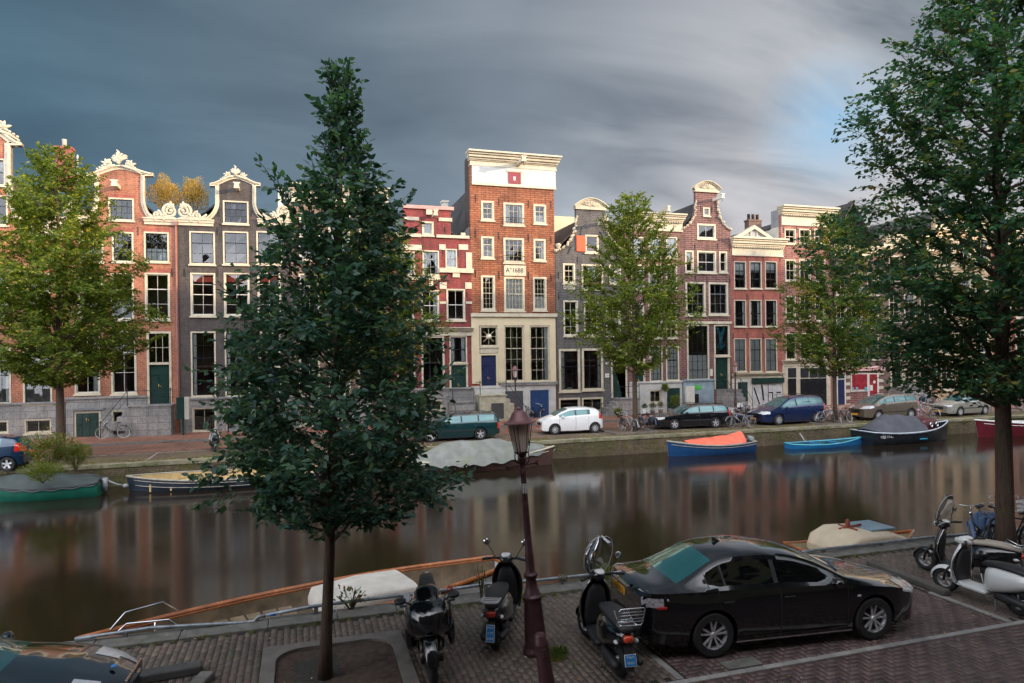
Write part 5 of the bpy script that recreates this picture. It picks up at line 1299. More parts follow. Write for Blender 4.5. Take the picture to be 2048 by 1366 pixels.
def wheel(root, x, y, r, w=.20, style='five', side=1, m=alloy, name='wheel', steer=0.0):
    T = Matrix.Translation((x, y, r)) @ Matrix.Rotation(steer, 4, 'Z')
    t = MB(); k = side
    t.lathe([(r*.64, -w/2*.9), (r*.66, -w/2), (r*.93, -w/2), (r*.985, -w*.40), (r, -w*.28), (r, w*.28), (r*.985, w*.40), (r*.93, w/2), (r*.66, w/2), (r*.64, w/2*.9)], n=36, axis='y', T=T, cap=False)
    wo = t.build(name, rubber, root, smooth=True, angle=35)
    q = MB(); yo = k*w*.42; yi = k*w*.08
    q.lathe([(r*.66, yo*1.06), (r*.66, yo*.7), (r*.60, yi), (r*.60, -k*w*.4)], n=32, axis='y', T=T, cap=False)
    q.lathe([(.002, yo*.98), (r*.10, yo*.98), (r*.14, yo*.72), (r*.14, yi)], n=14, axis='y', T=T, cap=False)
    def spoke(a, w0, w1, off=0.0):
        ca, sa = math.cos(a), math.sin(a); pts = []
        for (rr_, ww, yy) in ((r*.08, w0, yo*.80), (r*.64, w1, yo*.95)):
            for s in (-1, 1): pts.append((rr_*ca-(s*ww+off*rr_/r)*sa, yy, rr_*sa+(s*ww+off*rr_/r)*ca))
        b = [(p[0], p[1]-k*.028, p[2]) for p in pts]; q.add(pts+b, [(0, 1, 3, 2), (4, 6, 7, 5), (0, 2, 6, 4), (1, 5, 7, 3)], T)
    if style == 'five':
        for i in range(5): spoke(i*2*math.pi/5+.3, r*.10, r*.13)
    elif style == 'split':
        for i in range(5):
            for s in (-1, 1): spoke(i*2*math.pi/5+.3+s*.10, r*.035, r*.045, s*r*.12)
    else:
        for i in range(9): spoke(i*2*math.pi/9, r*.06, r*.085)
    ro = q.build('rim', m, wo, smooth=False)
    d = MB().lathe([(.001, yi), (r*.60, yi*.9)], n=24, axis='y', T=T, cap=False).lathe([(.001, k*w*.2), (r*.38, k*w*.2)], n=20, axis='y', T=T, cap=False).build('brake_disc', darkplastic, wo)
    return wo
def car(label, sp, paint, loc, rz, cat='car', name='parked_car', group='parked cars', wstyle='five', wmat=alloy):
    L, Wd, H = sp['L'], sp['W'], sp['H']; root = empty(name, loc, rz, label, cat, group)
    r = sp['r']; wb = sp['wb']; xf = L/2-sp['fo']; xr = xf-wb; clr = sp.get('clr', .19)
    xs = set(np.linspace(-L/2, L/2, 84).round(4)); ra = r+.055
    for xc in (xf, xr):
        for k in range(17): xs.add(round(xc-ra*math.cos(math.pi*k/16), 4))
        xs.add(round(xc-ra-.004, 4)); xs.add(round(xc+ra+.004, 4))
    for e in (.0, .01, .025, .05, .08, .12, .18): xs.add(round(L/2-e, 4)); xs.add(round(-L/2+e, 4))
    doors = sp['doors']
    for (a, b) in doors: xs.update((round(a-.005, 4), round(a+.005, 4), round(b-.005, 4), round(b+.005, 4)))
    for (a, b) in sp['side_glass']: xs.update((a, b))
    for k in ('ws', 'rw'): xs.update(sp[k])
    xs = sorted(xs); ys_ = [xs[0]]
    for x in xs[1:]:
        if x-ys_[-1] > .0035: ys_.append(x)
    xs = np.array(ys_)
    fine = np.linspace(-L/2-.4, L/2+.4, 900)
    def smooth(pts, sig):
        pts = sorted(pts); f = np.interp(fine, [p[0] for p in pts], [p[1] for p in pts]); n = max(1, int(sig/(fine[1]-fine[0])*3)); k = np.exp(-.5*(np.arange(-n, n+1)/(n/3))**2); k /= k.sum()
        fp = np.pad(f, n, mode='edge'); return np.interp(xs, fine, np.convolve(fp, k, 'valid'))
    top = smooth(sp['top'], sp.get('sig', .07)); belt = smooth(sp['belt'], .12)
    wpl = smooth([(-L/2-.4, .60), (-L/2, .74), (-L/2+.10, .89), (-L/2+.35, .965), (-L/2+.8, 1), (L/2-.9, 1), (L/2-.45, .955), (L/2-.14, .84), (L/2, .66), (L/2+.4, .5)], .045)*Wd/2
    zb = smooth([(-L/2-.1, .34), (-L/2+.10, .27), (-L/2+.5, clr+.02), (0, clr), (L/2-.5, clr+.02), (L/2-.08, clr+.03), (L/2, .27)], .05)
    rb = sp.get('roofw', .70)
    shoulder = sp.get('shoulder', .045); flare = sp.get('flare', .018)
    NL, NG, NR = 11, 7, 8
    rows = []; info = []
    for i, x in enumerate(xs):
        z0 = zb[i]; arch = 0
        for xc in (xf, xr):
            d = abs(x-xc)
            if d < ra+.0005: z0 = max(z0, r+math.sqrt(max(0, ra*ra-d*d))); arch = 1
        zt = top[i]; zs = min(belt[i], zt-.035); w = wpl[i]
        g = min(1, max(0, (zt-zs-.04)/max(.1, (H-belt[i]-.1))))
        half = []
        for j in range(NL+1):
            t = j/NL; z = z0+(zs-z0)*t; q = (z-.58)/.42
            y = w*(1-.055*q*q-(0 if z > .62 else .02*(.62-z)/.4))+(flare*max(0, 1-abs(z-r)/(ra*1.5))*max(0, 1-min(abs(x-xf), abs(x-xr))/(ra*1.35))**.5 if arch or min(abs(x-xf), abs(x-xr)) < ra*1.35 else 0)
            half.append((y, z))
        ys = half[-1][0]
        yr = ys*(.86*(1-g)+g*(rb/.97)); crown = .05+.03*g; zr = zt-crown
        if zr < zs+.012: zr = zs+.012
        for j in range(1, NG+1):
            t = j/NG; y = (ys-shoulder*min(1, 3*t)*g)*(1-t)+yr*t + .02*math.sin(math.pi*t)*g
            half.append((y, zs+(zr-zs)*(t if g > .05 else math.sin(t*math.pi/2))))
        for j in range(1, NR+1):
            t = j/NR; a = t*math.pi/2; half.append((yr*(1-t), zr+(zt-zr)*math.sin(a)**.75))
        rows.append(half); info.append((g, yr))
    K = NL+NG+NR+1
    def ztop_shift(x): 
        b = 0
        for (key, s) in (('ws', .13), ('rw', -.10)):
            a0, a1 = sorted(sp[key]); m = (a0+a1)/2
            b += s*math.exp(-((x-m)/(abs(a1-a0)*.62+.12))**4)
        # plan curvature of the nose and tail
        b += sp.get('nose', .10)*max(0, (x-(L/2-.35))/.35)**1.5-sp.get('tail', .07)*max(0, ((-L/2+.35)-x)/.35)**1.5
        return b
    P3 = []
    for i, x in enumerate(xs):
        h = rows[i]; sh = ztop_shift(x); wmax = max(.1, wpl[i])
        full = []
        for j, (y, z) in enumerate(h):
            k = sh*(1-(y/wmax)**2); full.append((x+k, y, z))
        P3.append([(a, -b, c) for a, b, c in full[:-1]]+full[::-1])
    n = 2*K-1; nx = len(xs)
    V = [p for row in P3 for p in row]
    sets = {}
    def put(key, f): sets.setdefault(key, []).append(f)
    for i in range(nx-1):
        xm = (xs[i]+xs[i+1])/2; g = (info[i][0]+info[i+1][0])/2
        for j in range(n-1):
            jj = j if j < K-1 else n-2-j   # 0 at the sill .. K-2 at the centre line
            f = (i*n+j, i*n+j+1, (i+1)*n+j+1, (i+1)*n+j); side = 'R' if j < K-1 else 'L'
            key = 'body'
            if jj < NL:
                for d, (a, b) in enumerate(doors):
                    if a-.005 <= xm <= b+.005 and jj >= 1:
                        key = ('door', d, side) if a+.004 < xm < b-.004 else 'seam'
                if jj == 0 and sp.get('sill'): key = 'trim'
            elif jj < NL+NG:
                jg = jj-NL
                if g > .16 and 0 < jg < NG-1:
                    key = ('pillar', 0 if xm < 0 else 1, side) if sp['side_glass'][0][0]-.02 < xm < sp['side_glass'][-1][1]+.02 else 'body'
                    for s_, (a, b) in enumerate(sp['side_glass']):
                        if a <= xm <= b: key = ('side_window', s_, side)
            else:
                a, b = sorted(sp['ws'])
                if a <= xm <= b: key = 'windshield' if jj >= NL+NG+1 or g > .3 and jj >= NL+NG+1 else 'body'
                a, b = sorted(sp['rw'])
                if a <= xm <= b: key = 'rear_window' if jj >= NL+NG+1 else 'body'
            put(key, f)
    # caps
    put('body', tuple(range(n-1, -1, -1))); put('body', tuple((nx-1)*n+k for k in range(n)))
    def emit(name, fs, m, parent=root, off=0.0, smooth=True):
        used = sorted({i for f in fs for i in f}); mp = {a: b for b, a in enumerate(used)}
        q = MB(); q.v = [V[a] for a in used]; q.f = [tuple(mp[a] for a in f) for f in fs]
        o = q.build(name, m, parent, smooth=smooth, fix=True, angle=38)
        return o
    body = emit('body', sets['body'], paint)
    if 'seam' in sets: emit('door_seam', sets['seam'], darkplastic, body)
    if 'trim' in sets: emit('sill_trim', sets['trim'], darkplastic)
    for k_ in sets:
        if isinstance(k_, tuple) and k_[0] == 'door':
            d = emit('door', sets[k_], paint); a, b = doors[k_[1]]; sg = -1 if k_[2] == 'R' else 1
            zz = sp['belt'][len(sp['belt'])//2][1]-.12; hx = a+.14
            MB().box(hx-.09, hx+.09, sg*(Wd/2-.012)-.016, sg*(Wd/2-.012)+.016, zz-.016, zz+.016).build('handle', sp.get('handle', paint), d, bevel=.008)
            if sp.get('rub'): MB().box(a+.03, b-.03, sg*(Wd/2-.004)-.012, sg*(Wd/2-.004)+.012, .50, .555).build('rub_strip', darkplastic, d, bevel=.004)
        elif isinstance(k_, tuple) and k_[0] == 'pillar': emit('pillar_trim', sets[k_], darkplastic)
        elif isinstance(k_, tuple): emit('side_window', sets[k_], sp.get('sg', carglass))
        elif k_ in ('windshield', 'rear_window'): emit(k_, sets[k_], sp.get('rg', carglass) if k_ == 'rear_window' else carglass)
    # underbody, seen as the dark in the wheel arches
    MB().box(-L/2+.25, L/2-.25, -Wd/2+.26, Wd/2-.26, clr-.02, .62).box(xr+ra+.02, xf-ra-.02, -Wd/2+.06, Wd/2-.06, clr-.01, .5).build('underbody', darkplastic, root)
    for x, st in ((xf, sp.get('steer', 0)), (xr, 0)):
        for s in (-1, 1): wheel(root, x, s*(Wd/2-.115), r, .205, wstyle, s, wmat, steer=st)
    # lamps: skin patches standing 4 mm proud
    bm = bmesh.new(); me = body.data; bm.from_mesh(me); bm.normal_update()
    def surf_patch(name, cond, m, off=.005):
        fs = [f for f in bm.faces if len(f.verts) <= 4 and cond(f.calc_center_median())]
        for sg in (-1, 1):
            q = MB(); mp = {}
            for f in fs:
                if f.calc_center_median().y*sg < 0: continue
                idx = []
                for v in f.verts:
                    if v.index not in mp: mp[v.index] = len(q.v); q.v.append(tuple(v.co+v.normal*off))
                    idx.append(mp[v.index])
                q.f.append(tuple(idx))
            if q.f: q.build(name, m, root, smooth=True, fix=False)
    for (nm, x0, x1, z0, z1, m) in sp['lamps']:
        surf_patch(nm, lambda c: x0 <= c.x <= x1 and z0+(sp.get('lampslope', 0)*(x1-c.x) if nm == 'headlight' else 0) <= c.z <= z1+(sp.get('lampslope', 0)*(x1-c.x) if nm == 'headlight' else 0) and abs(c.y) > Wd*.20, m)
    bm.free()
    # bumpers' dark openings, grille, plates
    xe = L/2+sp.get('nose', .10)
    q = MB()
    for k in range(4): z = sp.get('grz', .50)+k*.035; q.box(xe-.20, xe-.012-.01*k, -.30, .30, z, z+.018)
    q.build('grille', darkplastic, root)
    for (sx, z) in ((1, sp.get('fpz', .36)), (-1, sp['rpz'])):
        if sx == 1: px_ = xe+.004
        else: px_ = -L/2-sp.get('tail', .07)-.012
        p = MB().box(min(px_, px_+sx*.014), max(px_, px_+sx*.014), -.26, .26, z-.055, z+.055).build('licence_plate', sp.get('plate', platem), root, bevel=.003)
        if sp.get('platetext') and sx == sp.get('textend', -1):
            text('lettering', sp['platetext'], .125, blackm, p, (px_+sx*.017, 0.02*(-sx), z-.004), rot=(R(90), 0, R(90*sx)), sx=.92, depth=.001)
            MB().box(px_+sx*.0142, px_+sx*.0148, -sx*.255 if sx > 0 else .215, -sx*.215 if sx > 0 else .255, z-.052, z+.052).build('blue_strip', blueplate, p) if False else None
    # mirrors, roof rails, wipers
    xm_ = sp['side_glass'][-1][1]-.12; zm = float(np.interp(xm_, xs, belt))+.07
    for s in (-1, 1):
        MB().ball((xm_, s*(Wd/2+.08), zm), (.075, .11, .075), 12).tube([(xm_, s*(Wd/2-.06), zm-.05), (xm_, s*(Wd/2+.03), zm-.02)], .028, 6).build('mirror', sp.get('mirror', paint), root, smooth=True)
    if sp.get('rails'):
        for s in (-1, 1):
            y = s*(Wd/2*rb-.02); a, b = sp['rails']; MB().tube([(a, y, H-.06), (a+.06, y, H+.012), (b-.06, y, H+.012), (b, y, H-.06)], .016, 6).build('roof_rail', darkplastic, root)
    if sp.get('spoiler'):
        pass
    return root
def HD(a, b):
    """heading and centre of a car whose near-side wheels touch the ground at a (rear) and b (front)"""
    return math.atan2(b.y-a.y, b.x-a.x)
def place(sp, prear, pfront, side, pushback=0.0):
    """world place from where the two visible wheels stand; side=+1 if the visible wheels are on the car's left"""
    a, b = G(*prear), G(*pfront); h = HD(a, b); c = (a+b)/2; d = Vector((math.cos(h), math.sin(h), 0)); lf = Vector((-d.y, d.x, 0))
    xf = sp['L']/2-sp['fo']; xmid = xf-sp['wb']/2
    c = c-d*xmid-lf*side*(sp['W']/2-.03); return (c.x, c.y, .012), h
HLR = lampglass
tealglass = NT('sky_teal_rear_glass'); tealglass.p.inputs['Base Color'].default_value = (.06, .25, .25, 1); tealglass.p.inputs['Metallic'].default_value = .75; tealglass.p.inputs['Roughness'].default_value = .05; tealglass = tealglass.m  # bright teal base colour stands in for sky reflected in green-tinted glass
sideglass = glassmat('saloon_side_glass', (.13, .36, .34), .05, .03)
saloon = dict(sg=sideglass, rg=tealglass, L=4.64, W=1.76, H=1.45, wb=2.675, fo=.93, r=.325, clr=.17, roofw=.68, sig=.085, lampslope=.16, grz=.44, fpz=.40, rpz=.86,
    top=[(2.5, .60), (2.32, .66), (2.18, .74), (1.85, .83), (1.30, .925), (.98, .985), (.55, 1.20), (.10, 1.37), (-.30, 1.44), (-.75, 1.45), (-1.05, 1.40), (-1.32, 1.26), (-1.68, 1.08), (-1.95, 1.055), (-2.24, 1.05), (-2.30, .98), (-2.34, .86), (-2.5, .8)],
    belt=[(2.3, .62), (1.9, .76), (1.2, .86), (.6, .905), (-.6, .945), (-1.4, .965), (-2.3, .97)],
    doors=[(-1.18, -.20), (-.19, .93)], side_glass=[(-1.30, -1.06), (-1.03, -.27), (-.20, .80)], ws=(.22, 1.02), rw=(-1.72, -1.10),
    lamps=[('headlight', 1.95, 2.42, .60, .70, HLR), ('taillight', -2.42, -2.06, .79, .90, mat('smoked_lens', (.30, .28, .30), .1, var=.45, scale=26, coat=1.0))],
    platetext='65-GDN-5', handle=None, nose=.13, tail=.09)
saloon['handle'] = paintmat('black_car_paint', (.004, .0045, .006), .0, .12)
black_car = MATS['black_car_paint']
loc, h = place(saloon, (1426.5, 1317), (1751, 1281), -1)
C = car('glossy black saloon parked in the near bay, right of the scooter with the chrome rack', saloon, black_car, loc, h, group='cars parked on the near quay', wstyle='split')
# details of the near saloon: antenna fin, chrome strip on the boot, amber corner of the tail lamp, badges, wipers
seatm_ = mat('grey_car_seat', (.10, .12, .12), .8, var=.1)
for (x, yy) in ((.05, -.38), (.05, .38), (-.85, -.36), (-.85, .36)):
    MB().loft([(.45, x, yy, .25, .24, 5), (.58, x, yy, .26, .25, 5), (.62, x, yy, .2, .2, 5)], 14, axis='z').loft([(.55, x-.22, yy, .06, .23, 4), (.95, x-.33, yy, .06, .23, 4), (1.10, x-.37, yy, .05, .18, 4)], 14, axis='z').loft([(1.12, x-.38, yy, .03, .10, 3), (1.2, x-.39, yy, .045, .13, 3), (1.29, x-.40, yy, .03, .10, 3)], 12, axis='z').build('seat', seatm_, C, smooth=True)
torus(MB(), (0, 0, 0), .18, .015, 20, 6, T=Matrix.Translation((.52, .38, .93)) @ Matrix.Rotation(R(65), 4, 'Y') @ Matrix.Rotation(R(90), 4, 'X')).build('steering_wheel', darkplastic, C, smooth=True)
MB().loft([(.62, 0, .84, .68, .05, 4), (.95, 0, .87, .70, .06, 4)], 14).build('dashboard', darkplastic, C, smooth=True)
q = MB().prism([(-.86, 1.445), (-.72, 1.445), (-.84, 1.51)], -.012, .012); q.build('roof_fin', darkplastic, C)
xb = -2.32-.105
MB().box(xb-.012, xb+.03, -.40, .40, .955, .99).build('chrome_strip', chrome, C, bevel=.008)
MB().ball((xb-.014, 0, 1.0), (.012, .032, .032), 12).build('badge', chrome, C, smooth=True)
MB().ball((xb+.42, -.885, .93-.03), (.02, .008, .02), 10).build('side_badge', chrome, C, smooth=True)
for s in (-1, 1): MB().box(-2.16, -2.02, s*.868-.008, s*.868+.008, .775, .81).build('side_reflector', redlens, C, bevel=.004)
MB().box(xb+.03, xb+.16, -.60, .60, .30, .44).build('bumper_insert', darkplastic, C, bevel=.03)
MB().tube([(.98, -.55, 1.01), (1.0, .05, 1.03)], .01, 4).tube([(.96, .0, 1.02), (.98, .62, 1.0)], .01, 4).build('wipers', blackm, C)
MB().box(1.08, 1.14, -.885, -.875, .70, .73).build('side_repeater', lampglass, C)
MB().box(-.95, .98, -.892, -.878, .205, .222).build('sill_chrome', chrome, C)
# the second black car at the bottom left corner: bonnet, windscreen and front right wing in view
hatch = dict(saloon); hatch.update(L=4.52, wb=2.72, fo=.78, rails=None, platetext=None, nose=.16,
    top=[(2.45, .62), (2.26, .70), (2.10, .82), (1.75, .93), (1.30, 1.0), (.92, 1.06), (.45, 1.27), (.05, 1.40), (-.35, 1.44), (-.9, 1.44), (-1.3, 1.38), (-1.8, 1.15), (-2.0, 1.10), (-2.2, 1.06), (-2.28, .9), (-2.5, .8)],
    lamps=[('headlight', 1.86, 2.42, .66, .80, HLR), ('taillight', -2.42, -2.02, .80, .92, redlens)], plate=platem, lampslope=.18)
p = G(262, 1395)
C2 = car('glossy black car at the bottom left corner, only its bonnet and windscreen in view', hatch, paintmat('black_blue_car_paint', (.004, .008, .014), .0, .1), (-4.30, 9.22, .012), R(-3), group='cars parked on the near quay', wstyle='split')
q = MB()
for k in range(7): q.box(2.26+.10, 2.26+.13, -.30+.045*k, -.285+.045*k, .62, .78)
for k in range(7): q.box(2.26+.10, 2.26+.13, .02+.045*k, .035+.045*k, .62, .78)
q.build('grille_bars', chrome, C2)
MB().ball((2.17, 0, .845), (.04, .04, .014), 12).build('badge', mat('blue_badge', (.05, .25, .6), .3), C2, smooth=True)
# ---- far side
green_p = paintmat('dark_teal_paint', (.003, .040, .046), .3); white_p = paintmat('white_car_paint', (.80, .80, .80), 0, .3); black_p = paintmat('black_wagon_paint', (.006, .008, .012), .2, .2)
navy_p = paintmat('navy_car_paint', (.008, .022, .085), .4); beige_p = paintmat('beige_grey_paint', (.20, .165, .13), .5); silver_p = paintmat('silver_paint', (.42, .42, .38), .5); bluegreen_p = paintmat('blue_hatch_paint', (.006, .03, .07), .3)
wagon = dict(L=4.72, W=1.76, H=1.44, wb=2.66, fo=.95, r=.32, clr=.18, roofw=.74, sig=.06, lampslope=.05, grz=.5, fpz=.38, rpz=.80, rub=True, rails=(-1.9, .2),
    top=[(2.5, .66), (2.34, .72), (2.2, .80), (1.6, .88), (1.10, .93), (.95, .97), (.55, 1.19), (.15, 1.38), (-.2, 1.43), (-1.2, 1.44), (-1.95, 1.41), (-2.12, 1.30), (-2.30, 1.0), (-2.36, .8), (-2.5, .7)],
    belt=[(2.3, .66), (1.9, .78), (1.2, .86), (.6, .90), (-.6, .92), (-2.3, .95)],
    doors=[(-1.12, -.20), (-.19, .90)], side_glass=[(-2.02, -1.20), (-1.12, -.28), (-.20, .78)], ws=(.22, .98), rw=(-2.30, -2.05),
    lamps=[('headlight', 2.0, 2.5, .60, .72, HLR), ('taillight', -2.5, -2.16, .62, 1.22, redlens)], nose=.10, tail=.04)
wagon2 = dict(wagon); wagon2['lamps'] = [('headlight', 2.0, 2.5, .62, .74, HLR), ('taillight', -2.5, -2.2, .55, .88, redlens)]
wagon2['top'] = [(2.5, .68), (2.36, .74), (2.2, .82), (1.6, .88), (1.10, .92), (.95, .97), (.5, 1.22), (.2, 1.38), (-.1, 1.42), (-1.2, 1.44), (-2.05, 1.43), (-2.18, 1.33), (-2.34, .98), (-2.38, .8), (-2.5, .7)]
city = dict(L=3.60, W=1.60, H=1.49, wb=2.385, fo=.68, r=.295, clr=.18, roofw=.70, sig=.05, lampslope=.12, grz=.52, fpz=.42, rpz=.70, plate=redplate, doors=[(-.88, -.12), (-.11, .86)],
    top=[(1.95, .70), (1.79, .76), (1.66, .86), (1.35, .97), (1.02, 1.06), (.6, 1.28), (.15, 1.46), (-.3, 1.49), (-1.0, 1.46), (-1.42, 1.38), (-1.60, 1.20), (-1.70, .95), (-1.80, .8), (-1.95, .75)],
    belt=[(1.7, .72), (1.3, .86), (.6, .93), (-.6, 1.00), (-1.7, 1.08)], side_glass=[(-1.02, -.94), (-.86, -.18), (-.10, .80)], ws=(.18, 1.02), rw=(-1.68, -1.45),
    lamps=[('headlight', 1.30, 1.85, .72, .84, HLR), ('taillight', -1.85, -1.52, .80, 1.12, redlens)], nose=.10, tail=.05, mirror=None)
city['mirror'] = white_p
van = dict(L=4.80, W=1.98, H=1.75, wb=2.87, fo=1.0, r=.335, clr=.18, roofw=.72, sig=.08, lampslope=.1, grz=.55, fpz=.40, rpz=.85, rub=False, rails=(-1.9, .3),
    top=[(2.6, .66), (2.40, .72), (2.24, .84), (1.80, .98), (1.35, 1.08), (1.15, 1.14), (.6, 1.44), (.20, 1.64), (-.3, 1.73), (-1.3, 1.75), (-2.0, 1.70), (-2.18, 1.58), (-2.34, 1.2), (-2.40, .9), (-2.6, .8)],
    belt=[(2.3, .70), (1.9, .86), (1.2, .98), (.6, 1.02), (-.6, 1.08), (-2.3, 1.16)], doors=[(-1.05, -.02), (-.01, 1.0)], side_glass=[(-2.05, -1.05), (-1.02, -.10), (.0, .98)], ws=(.28, 1.22), rw=(-2.34, -2.14),
    lamps=[('headlight', 1.98, 2.55, .66, .80, HLR), ('taillight', -2.55, -2.16, .86, 1.22, redlens)], nose=.12, tail=.05)
mpv = dict(van); mpv.update(L=4.59, W=1.83, H=1.67, wb=2.73, fo=.92, rub=True, top=[(2.5, .68), (2.30, .76), (2.12, .88), (1.78, 1.0), (1.55, 1.08), (.9, 1.40), (.35, 1.60), (-.2, 1.66), (-1.2, 1.66), (-1.85, 1.58), (-2.06, 1.44), (-2.22, 1.1), (-2.29, .85), (-2.5, .8)],
    side_glass=[(-1.95, -1.10), (-1.02, -.12), (-.05, .62), (.68, 1.15)], doors=[(-1.05, -.10), (-.09, .95)], ws=(.42, 1.58), rw=(-2.22, -2.02), lamps=[('headlight', 1.70, 2.45, .74, .88, HLR), ('taillight', -2.45, -2.06, .90, 1.35, redlens)], rails=(-1.7, .2))
est = dict(wagon); est.update(L=4.4, W=1.70, H=1.45, wb=2.54, rub=True, lamps=[('headlight', 1.95, 2.4, .64, .74, HLR), ('taillight', -2.4, -2.05, .6, .9, redlens)],
    top=[(2.4, .68), (2.2, .74), (2.0, .86), (1.4, .93), (1.05, .98), (.5, 1.26), (.2, 1.40), (-.2, 1.45), (-1.3, 1.45), (-1.9, 1.41), (-2.05, 1.2), (-2.18, .9), (-2.3, .8)], rw=(-2.16, -1.98), side_glass=[(-1.92, -1.20), (-1.12, -.28), (-.20, .78)])
FG = 'cars parked along the far quay'
for (lb, sp, pm, pr, pf, sd, ws_) in (
    ('dark teal estate car behind the near tree, its rear lamps towards the near lamp post', wagon2, green_p, (952, 880.5), (872, 884.5), 1, 'five'),
    ('white small hatchback with red number plate, between the teal estate and the middle tree', city, white_p, (1190, 866.5), (1110.8, 870), 1, 'nine'),
    ('black estate car with tall red rear lamps, right of the bicycles at the middle tree', wagon, black_p, (1431.8, 856.5), (1349.7, 860), 1, 'five'),
    ('navy blue minivan in front of the graffitied roller shutter', van, navy_p, (1633.5, 846.8), (1557.9, 851.2), 1, 'nine'),
    ('beige grey family car in front of the pink shop sign', mpv, beige_p, (1825.5, 838), (1755, 842), 1, 'nine'),
    ('silver estate car under the branches of the right tree', est, silver_p, (1974, 829.5), (1918, 833.5), 1, 'nine')):
    loc, h = place(sp, pr, pf, sd); car(lb, sp, pm, loc, h, group=FG, wstyle=ws_)
loc = G(-35, 945); car('dark blue hatchback cut off by the left edge, beside the flowering shrub', city, bluegreen_p, (loc.x-.3, loc.y+.6, .012), R(180-3), group=FG)
# ================================================================== bicycles, scooters, motorcycle
wirem = mat('steel_wire', (.35, .35, .36), .35, metal=.9, var=0)
def torus(mb, c, Rr, r, n=28, m=7, T=None):
    pts = [(c[0]+Rr*math.cos(2*math.pi*k/n), c[1], c[2]+Rr*math.sin(2*math.pi*k/n)) for k in range(n)]
    return mb.tube(pts, r, m, closed=True, T=T)
def bikewheel(root, x, r=.34, T=None, spokes=20, tyre=rubber, name='wheel'):
    T = T or Matrix.Identity(4); w = torus(MB(), (x, 0, r), r-.02, .019, 30, 6, T).build(name, tyre, root, smooth=True)
    q = torus(MB(), (x, 0, r), r-.042, .010, 30, 5, T); q.tube([T @ Vector((x, -.045, r)), T @ Vector((x, .045, r))], .02, 7)
    for k in range(spokes):
        a = 2*math.pi*k/spokes; s = .03 if k % 2 else -.03
        q.tube([T @ Vector((x+.02*math.cos(a), s, r+.02*math.sin(a))), T @ Vector((x+(r-.045)*math.cos(a+.1), 0, r+(r-.045)*math.sin(a+.1)))], .0022, 3, cap=False)
    q.build('rim', wirem, w, smooth=True); return w
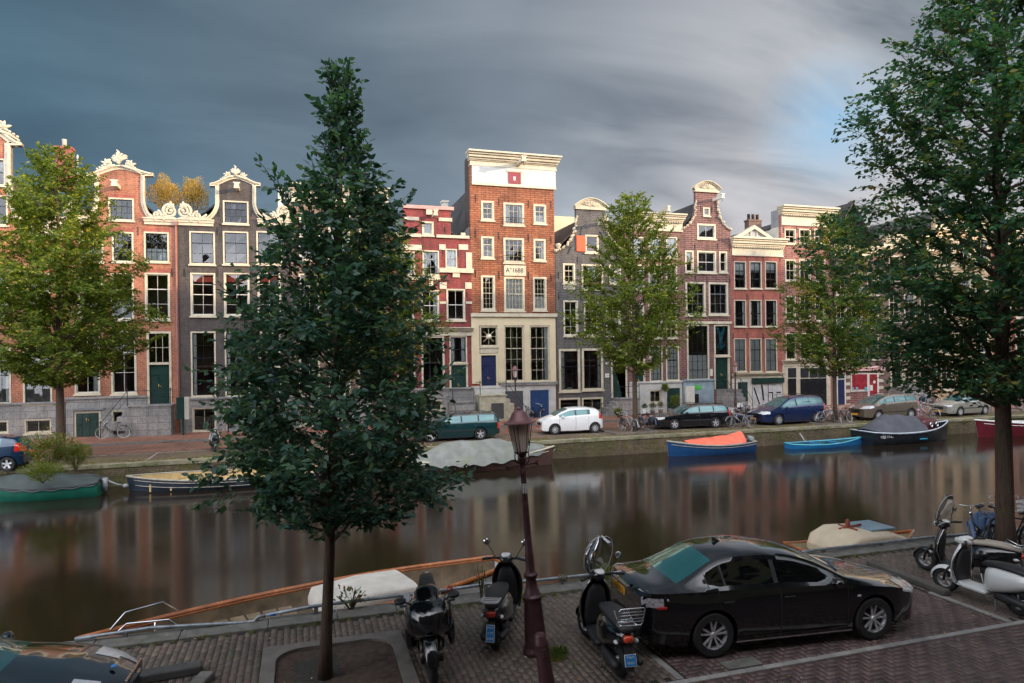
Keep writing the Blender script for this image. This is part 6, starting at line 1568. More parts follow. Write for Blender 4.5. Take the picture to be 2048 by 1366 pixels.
def make_bike(label, fm, loc=(0, 0, 0), lady=True, tyre=rubber, crate=None, chaincase=True, group='bicycles along the far quay', bag=None, name='bicycle', cat='bicycle', saddle=darkplastic):
    root = empty(name, loc, 0, label, cat, group); wb = 1.10; r = .34; xr, xf = -wb/2, wb/2; st = R(22)
    bikewheel(root, xr, tyre=tyre)
    T = Matrix.Translation((xf, 0, r)) @ Matrix.Rotation(st, 4, 'Z') @ Matrix.Translation((-xf, 0, -r))
    bikewheel(root, xf, T=T, tyre=tyre)
    bb = (-.10, 0, .30); seat = (-.27, 0, .80); head0 = (.36, 0, .74); head1 = (.32, 0, .90)
    f = MB(); f.tube([bb, seat], .016, 7); f.tube([head0, head1], .02, 7)
    if lady: f.tube([(-.13, 0, .40), (.05, 0, .46), (.22, 0, .58), head0], .017, 7); f.tube([bb, (.08, 0, .33), (.24, 0, .46), (.365, 0, .69)], .017, 7)
    else: f.tube([(seat[0]+.01, 0, .75), (head1[0], 0, .86)], .016, 7); f.tube([bb, head0], .018, 7)
    for s in (-1, 1): f.tube([bb, (xr, s*.06, r)], .010, 5); f.tube([(seat[0]+.02, 0, .72), (xr, s*.06, r)], .008, 5)
    fo = f.build('frame', fm, root, smooth=True)
    k = MB()
    for s in (-1, 1): k.tube([T @ Vector((head0[0], s*.045, .72)), T @ Vector((xf, s*.05, r))], .011, 5)
    k.tube([(head0[0], -.045, .72), (head0[0], .045, .72)], .013, 5); k.build('fork', fm, root, smooth=True)
    h = MB(); h.tube([head1, (.30, 0, 1.0)], .012, 6)
    T2 = Matrix.Translation((.30, 0, 1.0)) @ Matrix.Rotation(st, 4, 'Z')
    h.tube([T2 @ Vector(p) for p in ((-.20, -.27, .02), (-.03, -.27, .05), (.03, -.16, .03), (.02, 0, 0), (.03, .16, .03), (-.03, .27, .05), (-.20, .27, .02))], .011, 6)
    ho = h.build('handlebar', chrome, root, smooth=True)
    MB().ball((.40, 0, .86), (.04, .04, .045), 8).build('headlight', chrome, root, smooth=True)
    MB().loft([(-.43, 0, .90, .02, .02, 2.2), (-.40, 0, .90, .085, .035, 2.2), (-.33, 0, .895, .09, .03, 2.2), (-.24, 0, .89, .04, .025, 2.2), (-.14, 0, .885, .02, .018, 2)], 12).tube([(seat[0], 0, .80), (-.30, 0, .89)], .012, 6).build('saddle', saddle, root, smooth=True)
    m = MB()
    for (xc, a0, a1, TT) in ((xr, 20, 190, None), (xf, 10, 150, T)):
        rows = []
        for i in range(15):
            a = R(a0+(a1-a0)*i/14); row = []
            for (rr_, y) in ((r+.010, -.03), (r+.025, -.012), (r+.025, .012), (r+.010, .03)): row.append((xc+rr_*math.cos(a), y, r+rr_*math.sin(a)))
            rows.append(row)
        MB().grid(rows, T=TT).build('mudguard', fm, root, smooth=True, fix=False)
    if chaincase: MB().prism([(-.62, .30), (-.60, .40), (-.10, .40), (-.0, .36), (.0, .24), (-.10, .20), (-.60, .27)], -.075, -.045).build('chain_case', blackm, root)
    c = MB(); torus(c, (bb[0], -.05, bb[2]), .09, .006, 16, 4); c.tube([(bb[0]-.11, -.09, bb[2]-.13), bb, (bb[0]+.11, .09, bb[2]+.13)], .009, 5).box(bb[0]-.16, bb[0]-.06, -.17, -.08, bb[2]-.145, bb[2]-.12).box(bb[0]+.06, bb[0]+.16, .08, .17, bb[2]+.12, bb[2]+.145)
    c.build('crank', darkplastic, root)
    k = MB()
    for y in (-.055, 0, .055): k.tube([(-.36, y, .72), (-.78, y, .72)], .006, 4)
    for x in (-.40, -.58, -.77): k.tube([(x, -.06, .72), (x, .06, .72)], .006, 4)
    for s in (-1, 1): k.tube([(-.72, s*.06, .72), (xr, s*.07, r)], .005, 4)
    k.build('rack', fm, root)
    if crate:
        q = MB(); x0, x1, y0, y1, z0, z1 = .38, .72, -.22, .22, .78, 1.02
        for z in (z0, (z0+z1)/2-.03, z1-.05): q.box(x0, x1, y0, y0+.015, z, z+.05).box(x0, x1, y1-.015, y1, z, z+.05).box(x0, x0+.015, y0+.016, y1-.016, z, z+.05).box(x1-.015, x1, y0+.016, y1-.016, z, z+.05)
        q.box(x0, x1, y0, y1, z0-.012, z0-.001); q.build('crate', crate, root)
    if bag:
        for s in (-1, 1): MB().loft([(-.78, s*.13, .55, .02, .12, 4), (-.75, s*.13, .55, .065, .16, 4), (-.45, s*.13, .55, .065, .16, 4), (-.42, s*.13, .55, .02, .12, 4)], 14).build('pannier', bag, root, smooth=True)
    MB().tube([(xr+.12, .05, .28), (xr+.02, .20, .0)], .008, 5).build('kickstand', wirem, root)
    return root
def putbike(o, at, rz, lean=0.0, label=None, group=None):
    o.location = at; o.rotation_euler = (R(lean), 0, rz)
    if label: o['label'] = label
    if group: o['group'] = group
blk = mat('black_bike_paint', (.012, .013, .015), .35, var=.05); slv = mat('silver_bike_paint', (.42, .43, .45), .35, metal=.3, var=.05); blu = mat('blue_bike_paint', (.10, .16, .32), .35, var=.05); redb = mat('red_bike_paint', (.30, .02, .02), .35, var=.05)
whiteplastic = mat('white_plastic', (.75, .75, .73), .5, var=.05); whitetyre = mat('pale_tyre_wall', (.55, .54, .50), .8)
def V3(px, py, V): d = ray(px, py); t = V/d.y; return (d.x*t, V, 0)
FS = 'bicycles on the far side'
b0 = make_bike('black bicycle with pale tyres leaning against the grey plinth of the red bell gabled house', blk, tyre=whitetyre, group=FS)
p = V3(226, 860, FV-1.75); putbike(b0, (p[0], p[1], .085), R(180), -6)
b1 = make_bike('silver sports bicycle leaning over at the far lantern, nearest the water', slv, lady=False, chaincase=False, group=FS)
b2 = make_bike('black bicycle with a white crate in front, left of the far lantern', blk, crate=whiteplastic, group=FS)
b3 = make_bike('blue bicycle with dark panniers in the jumble at the far lantern', blu, bag=darkplastic, group=FS)
def gp(px, py): g = G(px, py); return (g.x, g.y, .012)
putbike(b1, gp(1481, 856), R(155), 10); putbike(b2, gp(1462, 850), R(70), 6); putbike(b3, gp(1470, 852), R(110), -8)
more = [
 (b0, (1500, 846), 60, -7, 'black bicycle right of the far lantern, half turned to the wall'),
 (b0, (1524, 838), 5, 8, 'black bicycle in front of the graffitied roller shutter'),
 (b1, (1452, 846), 100, 6, 'silver bicycle behind the rear lamps of the black estate car'),
 (b2, (1489, 838), 85, -6, 'black bicycle with a white crate, right behind the far lantern'),
 (b1, (1258, 862), 96, 5, 'silver bicycle parked left of the middle tree trunk'),
 (b0, (1277, 858), 82, -4, 'black bicycle just right of the middle tree trunk'),
 (b3, (1290, 858), 105, 6, 'blue bicycle with panniers behind the nose of the black estate car'),
 (b2, (1303, 852), 95, -6, 'black bicycle with white crate, rightmost at the middle tree'),
 (b0, (1246, 860), 75, -8, 'black bicycle leaning at the outer left of the middle tree group'),
 (b1, (1655, 846), 8, -6, 'bicycle leaning against the left side of the tree between van and beige car'),
 (b0, (1692, 846), 200, 10, 'black bicycle leaning right of the tree between van and beige car'),
 (b1, (1852, 838), 100, 5, 'bicycle standing on the quay right of the beige car'),
 (b3, (1846, 812), 30, 6, 'blue bicycle against the wall above the gap behind the beige car'),
 (b0, (1868, 812), 10, -6, 'black bicycle against the wall between the beige and silver cars'),
 (b0, (2010, 826), 40, 8, 'black bicycle on the quay behind the red and white boat'),
 (b1, (2030, 824), 150, -8, 'silver bicycle on the quay above the red and white boat, at the right edge'),
 (b0, (948, 843), 10, 5, 'black bicycle in front of the stoop with the iron grille, behind the teal car'),
 (b1, (988, 842), 170, -5, 'bicycle between the teal car and the near lantern head'),
 (b0, (1072, 838), 12, 6, 'bicycle in front of the dark blue basement door'),
]
for (src, at, rz, ln, lb) in more:
    c = copy_thing(src, gp(*at), 0, lb, group=FS); c.rotation_euler = (R(ln), 0, R(rz))
NB = 'bicycles on the near quay'
pa = G(1950, 1098)
n1 = make_bike('pale blue bicycle with silver rack at the near rail, left of the right tree', blu, (0, 0, 0), bag=mat('blue_pannier', (.10, .17, .30), .7), group=NB, tyre=whitetyre)
putbike(n1, (pa.x+.05, 11.35, .02), R(205), 8)
n2 = make_bike('black bicycle tangled in front of the pale blue one by the near rail', blk, lady=False, chaincase=False, group=NB); putbike(n2, (pa.x+.35, 11.0, .02), R(172), -10)
n3 = make_bike('black bicycle with a white framed seat, right of the right tree trunk', blk, group=NB, crate=whiteplastic); putbike(n3, (pa.x+1.9, 11.2, .02), R(190), 6)
for (dx, y, rz, ln, lb, src) in ((.9, 11.5, 20, -6, 'silver bicycle behind the right tree trunk at the near rail', n1), (2.5, 10.9, 165, 8, 'black bicycle at the right photo edge beside the tree', n2), (1.15, 10.7, 185, 5, 'dark bicycle with panniers lying low behind the white scooter', n1)):
    c = copy_thing(src, (pa.x+dx, y, .02), 0, lb, group=NB); c.rotation_euler = (R(ln), 0, R(rz))
# steel hoop the bicycles are locked to
q = MB(); q.tube([(-.35, 0, 0), (-.35, 0, .70), (-.30, 0, .80), (-.2, 0, .84), (.2, 0, .84), (.30, 0, .80), (.35, 0, .70), (.35, 0, 0)], .026, 8)
o = q.build('bike_hoop', mat('dark_steel', (.04, .045, .05), .4, metal=.5), smooth=True, loc=(pa.x-.15, 10.85, 0)); o.rotation_euler = (0, 0, R(12)); tag(o, 'dark steel hoop among the bicycles left of the right tree', 'bike stand')
# ------------------------------------------------------------------ scooters
screenm = glassmat('clear_screen', (.80, .83, .86), .12, .05)
def scooter(label, col, loc, rz, lean=0.0, screen=False, rack=None, seatm=None, trim=None, plate=None, classic=True, steer=0.0, mirrors=(1, 1), tail=None, cat='scooter', tags=False, rim=alloy):
    root = empty('scooter', loc, 0, label, cat, 'scooters parked on the near quay'); root.rotation_euler = (R(lean), 0, rz)
    trim = trim or col; seatm = seatm or darkplastic; r = .225; xr, xf = -.62, .66
    S = Matrix.Translation((.42, 0, 0)) @ Matrix.Rotation(steer, 4, 'Z') @ Matrix.Translation((-.42, 0, 0))
    for (x, TT) in ((xr, Matrix.Identity(4)), (xf, S)):
        t = MB().lathe([(.13, -.045), (.16, -.06), (.205, -.05), (.225, -.02), (.225, .02), (.205, .05), (.16, .06), (.13, .045)], (x, 0, r), 30, axis='y', T=TT, cap=False); w = t.build('wheel', rubber, root, smooth=True, angle=50)
        q = MB().lathe([(.13, -.045), (.125, -.02), (.125, .02), (.13, .045)], (x, 0, r), 26, axis='y', T=TT, cap=False)
        q.lathe([(.03, -.06), (.035, 0), (.03, .06)], (x, 0, r), 12, axis='y', T=TT)
        for k in range(5):
            a = k*2*math.pi/5+.2; q.tube([TT @ Vector((x+.03*math.cos(a), 0, r+.03*math.sin(a))), TT @ Vector((x+.128*math.cos(a), 0, r+.128*math.sin(a)))], .014, 5)
        q.build('rim', rim, w, smooth=True)
    # front fork and fender
    MB().tube([S @ Vector((.66, .09, .225)), S @ Vector((.62, .09, .40)), S @ Vector((.52, .05, .55))], .022, 7).tube([S @ Vector((.66, -.09, .225)), S @ Vector((.62, -.09, .40)), S @ Vector((.52, -.05, .55))], .022, 7).build('fork', darkplastic, root, smooth=True)
    f = MB(); rows = []
    for i in range(15):
        a = R(-8+168*i/14); ww = .085*math.sin(min(1, (i+.6)/4)*math.pi/2)*math.sin(min(1, (15-i)/3.)*math.pi/2); rr_ = .265; row = []
        for k in range(9):
            b = R(-90+180*k/8); row.append(tuple(S @ Vector((xf+(rr_-.055*(1-math.cos(b)))*math.cos(a), ww*math.sin(b), r+(rr_-.055*(1-math.cos(b)))*math.sin(a)))))
        rows.append(row)
    f.grid(rows); f.build('front_fender', col, root, smooth=True, fix=False)
    # leg shield: a curved shell lofted upward
    q = MB(); rows = []
    for (z, x, w, dp) in ((.22, .30, .15, .01), (.26, .40, .19, .03), (.36, .455, .215, .05), (.50, .46, .225, .06), (.64, .44, .225, .06), (.76, .41, .20, .055), (.86, .375, .155, .05), (.93, .35, .10, .04), (.96, .34, .05, .02)):
        row = []
        for k in range(13): t = (k/12-.5)*2; row.append((x+.055-dp*1.5*abs(t)**2.2, w*t, z))
        for k in range(12, -1, -1): t = (k/12-.5)*2; row.append((x+.020-dp*1.5*abs(t)**2.2, w*t*.985, z))
        rows.append(row)
    q.grid(rows, closed=True); q.build('leg_shield', col, root, smooth=True)
    g = MB(); g.loft([(.22, .36, 0, .02, .14, 3), (.40, .38, 0, .05, .17, 3), (.62, .36, 0, .06, .16, 3), (.80, .335, 0, .05, .12, 3), (.88, .33, 0, .02, .06, 3)], 16, axis='z'); g.build('inner_shield', darkplastic, root, smooth=True)
    q = MB(); rows = []
    for (z, x, w) in ((.26, .39, .196), (.50, .452, .232), (.64, .43, .232), (.76, .40, .206), (.86, .365, .16), (.945, .345, .10)): rows.append((x, w, z))
    for s in (-1, 1): q.tube([(x-.055, s*w, z) for x, w, z in rows], .011, 6)
    q.build('shield_trim', trim if trim is not col else chrome, root, smooth=True)
    MB().loft([(-.16, 0, .235, .17, .035, 5), (-.1, 0, .24, .175, .04, 5), (.25, 0, .24, .17, .04, 5), (.42, 0, .27, .13, .045, 5)], 20).build('floorboard', darkplastic if classic else trim, root, smooth=True)
    # rear body
    c = MB(); c.loft([(-.10, 0, .42, .10, .17, 3), (-.16, 0, .47, .165, .22, 3), (-.30, 0, .50, .21, .23, 2.6), (-.48, 0, .53, .215, .21, 2.4), (-.66, 0, .56, .19, .17, 2.4), (-.82, 0, .585, .14, .12, 2.4), (-.92, 0, .60, .08, .07, 2.4), (-.95, 0, .605, .03, .03, 2)], 26); c.build('rear_body', col, root, smooth=True)
    MB().loft([(-.95, 0, .69, .06, .02, 3), (-.90, 0, .71, .10, .04, 3), (-.62, 0, .75, .145, .05, 3), (-.40, 0, .755, .15, .05, 3), (-.22, 0, .74, .13, .05, 3), (-.08, 0, .72, .10, .045, 3), (-.02, 0, .70, .05, .02, 3)], 20).build('seat', seatm, root, smooth=True)
    e = MB(); e.loft([(-.86, .13, .22, .03, .03, 2.5), (-.80, .13, .23, .06, .055, 2.5), (-.50, .14, .25, .07, .07, 2.5), (-.30, .10, .24, .05, .06, 2.5)], 12); e.ball((-.45, -.06, .24), (.20, .12, .11), 12); e.tube([(-.62, -.10, .25), (-.85, -.10, .55)], .02, 6); e.build('engine', darkplastic, root, smooth=True)
    MB().loft([(-.98, -.15, .30, .02, .02, 2), (-.95, -.15, .30, .045, .045, 2), (-.60, -.15, .25, .05, .05, 2), (-.50, -.14, .24, .03, .03, 2)], 12).build('exhaust', darkplastic, root, smooth=True)
    # steering head
    h = MB(); h.loft([(.20, 0, .985, .03, .03, 2.4), (.24, 0, 1.0, .09, .06, 2.4), (.32, 0, 1.015, .115, .075, 2.4), (.40, 0, 1.0, .10, .07, 2.4), (.455, 0, .985, .06, .045, 2.4), (.47, 0, .98, .02, .02, 2)], 18, T=S); h.build('headset', col, root, smooth=True)
    MB().loft([(.20, 0, 1.05, .03, .012, 2.6), (.23, 0, 1.062, .065, .018, 2.6), (.30, 0, 1.078, .07, .016, 2.6), (.34, 0, 1.07, .04, .012, 2.6)], 16, T=S).build('instrument', whiteplastic, root, smooth=True)
    MB().ball((.462, 0, .99), (.03, .06, .05), 14, T=S).build('headlight', lampglass, root, smooth=True)
    for s in (-1, 1):
        b = MB().tube([S @ Vector((.28, s*.08, 1.01)), S @ Vector((.24, s*.20, 1.03)), S @ Vector((.20, s*.24, 1.03))], .018, 7).build('handlebar', darkplastic, root, smooth=True)
        MB().tube([S @ Vector((.21, s*.23, 1.03)), S @ Vector((.165, s*.35, 1.02))], .022, 8).build('grip', darkplastic, b, smooth=True)
        MB().tube([S @ Vector((.27, s*.19, 1.03)), S @ Vector((.235, s*.34, 1.035))], .007, 5).build('brake_lever', chrome, b)
        if mirrors[0 if s < 0 else 1]:
            m = MB().tube([S @ Vector((.26, s*.17, 1.04)), S @ Vector((.29, s*.24, 1.16)), S @ Vector((.27, s*.30, 1.24))], .007, 6).ball((.27, s*.30, 1.27), (.022, .058, .055), 14, T=S).build('mirror', darkplastic, root, smooth=True)
            MB().lathe([(.001, -.0245), (.048, -.0235), (.050, -.018)], (0, 0, 0), 16, axis='x', T=S @ Matrix.Translation((.27, s*.30, 1.27))).build('mirror_glass', chrome, m, smooth=True)
    if screen:
        rows = []
        for (z, x, w) in ((1.02, .46, .13), (1.12, .45, .20), (1.28, .40, .23), (1.42, .35, .215), (1.52, .31, .17), (1.58, .285, .08)):
            rows.append([tuple(S @ Vector((x-.10*(k/8-.5)**2*4, w*(k/8-.5)*2, z))) for k in range(9)])
        w = MB().grid(rows).build('windscreen', screenm, root, smooth=True, fix=False); pass
        e = MB(); e.tube([rows[i][0] for i in range(6)]+[rows[i][8] for i in range(5, -1, -1)], .005, 4); e.build('screen_edge', whiteplastic, w, smooth=True)
        MB().tube([S @ Vector((.40, -.08, 1.03)), S @ Vector((.43, -.08, 1.2))], .006, 5).tube([S @ Vector((.40, .08, 1.03)), S @ Vector((.43, .08, 1.2))], .006, 5).build('screen_stay', chrome, w)
    tl = MB().loft([(-.985, 0, .60, .02, .015, 3), (-.975, 0, .60, .06, .04, 3), (-.93, 0, .60, .07, .05, 3)], 16).build('taillight', tail or redlens, root, smooth=True)
    for s in (-1, 1): MB().ball((-.86, s*.135, .54), (.05, .03, .028), 10).build('indicator', lampglass, root, smooth=True)
    pl_ = MB().prism([(-.93, .50), (-.90, .50), (-.99, .22), (-1.02, .22)], -.05, .05).build('plate_holder', darkplastic, root)
    if plate:
        T = Matrix.Translation((-1.005, 0, .36)) @ Matrix.Rotation(R(14), 4, 'Y'); hh = .105 if len(plate) > 2 else .065; ww = .052 if len(plate) > 2 else .07
        p = MB().box(-.008, 0, -ww-.006, ww+.006, -hh-.006, hh+.006, T).build('plate_edge', whiteplastic, root)
        p2 = MB().box(-.0105, -.0085, -ww, ww, -hh, hh, T).build('licence_plate', blueplate, root)
        for i, ln_ in enumerate(plate):
            z = hh-(i+.5)*2*hh/len(plate); co = T @ Vector((-.012, 0, z)); text('lettering', ln_, .052, whiteplastic, p2, co, rot=Euler((R(90), 0, R(-90))), depth=.001)
    if rack == 'chrome':
        q = MB(); T = Matrix.Translation((-.98, 0, .78)) @ Matrix.Rotation(R(-25), 4, 'Y')
        def tt(a): return [T @ Vector(p) for p in a]
        q.tube(tt([(0, -.15, 0), (0, -.17, .04), (0, -.17, .24), (0, -.15, .28), (0, .15, .28), (0, .17, .24), (0, .17, .04), (0, .15, 0)]), .009, 6, closed=True)
        for z in (.06, .11, .17, .22): q.tube(tt([(0, -.17, z), (0, .17, z)]), .007, 5)
        q.tube(tt([(.0, -.10, 0), (.10, -.10, -.06), (.30, -.09, -.05)]), .009, 6); q.tube(tt([(.0, .10, 0), (.10, .10, -.06), (.30, .09, -.05)]), .009, 6); q.tube(tt([(.12, -.10, -.05), (.12, .10, -.05)]), .007, 5)
        q.build('luggage_rack', chrome, root, smooth=True)
    elif rack == 'grey':
        q = MB(); 
        q.tube([(-.84, -.12, .79), (-1.04, -.12, .80), (-1.08, -.06, .80), (-1.08, .06, .80), (-1.04, .12, .80), (-.84, .12, .79)], .014, 6)
        for x in (-.90, -.97, -1.03): q.box(x-.014, x+.014, -.12, .12, .79, .81)
        q.build('luggage_rack', mat('grey_plastic', (.36, .36, .38), .4, var=.05), root, smooth=False)
    MB().tube([(-.30, -.10, .22), (-.36, -.19, .0)], .012, 5).tube([(-.30, .10, .22), (-.36, .19, .0)], .012, 5).build('stand', wirem, root)
    if tags:
        q = MB()
        for (pts) in ([(-.32, .60), (-.42, .50), (-.50, .62), (-.55, .52)], [(-.58, .60), (-.64, .54), (-.68, .62), (-.60, .60)], [(-.70, .61), (-.76, .55), (-.80, .62)], [(-.36, .64), (-.80, .66)]):
            q.tube([(x, -.212+.12*max(0, -x-.5)**1.6, z) for x, z in pts], .006, 4)
        q.build('scribble', mat('ink_blue', (.03, .05, .30), .5), root)
        q = MB()
        for k in range(9): q.box(-.02+.03*k, .0+.03*k, -.178, -.170, .232, .252)
        q.build('lettering', blackm, root)
    return root
blackgloss = paintmat('black_scooter_paint', (.005, .006, .008), 0, .15); greys = paintmat('dark_grey_scooter_paint', (.045, .047, .05), .3, .3); whites = paintmat('white_scooter_paint', (.70, .71, .70), 0, .25)
a, b = G(992, 1297), G(1022, 1228); h = math.atan2(b.y-a.y, b.x-a.x)
c_ = a+Vector((math.cos(h), math.sin(h), 0))*.66
s1_ = scooter('dark grey scooter seen from behind with a blue plate, left of the near lamp post', greys, (c_.x, c_.y, .01), h, rack='grey', trim=darkplastic, plate=('FHZ', '11T', '65N'), classic=False); s1_.scale = (1.07,)*3
a, b = G(1240, 1352), G(1172, 1262); h = math.atan2(b.y-a.y, b.x-a.x); c_ = a+Vector((math.cos(h), math.sin(h), 0))*.66
s2_ = scooter('black scooter with clear windscreen and upright chrome rack, right of the near lamp post', blackgloss, (c_.x, c_.y, .01), h, 0, screen=True, rack='chrome', plate=('D6D', 'SNG'), mirrors=(1, 0), tail=mat('orange_red_lens', (.75, .07, .02), .15, var=.1, scale=14, coat=1), steer=R(12)); s2_.scale = (1.07,)*3
a, b = G(1990, 1168), G(1850, 1142); h = math.atan2(b.y-a.y, b.x-a.x); c_ = b-Vector((math.cos(h), math.sin(h), 0))*.66
scooter('black scooter with tall windscreen and beige seat, behind the white scooter', blackgloss, (c_.x, c_.y, .01), h, 0, screen=True, rack='chrome', seatm=mat('beige_seat', (.42, .36, .30), .7), mirrors=(1, 0), steer=R(-16))
a, b = G(2040, 1232), G(1896, 1182); h = math.atan2(b.y-a.y, b.x-a.x); c_ = b-Vector((math.cos(h), math.sin(h), 0))*.66
scooter('white scooter with blue scribbles on its flank at the right edge', whites, (c_.x, c_.y, .01), h, 0, trim=whites, classic=False, tags=True, mirrors=(0, 0), steer=R(14))
# ------------------------------------------------------------------ motorcycle, nose towards the camera
a = G(868, 1366); h = R(-99)
mr = empty('motorcycle', (a.x+.12, a.y+.75, .005), 0, 'glossy black sports motorcycle facing the camera, beside the kerbed soil bed', 'motorcycle'); mr.rotation_euler = (R(4), 0, h); mr.scale = (1.08, 1.12, 1.06)
bg = MATS['black_scooter_paint']; gold = mat('dark_fork', (.06, .045, .035), .35, metal=.6, var=.1)
for (x, w) in ((.70, .06), (-.72, .09)):
    o = MB().lathe([(.20, -w*.75), (.23, -w), (.275, -w*.85), (.305, -w*.35), (.31, 0), (.305, w*.35), (.275, w*.85), (.23, w), (.20, w*.75)], (x, 0, .31), 34, axis='y', cap=False).build('wheel', rubber, mr, smooth=True)
    q = MB().lathe([(.205, -w*.75), (.195, 0), (.205, w*.75)], (x, 0, .31), 30, axis='y', cap=False).lathe([(.04, -.06), (.045, .06)], (x, 0, .31), 12, axis='y')
    for k in range(3):
        for s in (-.12, .12): an = k*2*math.pi/3+s; q.tube([(x+.03*math.cos(an), 0, .31+.03*math.sin(an)), (x+.2*math.cos(an), 0, .31+.2*math.sin(an))], .014, 5)
    q.build('rim', darkplastic, o, smooth=True)
    for s in (-1, 1): MB().lathe([(.09, 0), (.155, 0), (.155, .006), (.09, .006), (.09, 0)], (x, s*(w+.015), .31), 24, axis='y', cap=False).build('brake_disc', wirem, o)
q = MB()
for s in (-1, 1): q.tube([(.70, s*.11, .31), (.62, s*.11, .52)], .030, 10); q.tube([(.62, s*.11, .52), (.50, s*.11, .88)], .024, 10); q.box(.64, .72, s*.11-.03, s*.11+.03, .27, .40)
q.build('fork', gold, mr, smooth=True)
rows = []
for i in range(13):
    an = R(5+140*i/12); row = []
    for k in range(9): bb_ = R(-90+180*k/8); row.append((.70+(.345-.05*(1-math.cos(bb_)))*math.cos(an), .085*math.sin(bb_), .31+(.345-.05*(1-math.cos(bb_)))*math.sin(an)))
    rows.append(row)
MB().grid(rows).build('front_fender', bg, mr, smooth=True, fix=False)
MB().loft([(.88, 0, .78, .02, .03, 2.4), (.85, 0, .78, .10, .11, 2.4), (.78, 0, .80, .19, .17, 2.6), (.66, 0, .80, .26, .24, 2.8), (.48, 0, .76, .30, .30, 3), (.30, 0, .68, .30, .32, 3), (.10, 0, .58, .24, .27, 3), (-.05, 0, .50, .20, .18, 3)], 30).build('fairing', bg, mr, smooth=True)
for s in (-1, 1):
    MB().loft([(.50, s*.25, .60, .04, .20, 2.5), (.38, s*.265, .55, .05, .25, 2.5), (.20, s*.26, .45, .05, .20, 2.5), (.05, s*.24, .38, .04, .13, 2.5), (-.05, s*.2, .34, .02, .05, 2.5)], 16).build('side_fairing', bg, mr, smooth=True)
    m = MB().tube([(.56, s*.16, .97), (.60, s*.27, 1.04)], .013, 6).loft([(.53, s*.33, 1.055, .02, .02, 2.4), (.56, s*.33, 1.055, .075, .042, 2.4), (.62, s*.33, 1.055, .065, .035, 2.4), (.65, s*.33, 1.055, .02, .012, 2.4)], 14).build('mirror', darkplastic, mr, smooth=True)
    MB().loft([(.835, s*.075, .785, .02, .012, 2.4), (.80, s*.085, .80, .055, .03, 2.4), (.74, s*.12, .83, .06, .035, 2.4)], 14).build('headlight', lampglass, mr, smooth=True)
    MB().tube([(.50, s*.12, .93), (.42, s*.26, .93), (.36, s*.34, .91)], .017, 7).build('handlebar', darkplastic, mr, smooth=True)
    MB().box(.60, .68, s*.215-.012, s*.215+.012, .86, .885).build('indicator', amber, mr, bevel=.006)
MB().loft([(.70, 0, .965, .07, .02, 2.4), (.62, 0, 1.01, .13, .06, 2.4), (.50, 0, 1.07, .15, .09, 2.4), (.40, 0, 1.12, .13, .06, 2.4), (.36, 0, 1.14, .09, .02, 2.4)], 18).build('windscreen', mat('black_screen', (.004, .005, .006), .08, var=0), mr, smooth=True)
MB().loft([(.36, 0, .86, .09, .08, 2.6), (.26, 0, .90, .16, .12, 2.6), (.05, 0, .90, .185, .13, 2.4), (-.12, 0, .86, .14, .10, 2.4), (-.22, 0, .82, .09, .05, 2.4)], 22).build('tank', bg, mr, smooth=True)
MB().loft([(-.15, 0, .82, .09, .04, 3), (-.30, 0, .82, .14, .05, 3), (-.50, 0, .82, .13, .05, 3), (-.62, 0, .86, .11, .05, 3), (-.85, 0, .88, .09, .04, 3), (-.92, 0, .88, .05, .02, 3)], 18).build('seat', darkplastic, mr, smooth=True)
MB().loft([(-.30, 0, .74, .12, .07, 2.6), (-.60, 0, .78, .12, .08, 2.6), (-.90, 0, .82, .09, .07, 2.6), (-1.05, 0, .85, .05, .03, 2.6)], 18).build('tail', bg, mr, smooth=True)
MB().ball((0, 0, .42), (.26, .19, .22), 16).box(-.2, .2, -.17, .17, .22, .42).tube([(-.05, .12, .4), (-.72, .11, .31)], .035, 8).tube([(-.05, -.12, .4), (-.72, -.11, .31)], .035, 8).build('engine', darkplastic, mr, smooth=True)
MB().tube([(.2, -.20, .28), (-.2, -.24, .26), (-.45, -.26, .38)], .03, 8).loft([(-.42, -.27, .38, .03, .03, 2), (-.48, -.275, .40, .06, .065, 2.2), (-.88, -.29, .56, .06, .065, 2.2), (-.94, -.29, .58, .045, .05, 2.2)], 16).build('exhaust', alloy, mr, smooth=True)
MB().tube([(-.1, .12, .3), (-.14, .28, .0)], .013, 6).build('kickstand', wirem, mr)
# ================================================================== lanterns, rails, bollards, boats
irond = NT('purple_brown_iron'); iv = irond.obj()
irond.set(irond.p.inputs['Base Color'], irond.mix(irond.math('MULTIPLY', irond.math('SUBTRACT', irond.noise(iv, 7, 6, .7), .52), 5.0, True), (.065, .026, .030), (.13, .075, .07)))
irond.p.inputs['Roughness'].default_value = .42; irond.p.inputs['Metallic'].default_value = .2; irond.bump(irond.noise(iv, 22, 5, .7), .5, .006); ironm = irond.m
lg = NT('lantern_glass'); lg.n.remove(lg.p); _t = lg.nd('ShaderNodeBsdfTransparent', {0: (.9, .85, .8)}); _d = lg.nd('ShaderNodeBsdfDiffuse', {0: (.86, .70, .60)}); _g = lg.nd('ShaderNodeBsdfGlossy', {'Roughness': .08})
_a = lg.nd('ShaderNodeMixShader', {0: .7}); lg.l.new(_t.outputs[0], _a.inputs[1]); lg.l.new(_d.outputs[0], _a.inputs[2]); _b = lg.nd('ShaderNodeMixShader', {0: .12}); lg.l.new(_a.outputs[0], _b.inputs[1]); lg.l.new(_g.outputs[0], _b.inputs[2]); lg.l.new(_b.outputs[0], lg.n['Material Output'].inputs[0]); lglass = lg.m
coppm = mat('lantern_roof', (.20, .095, .10), .45, metal=.3, var=.2, scale=6, bump=.2)
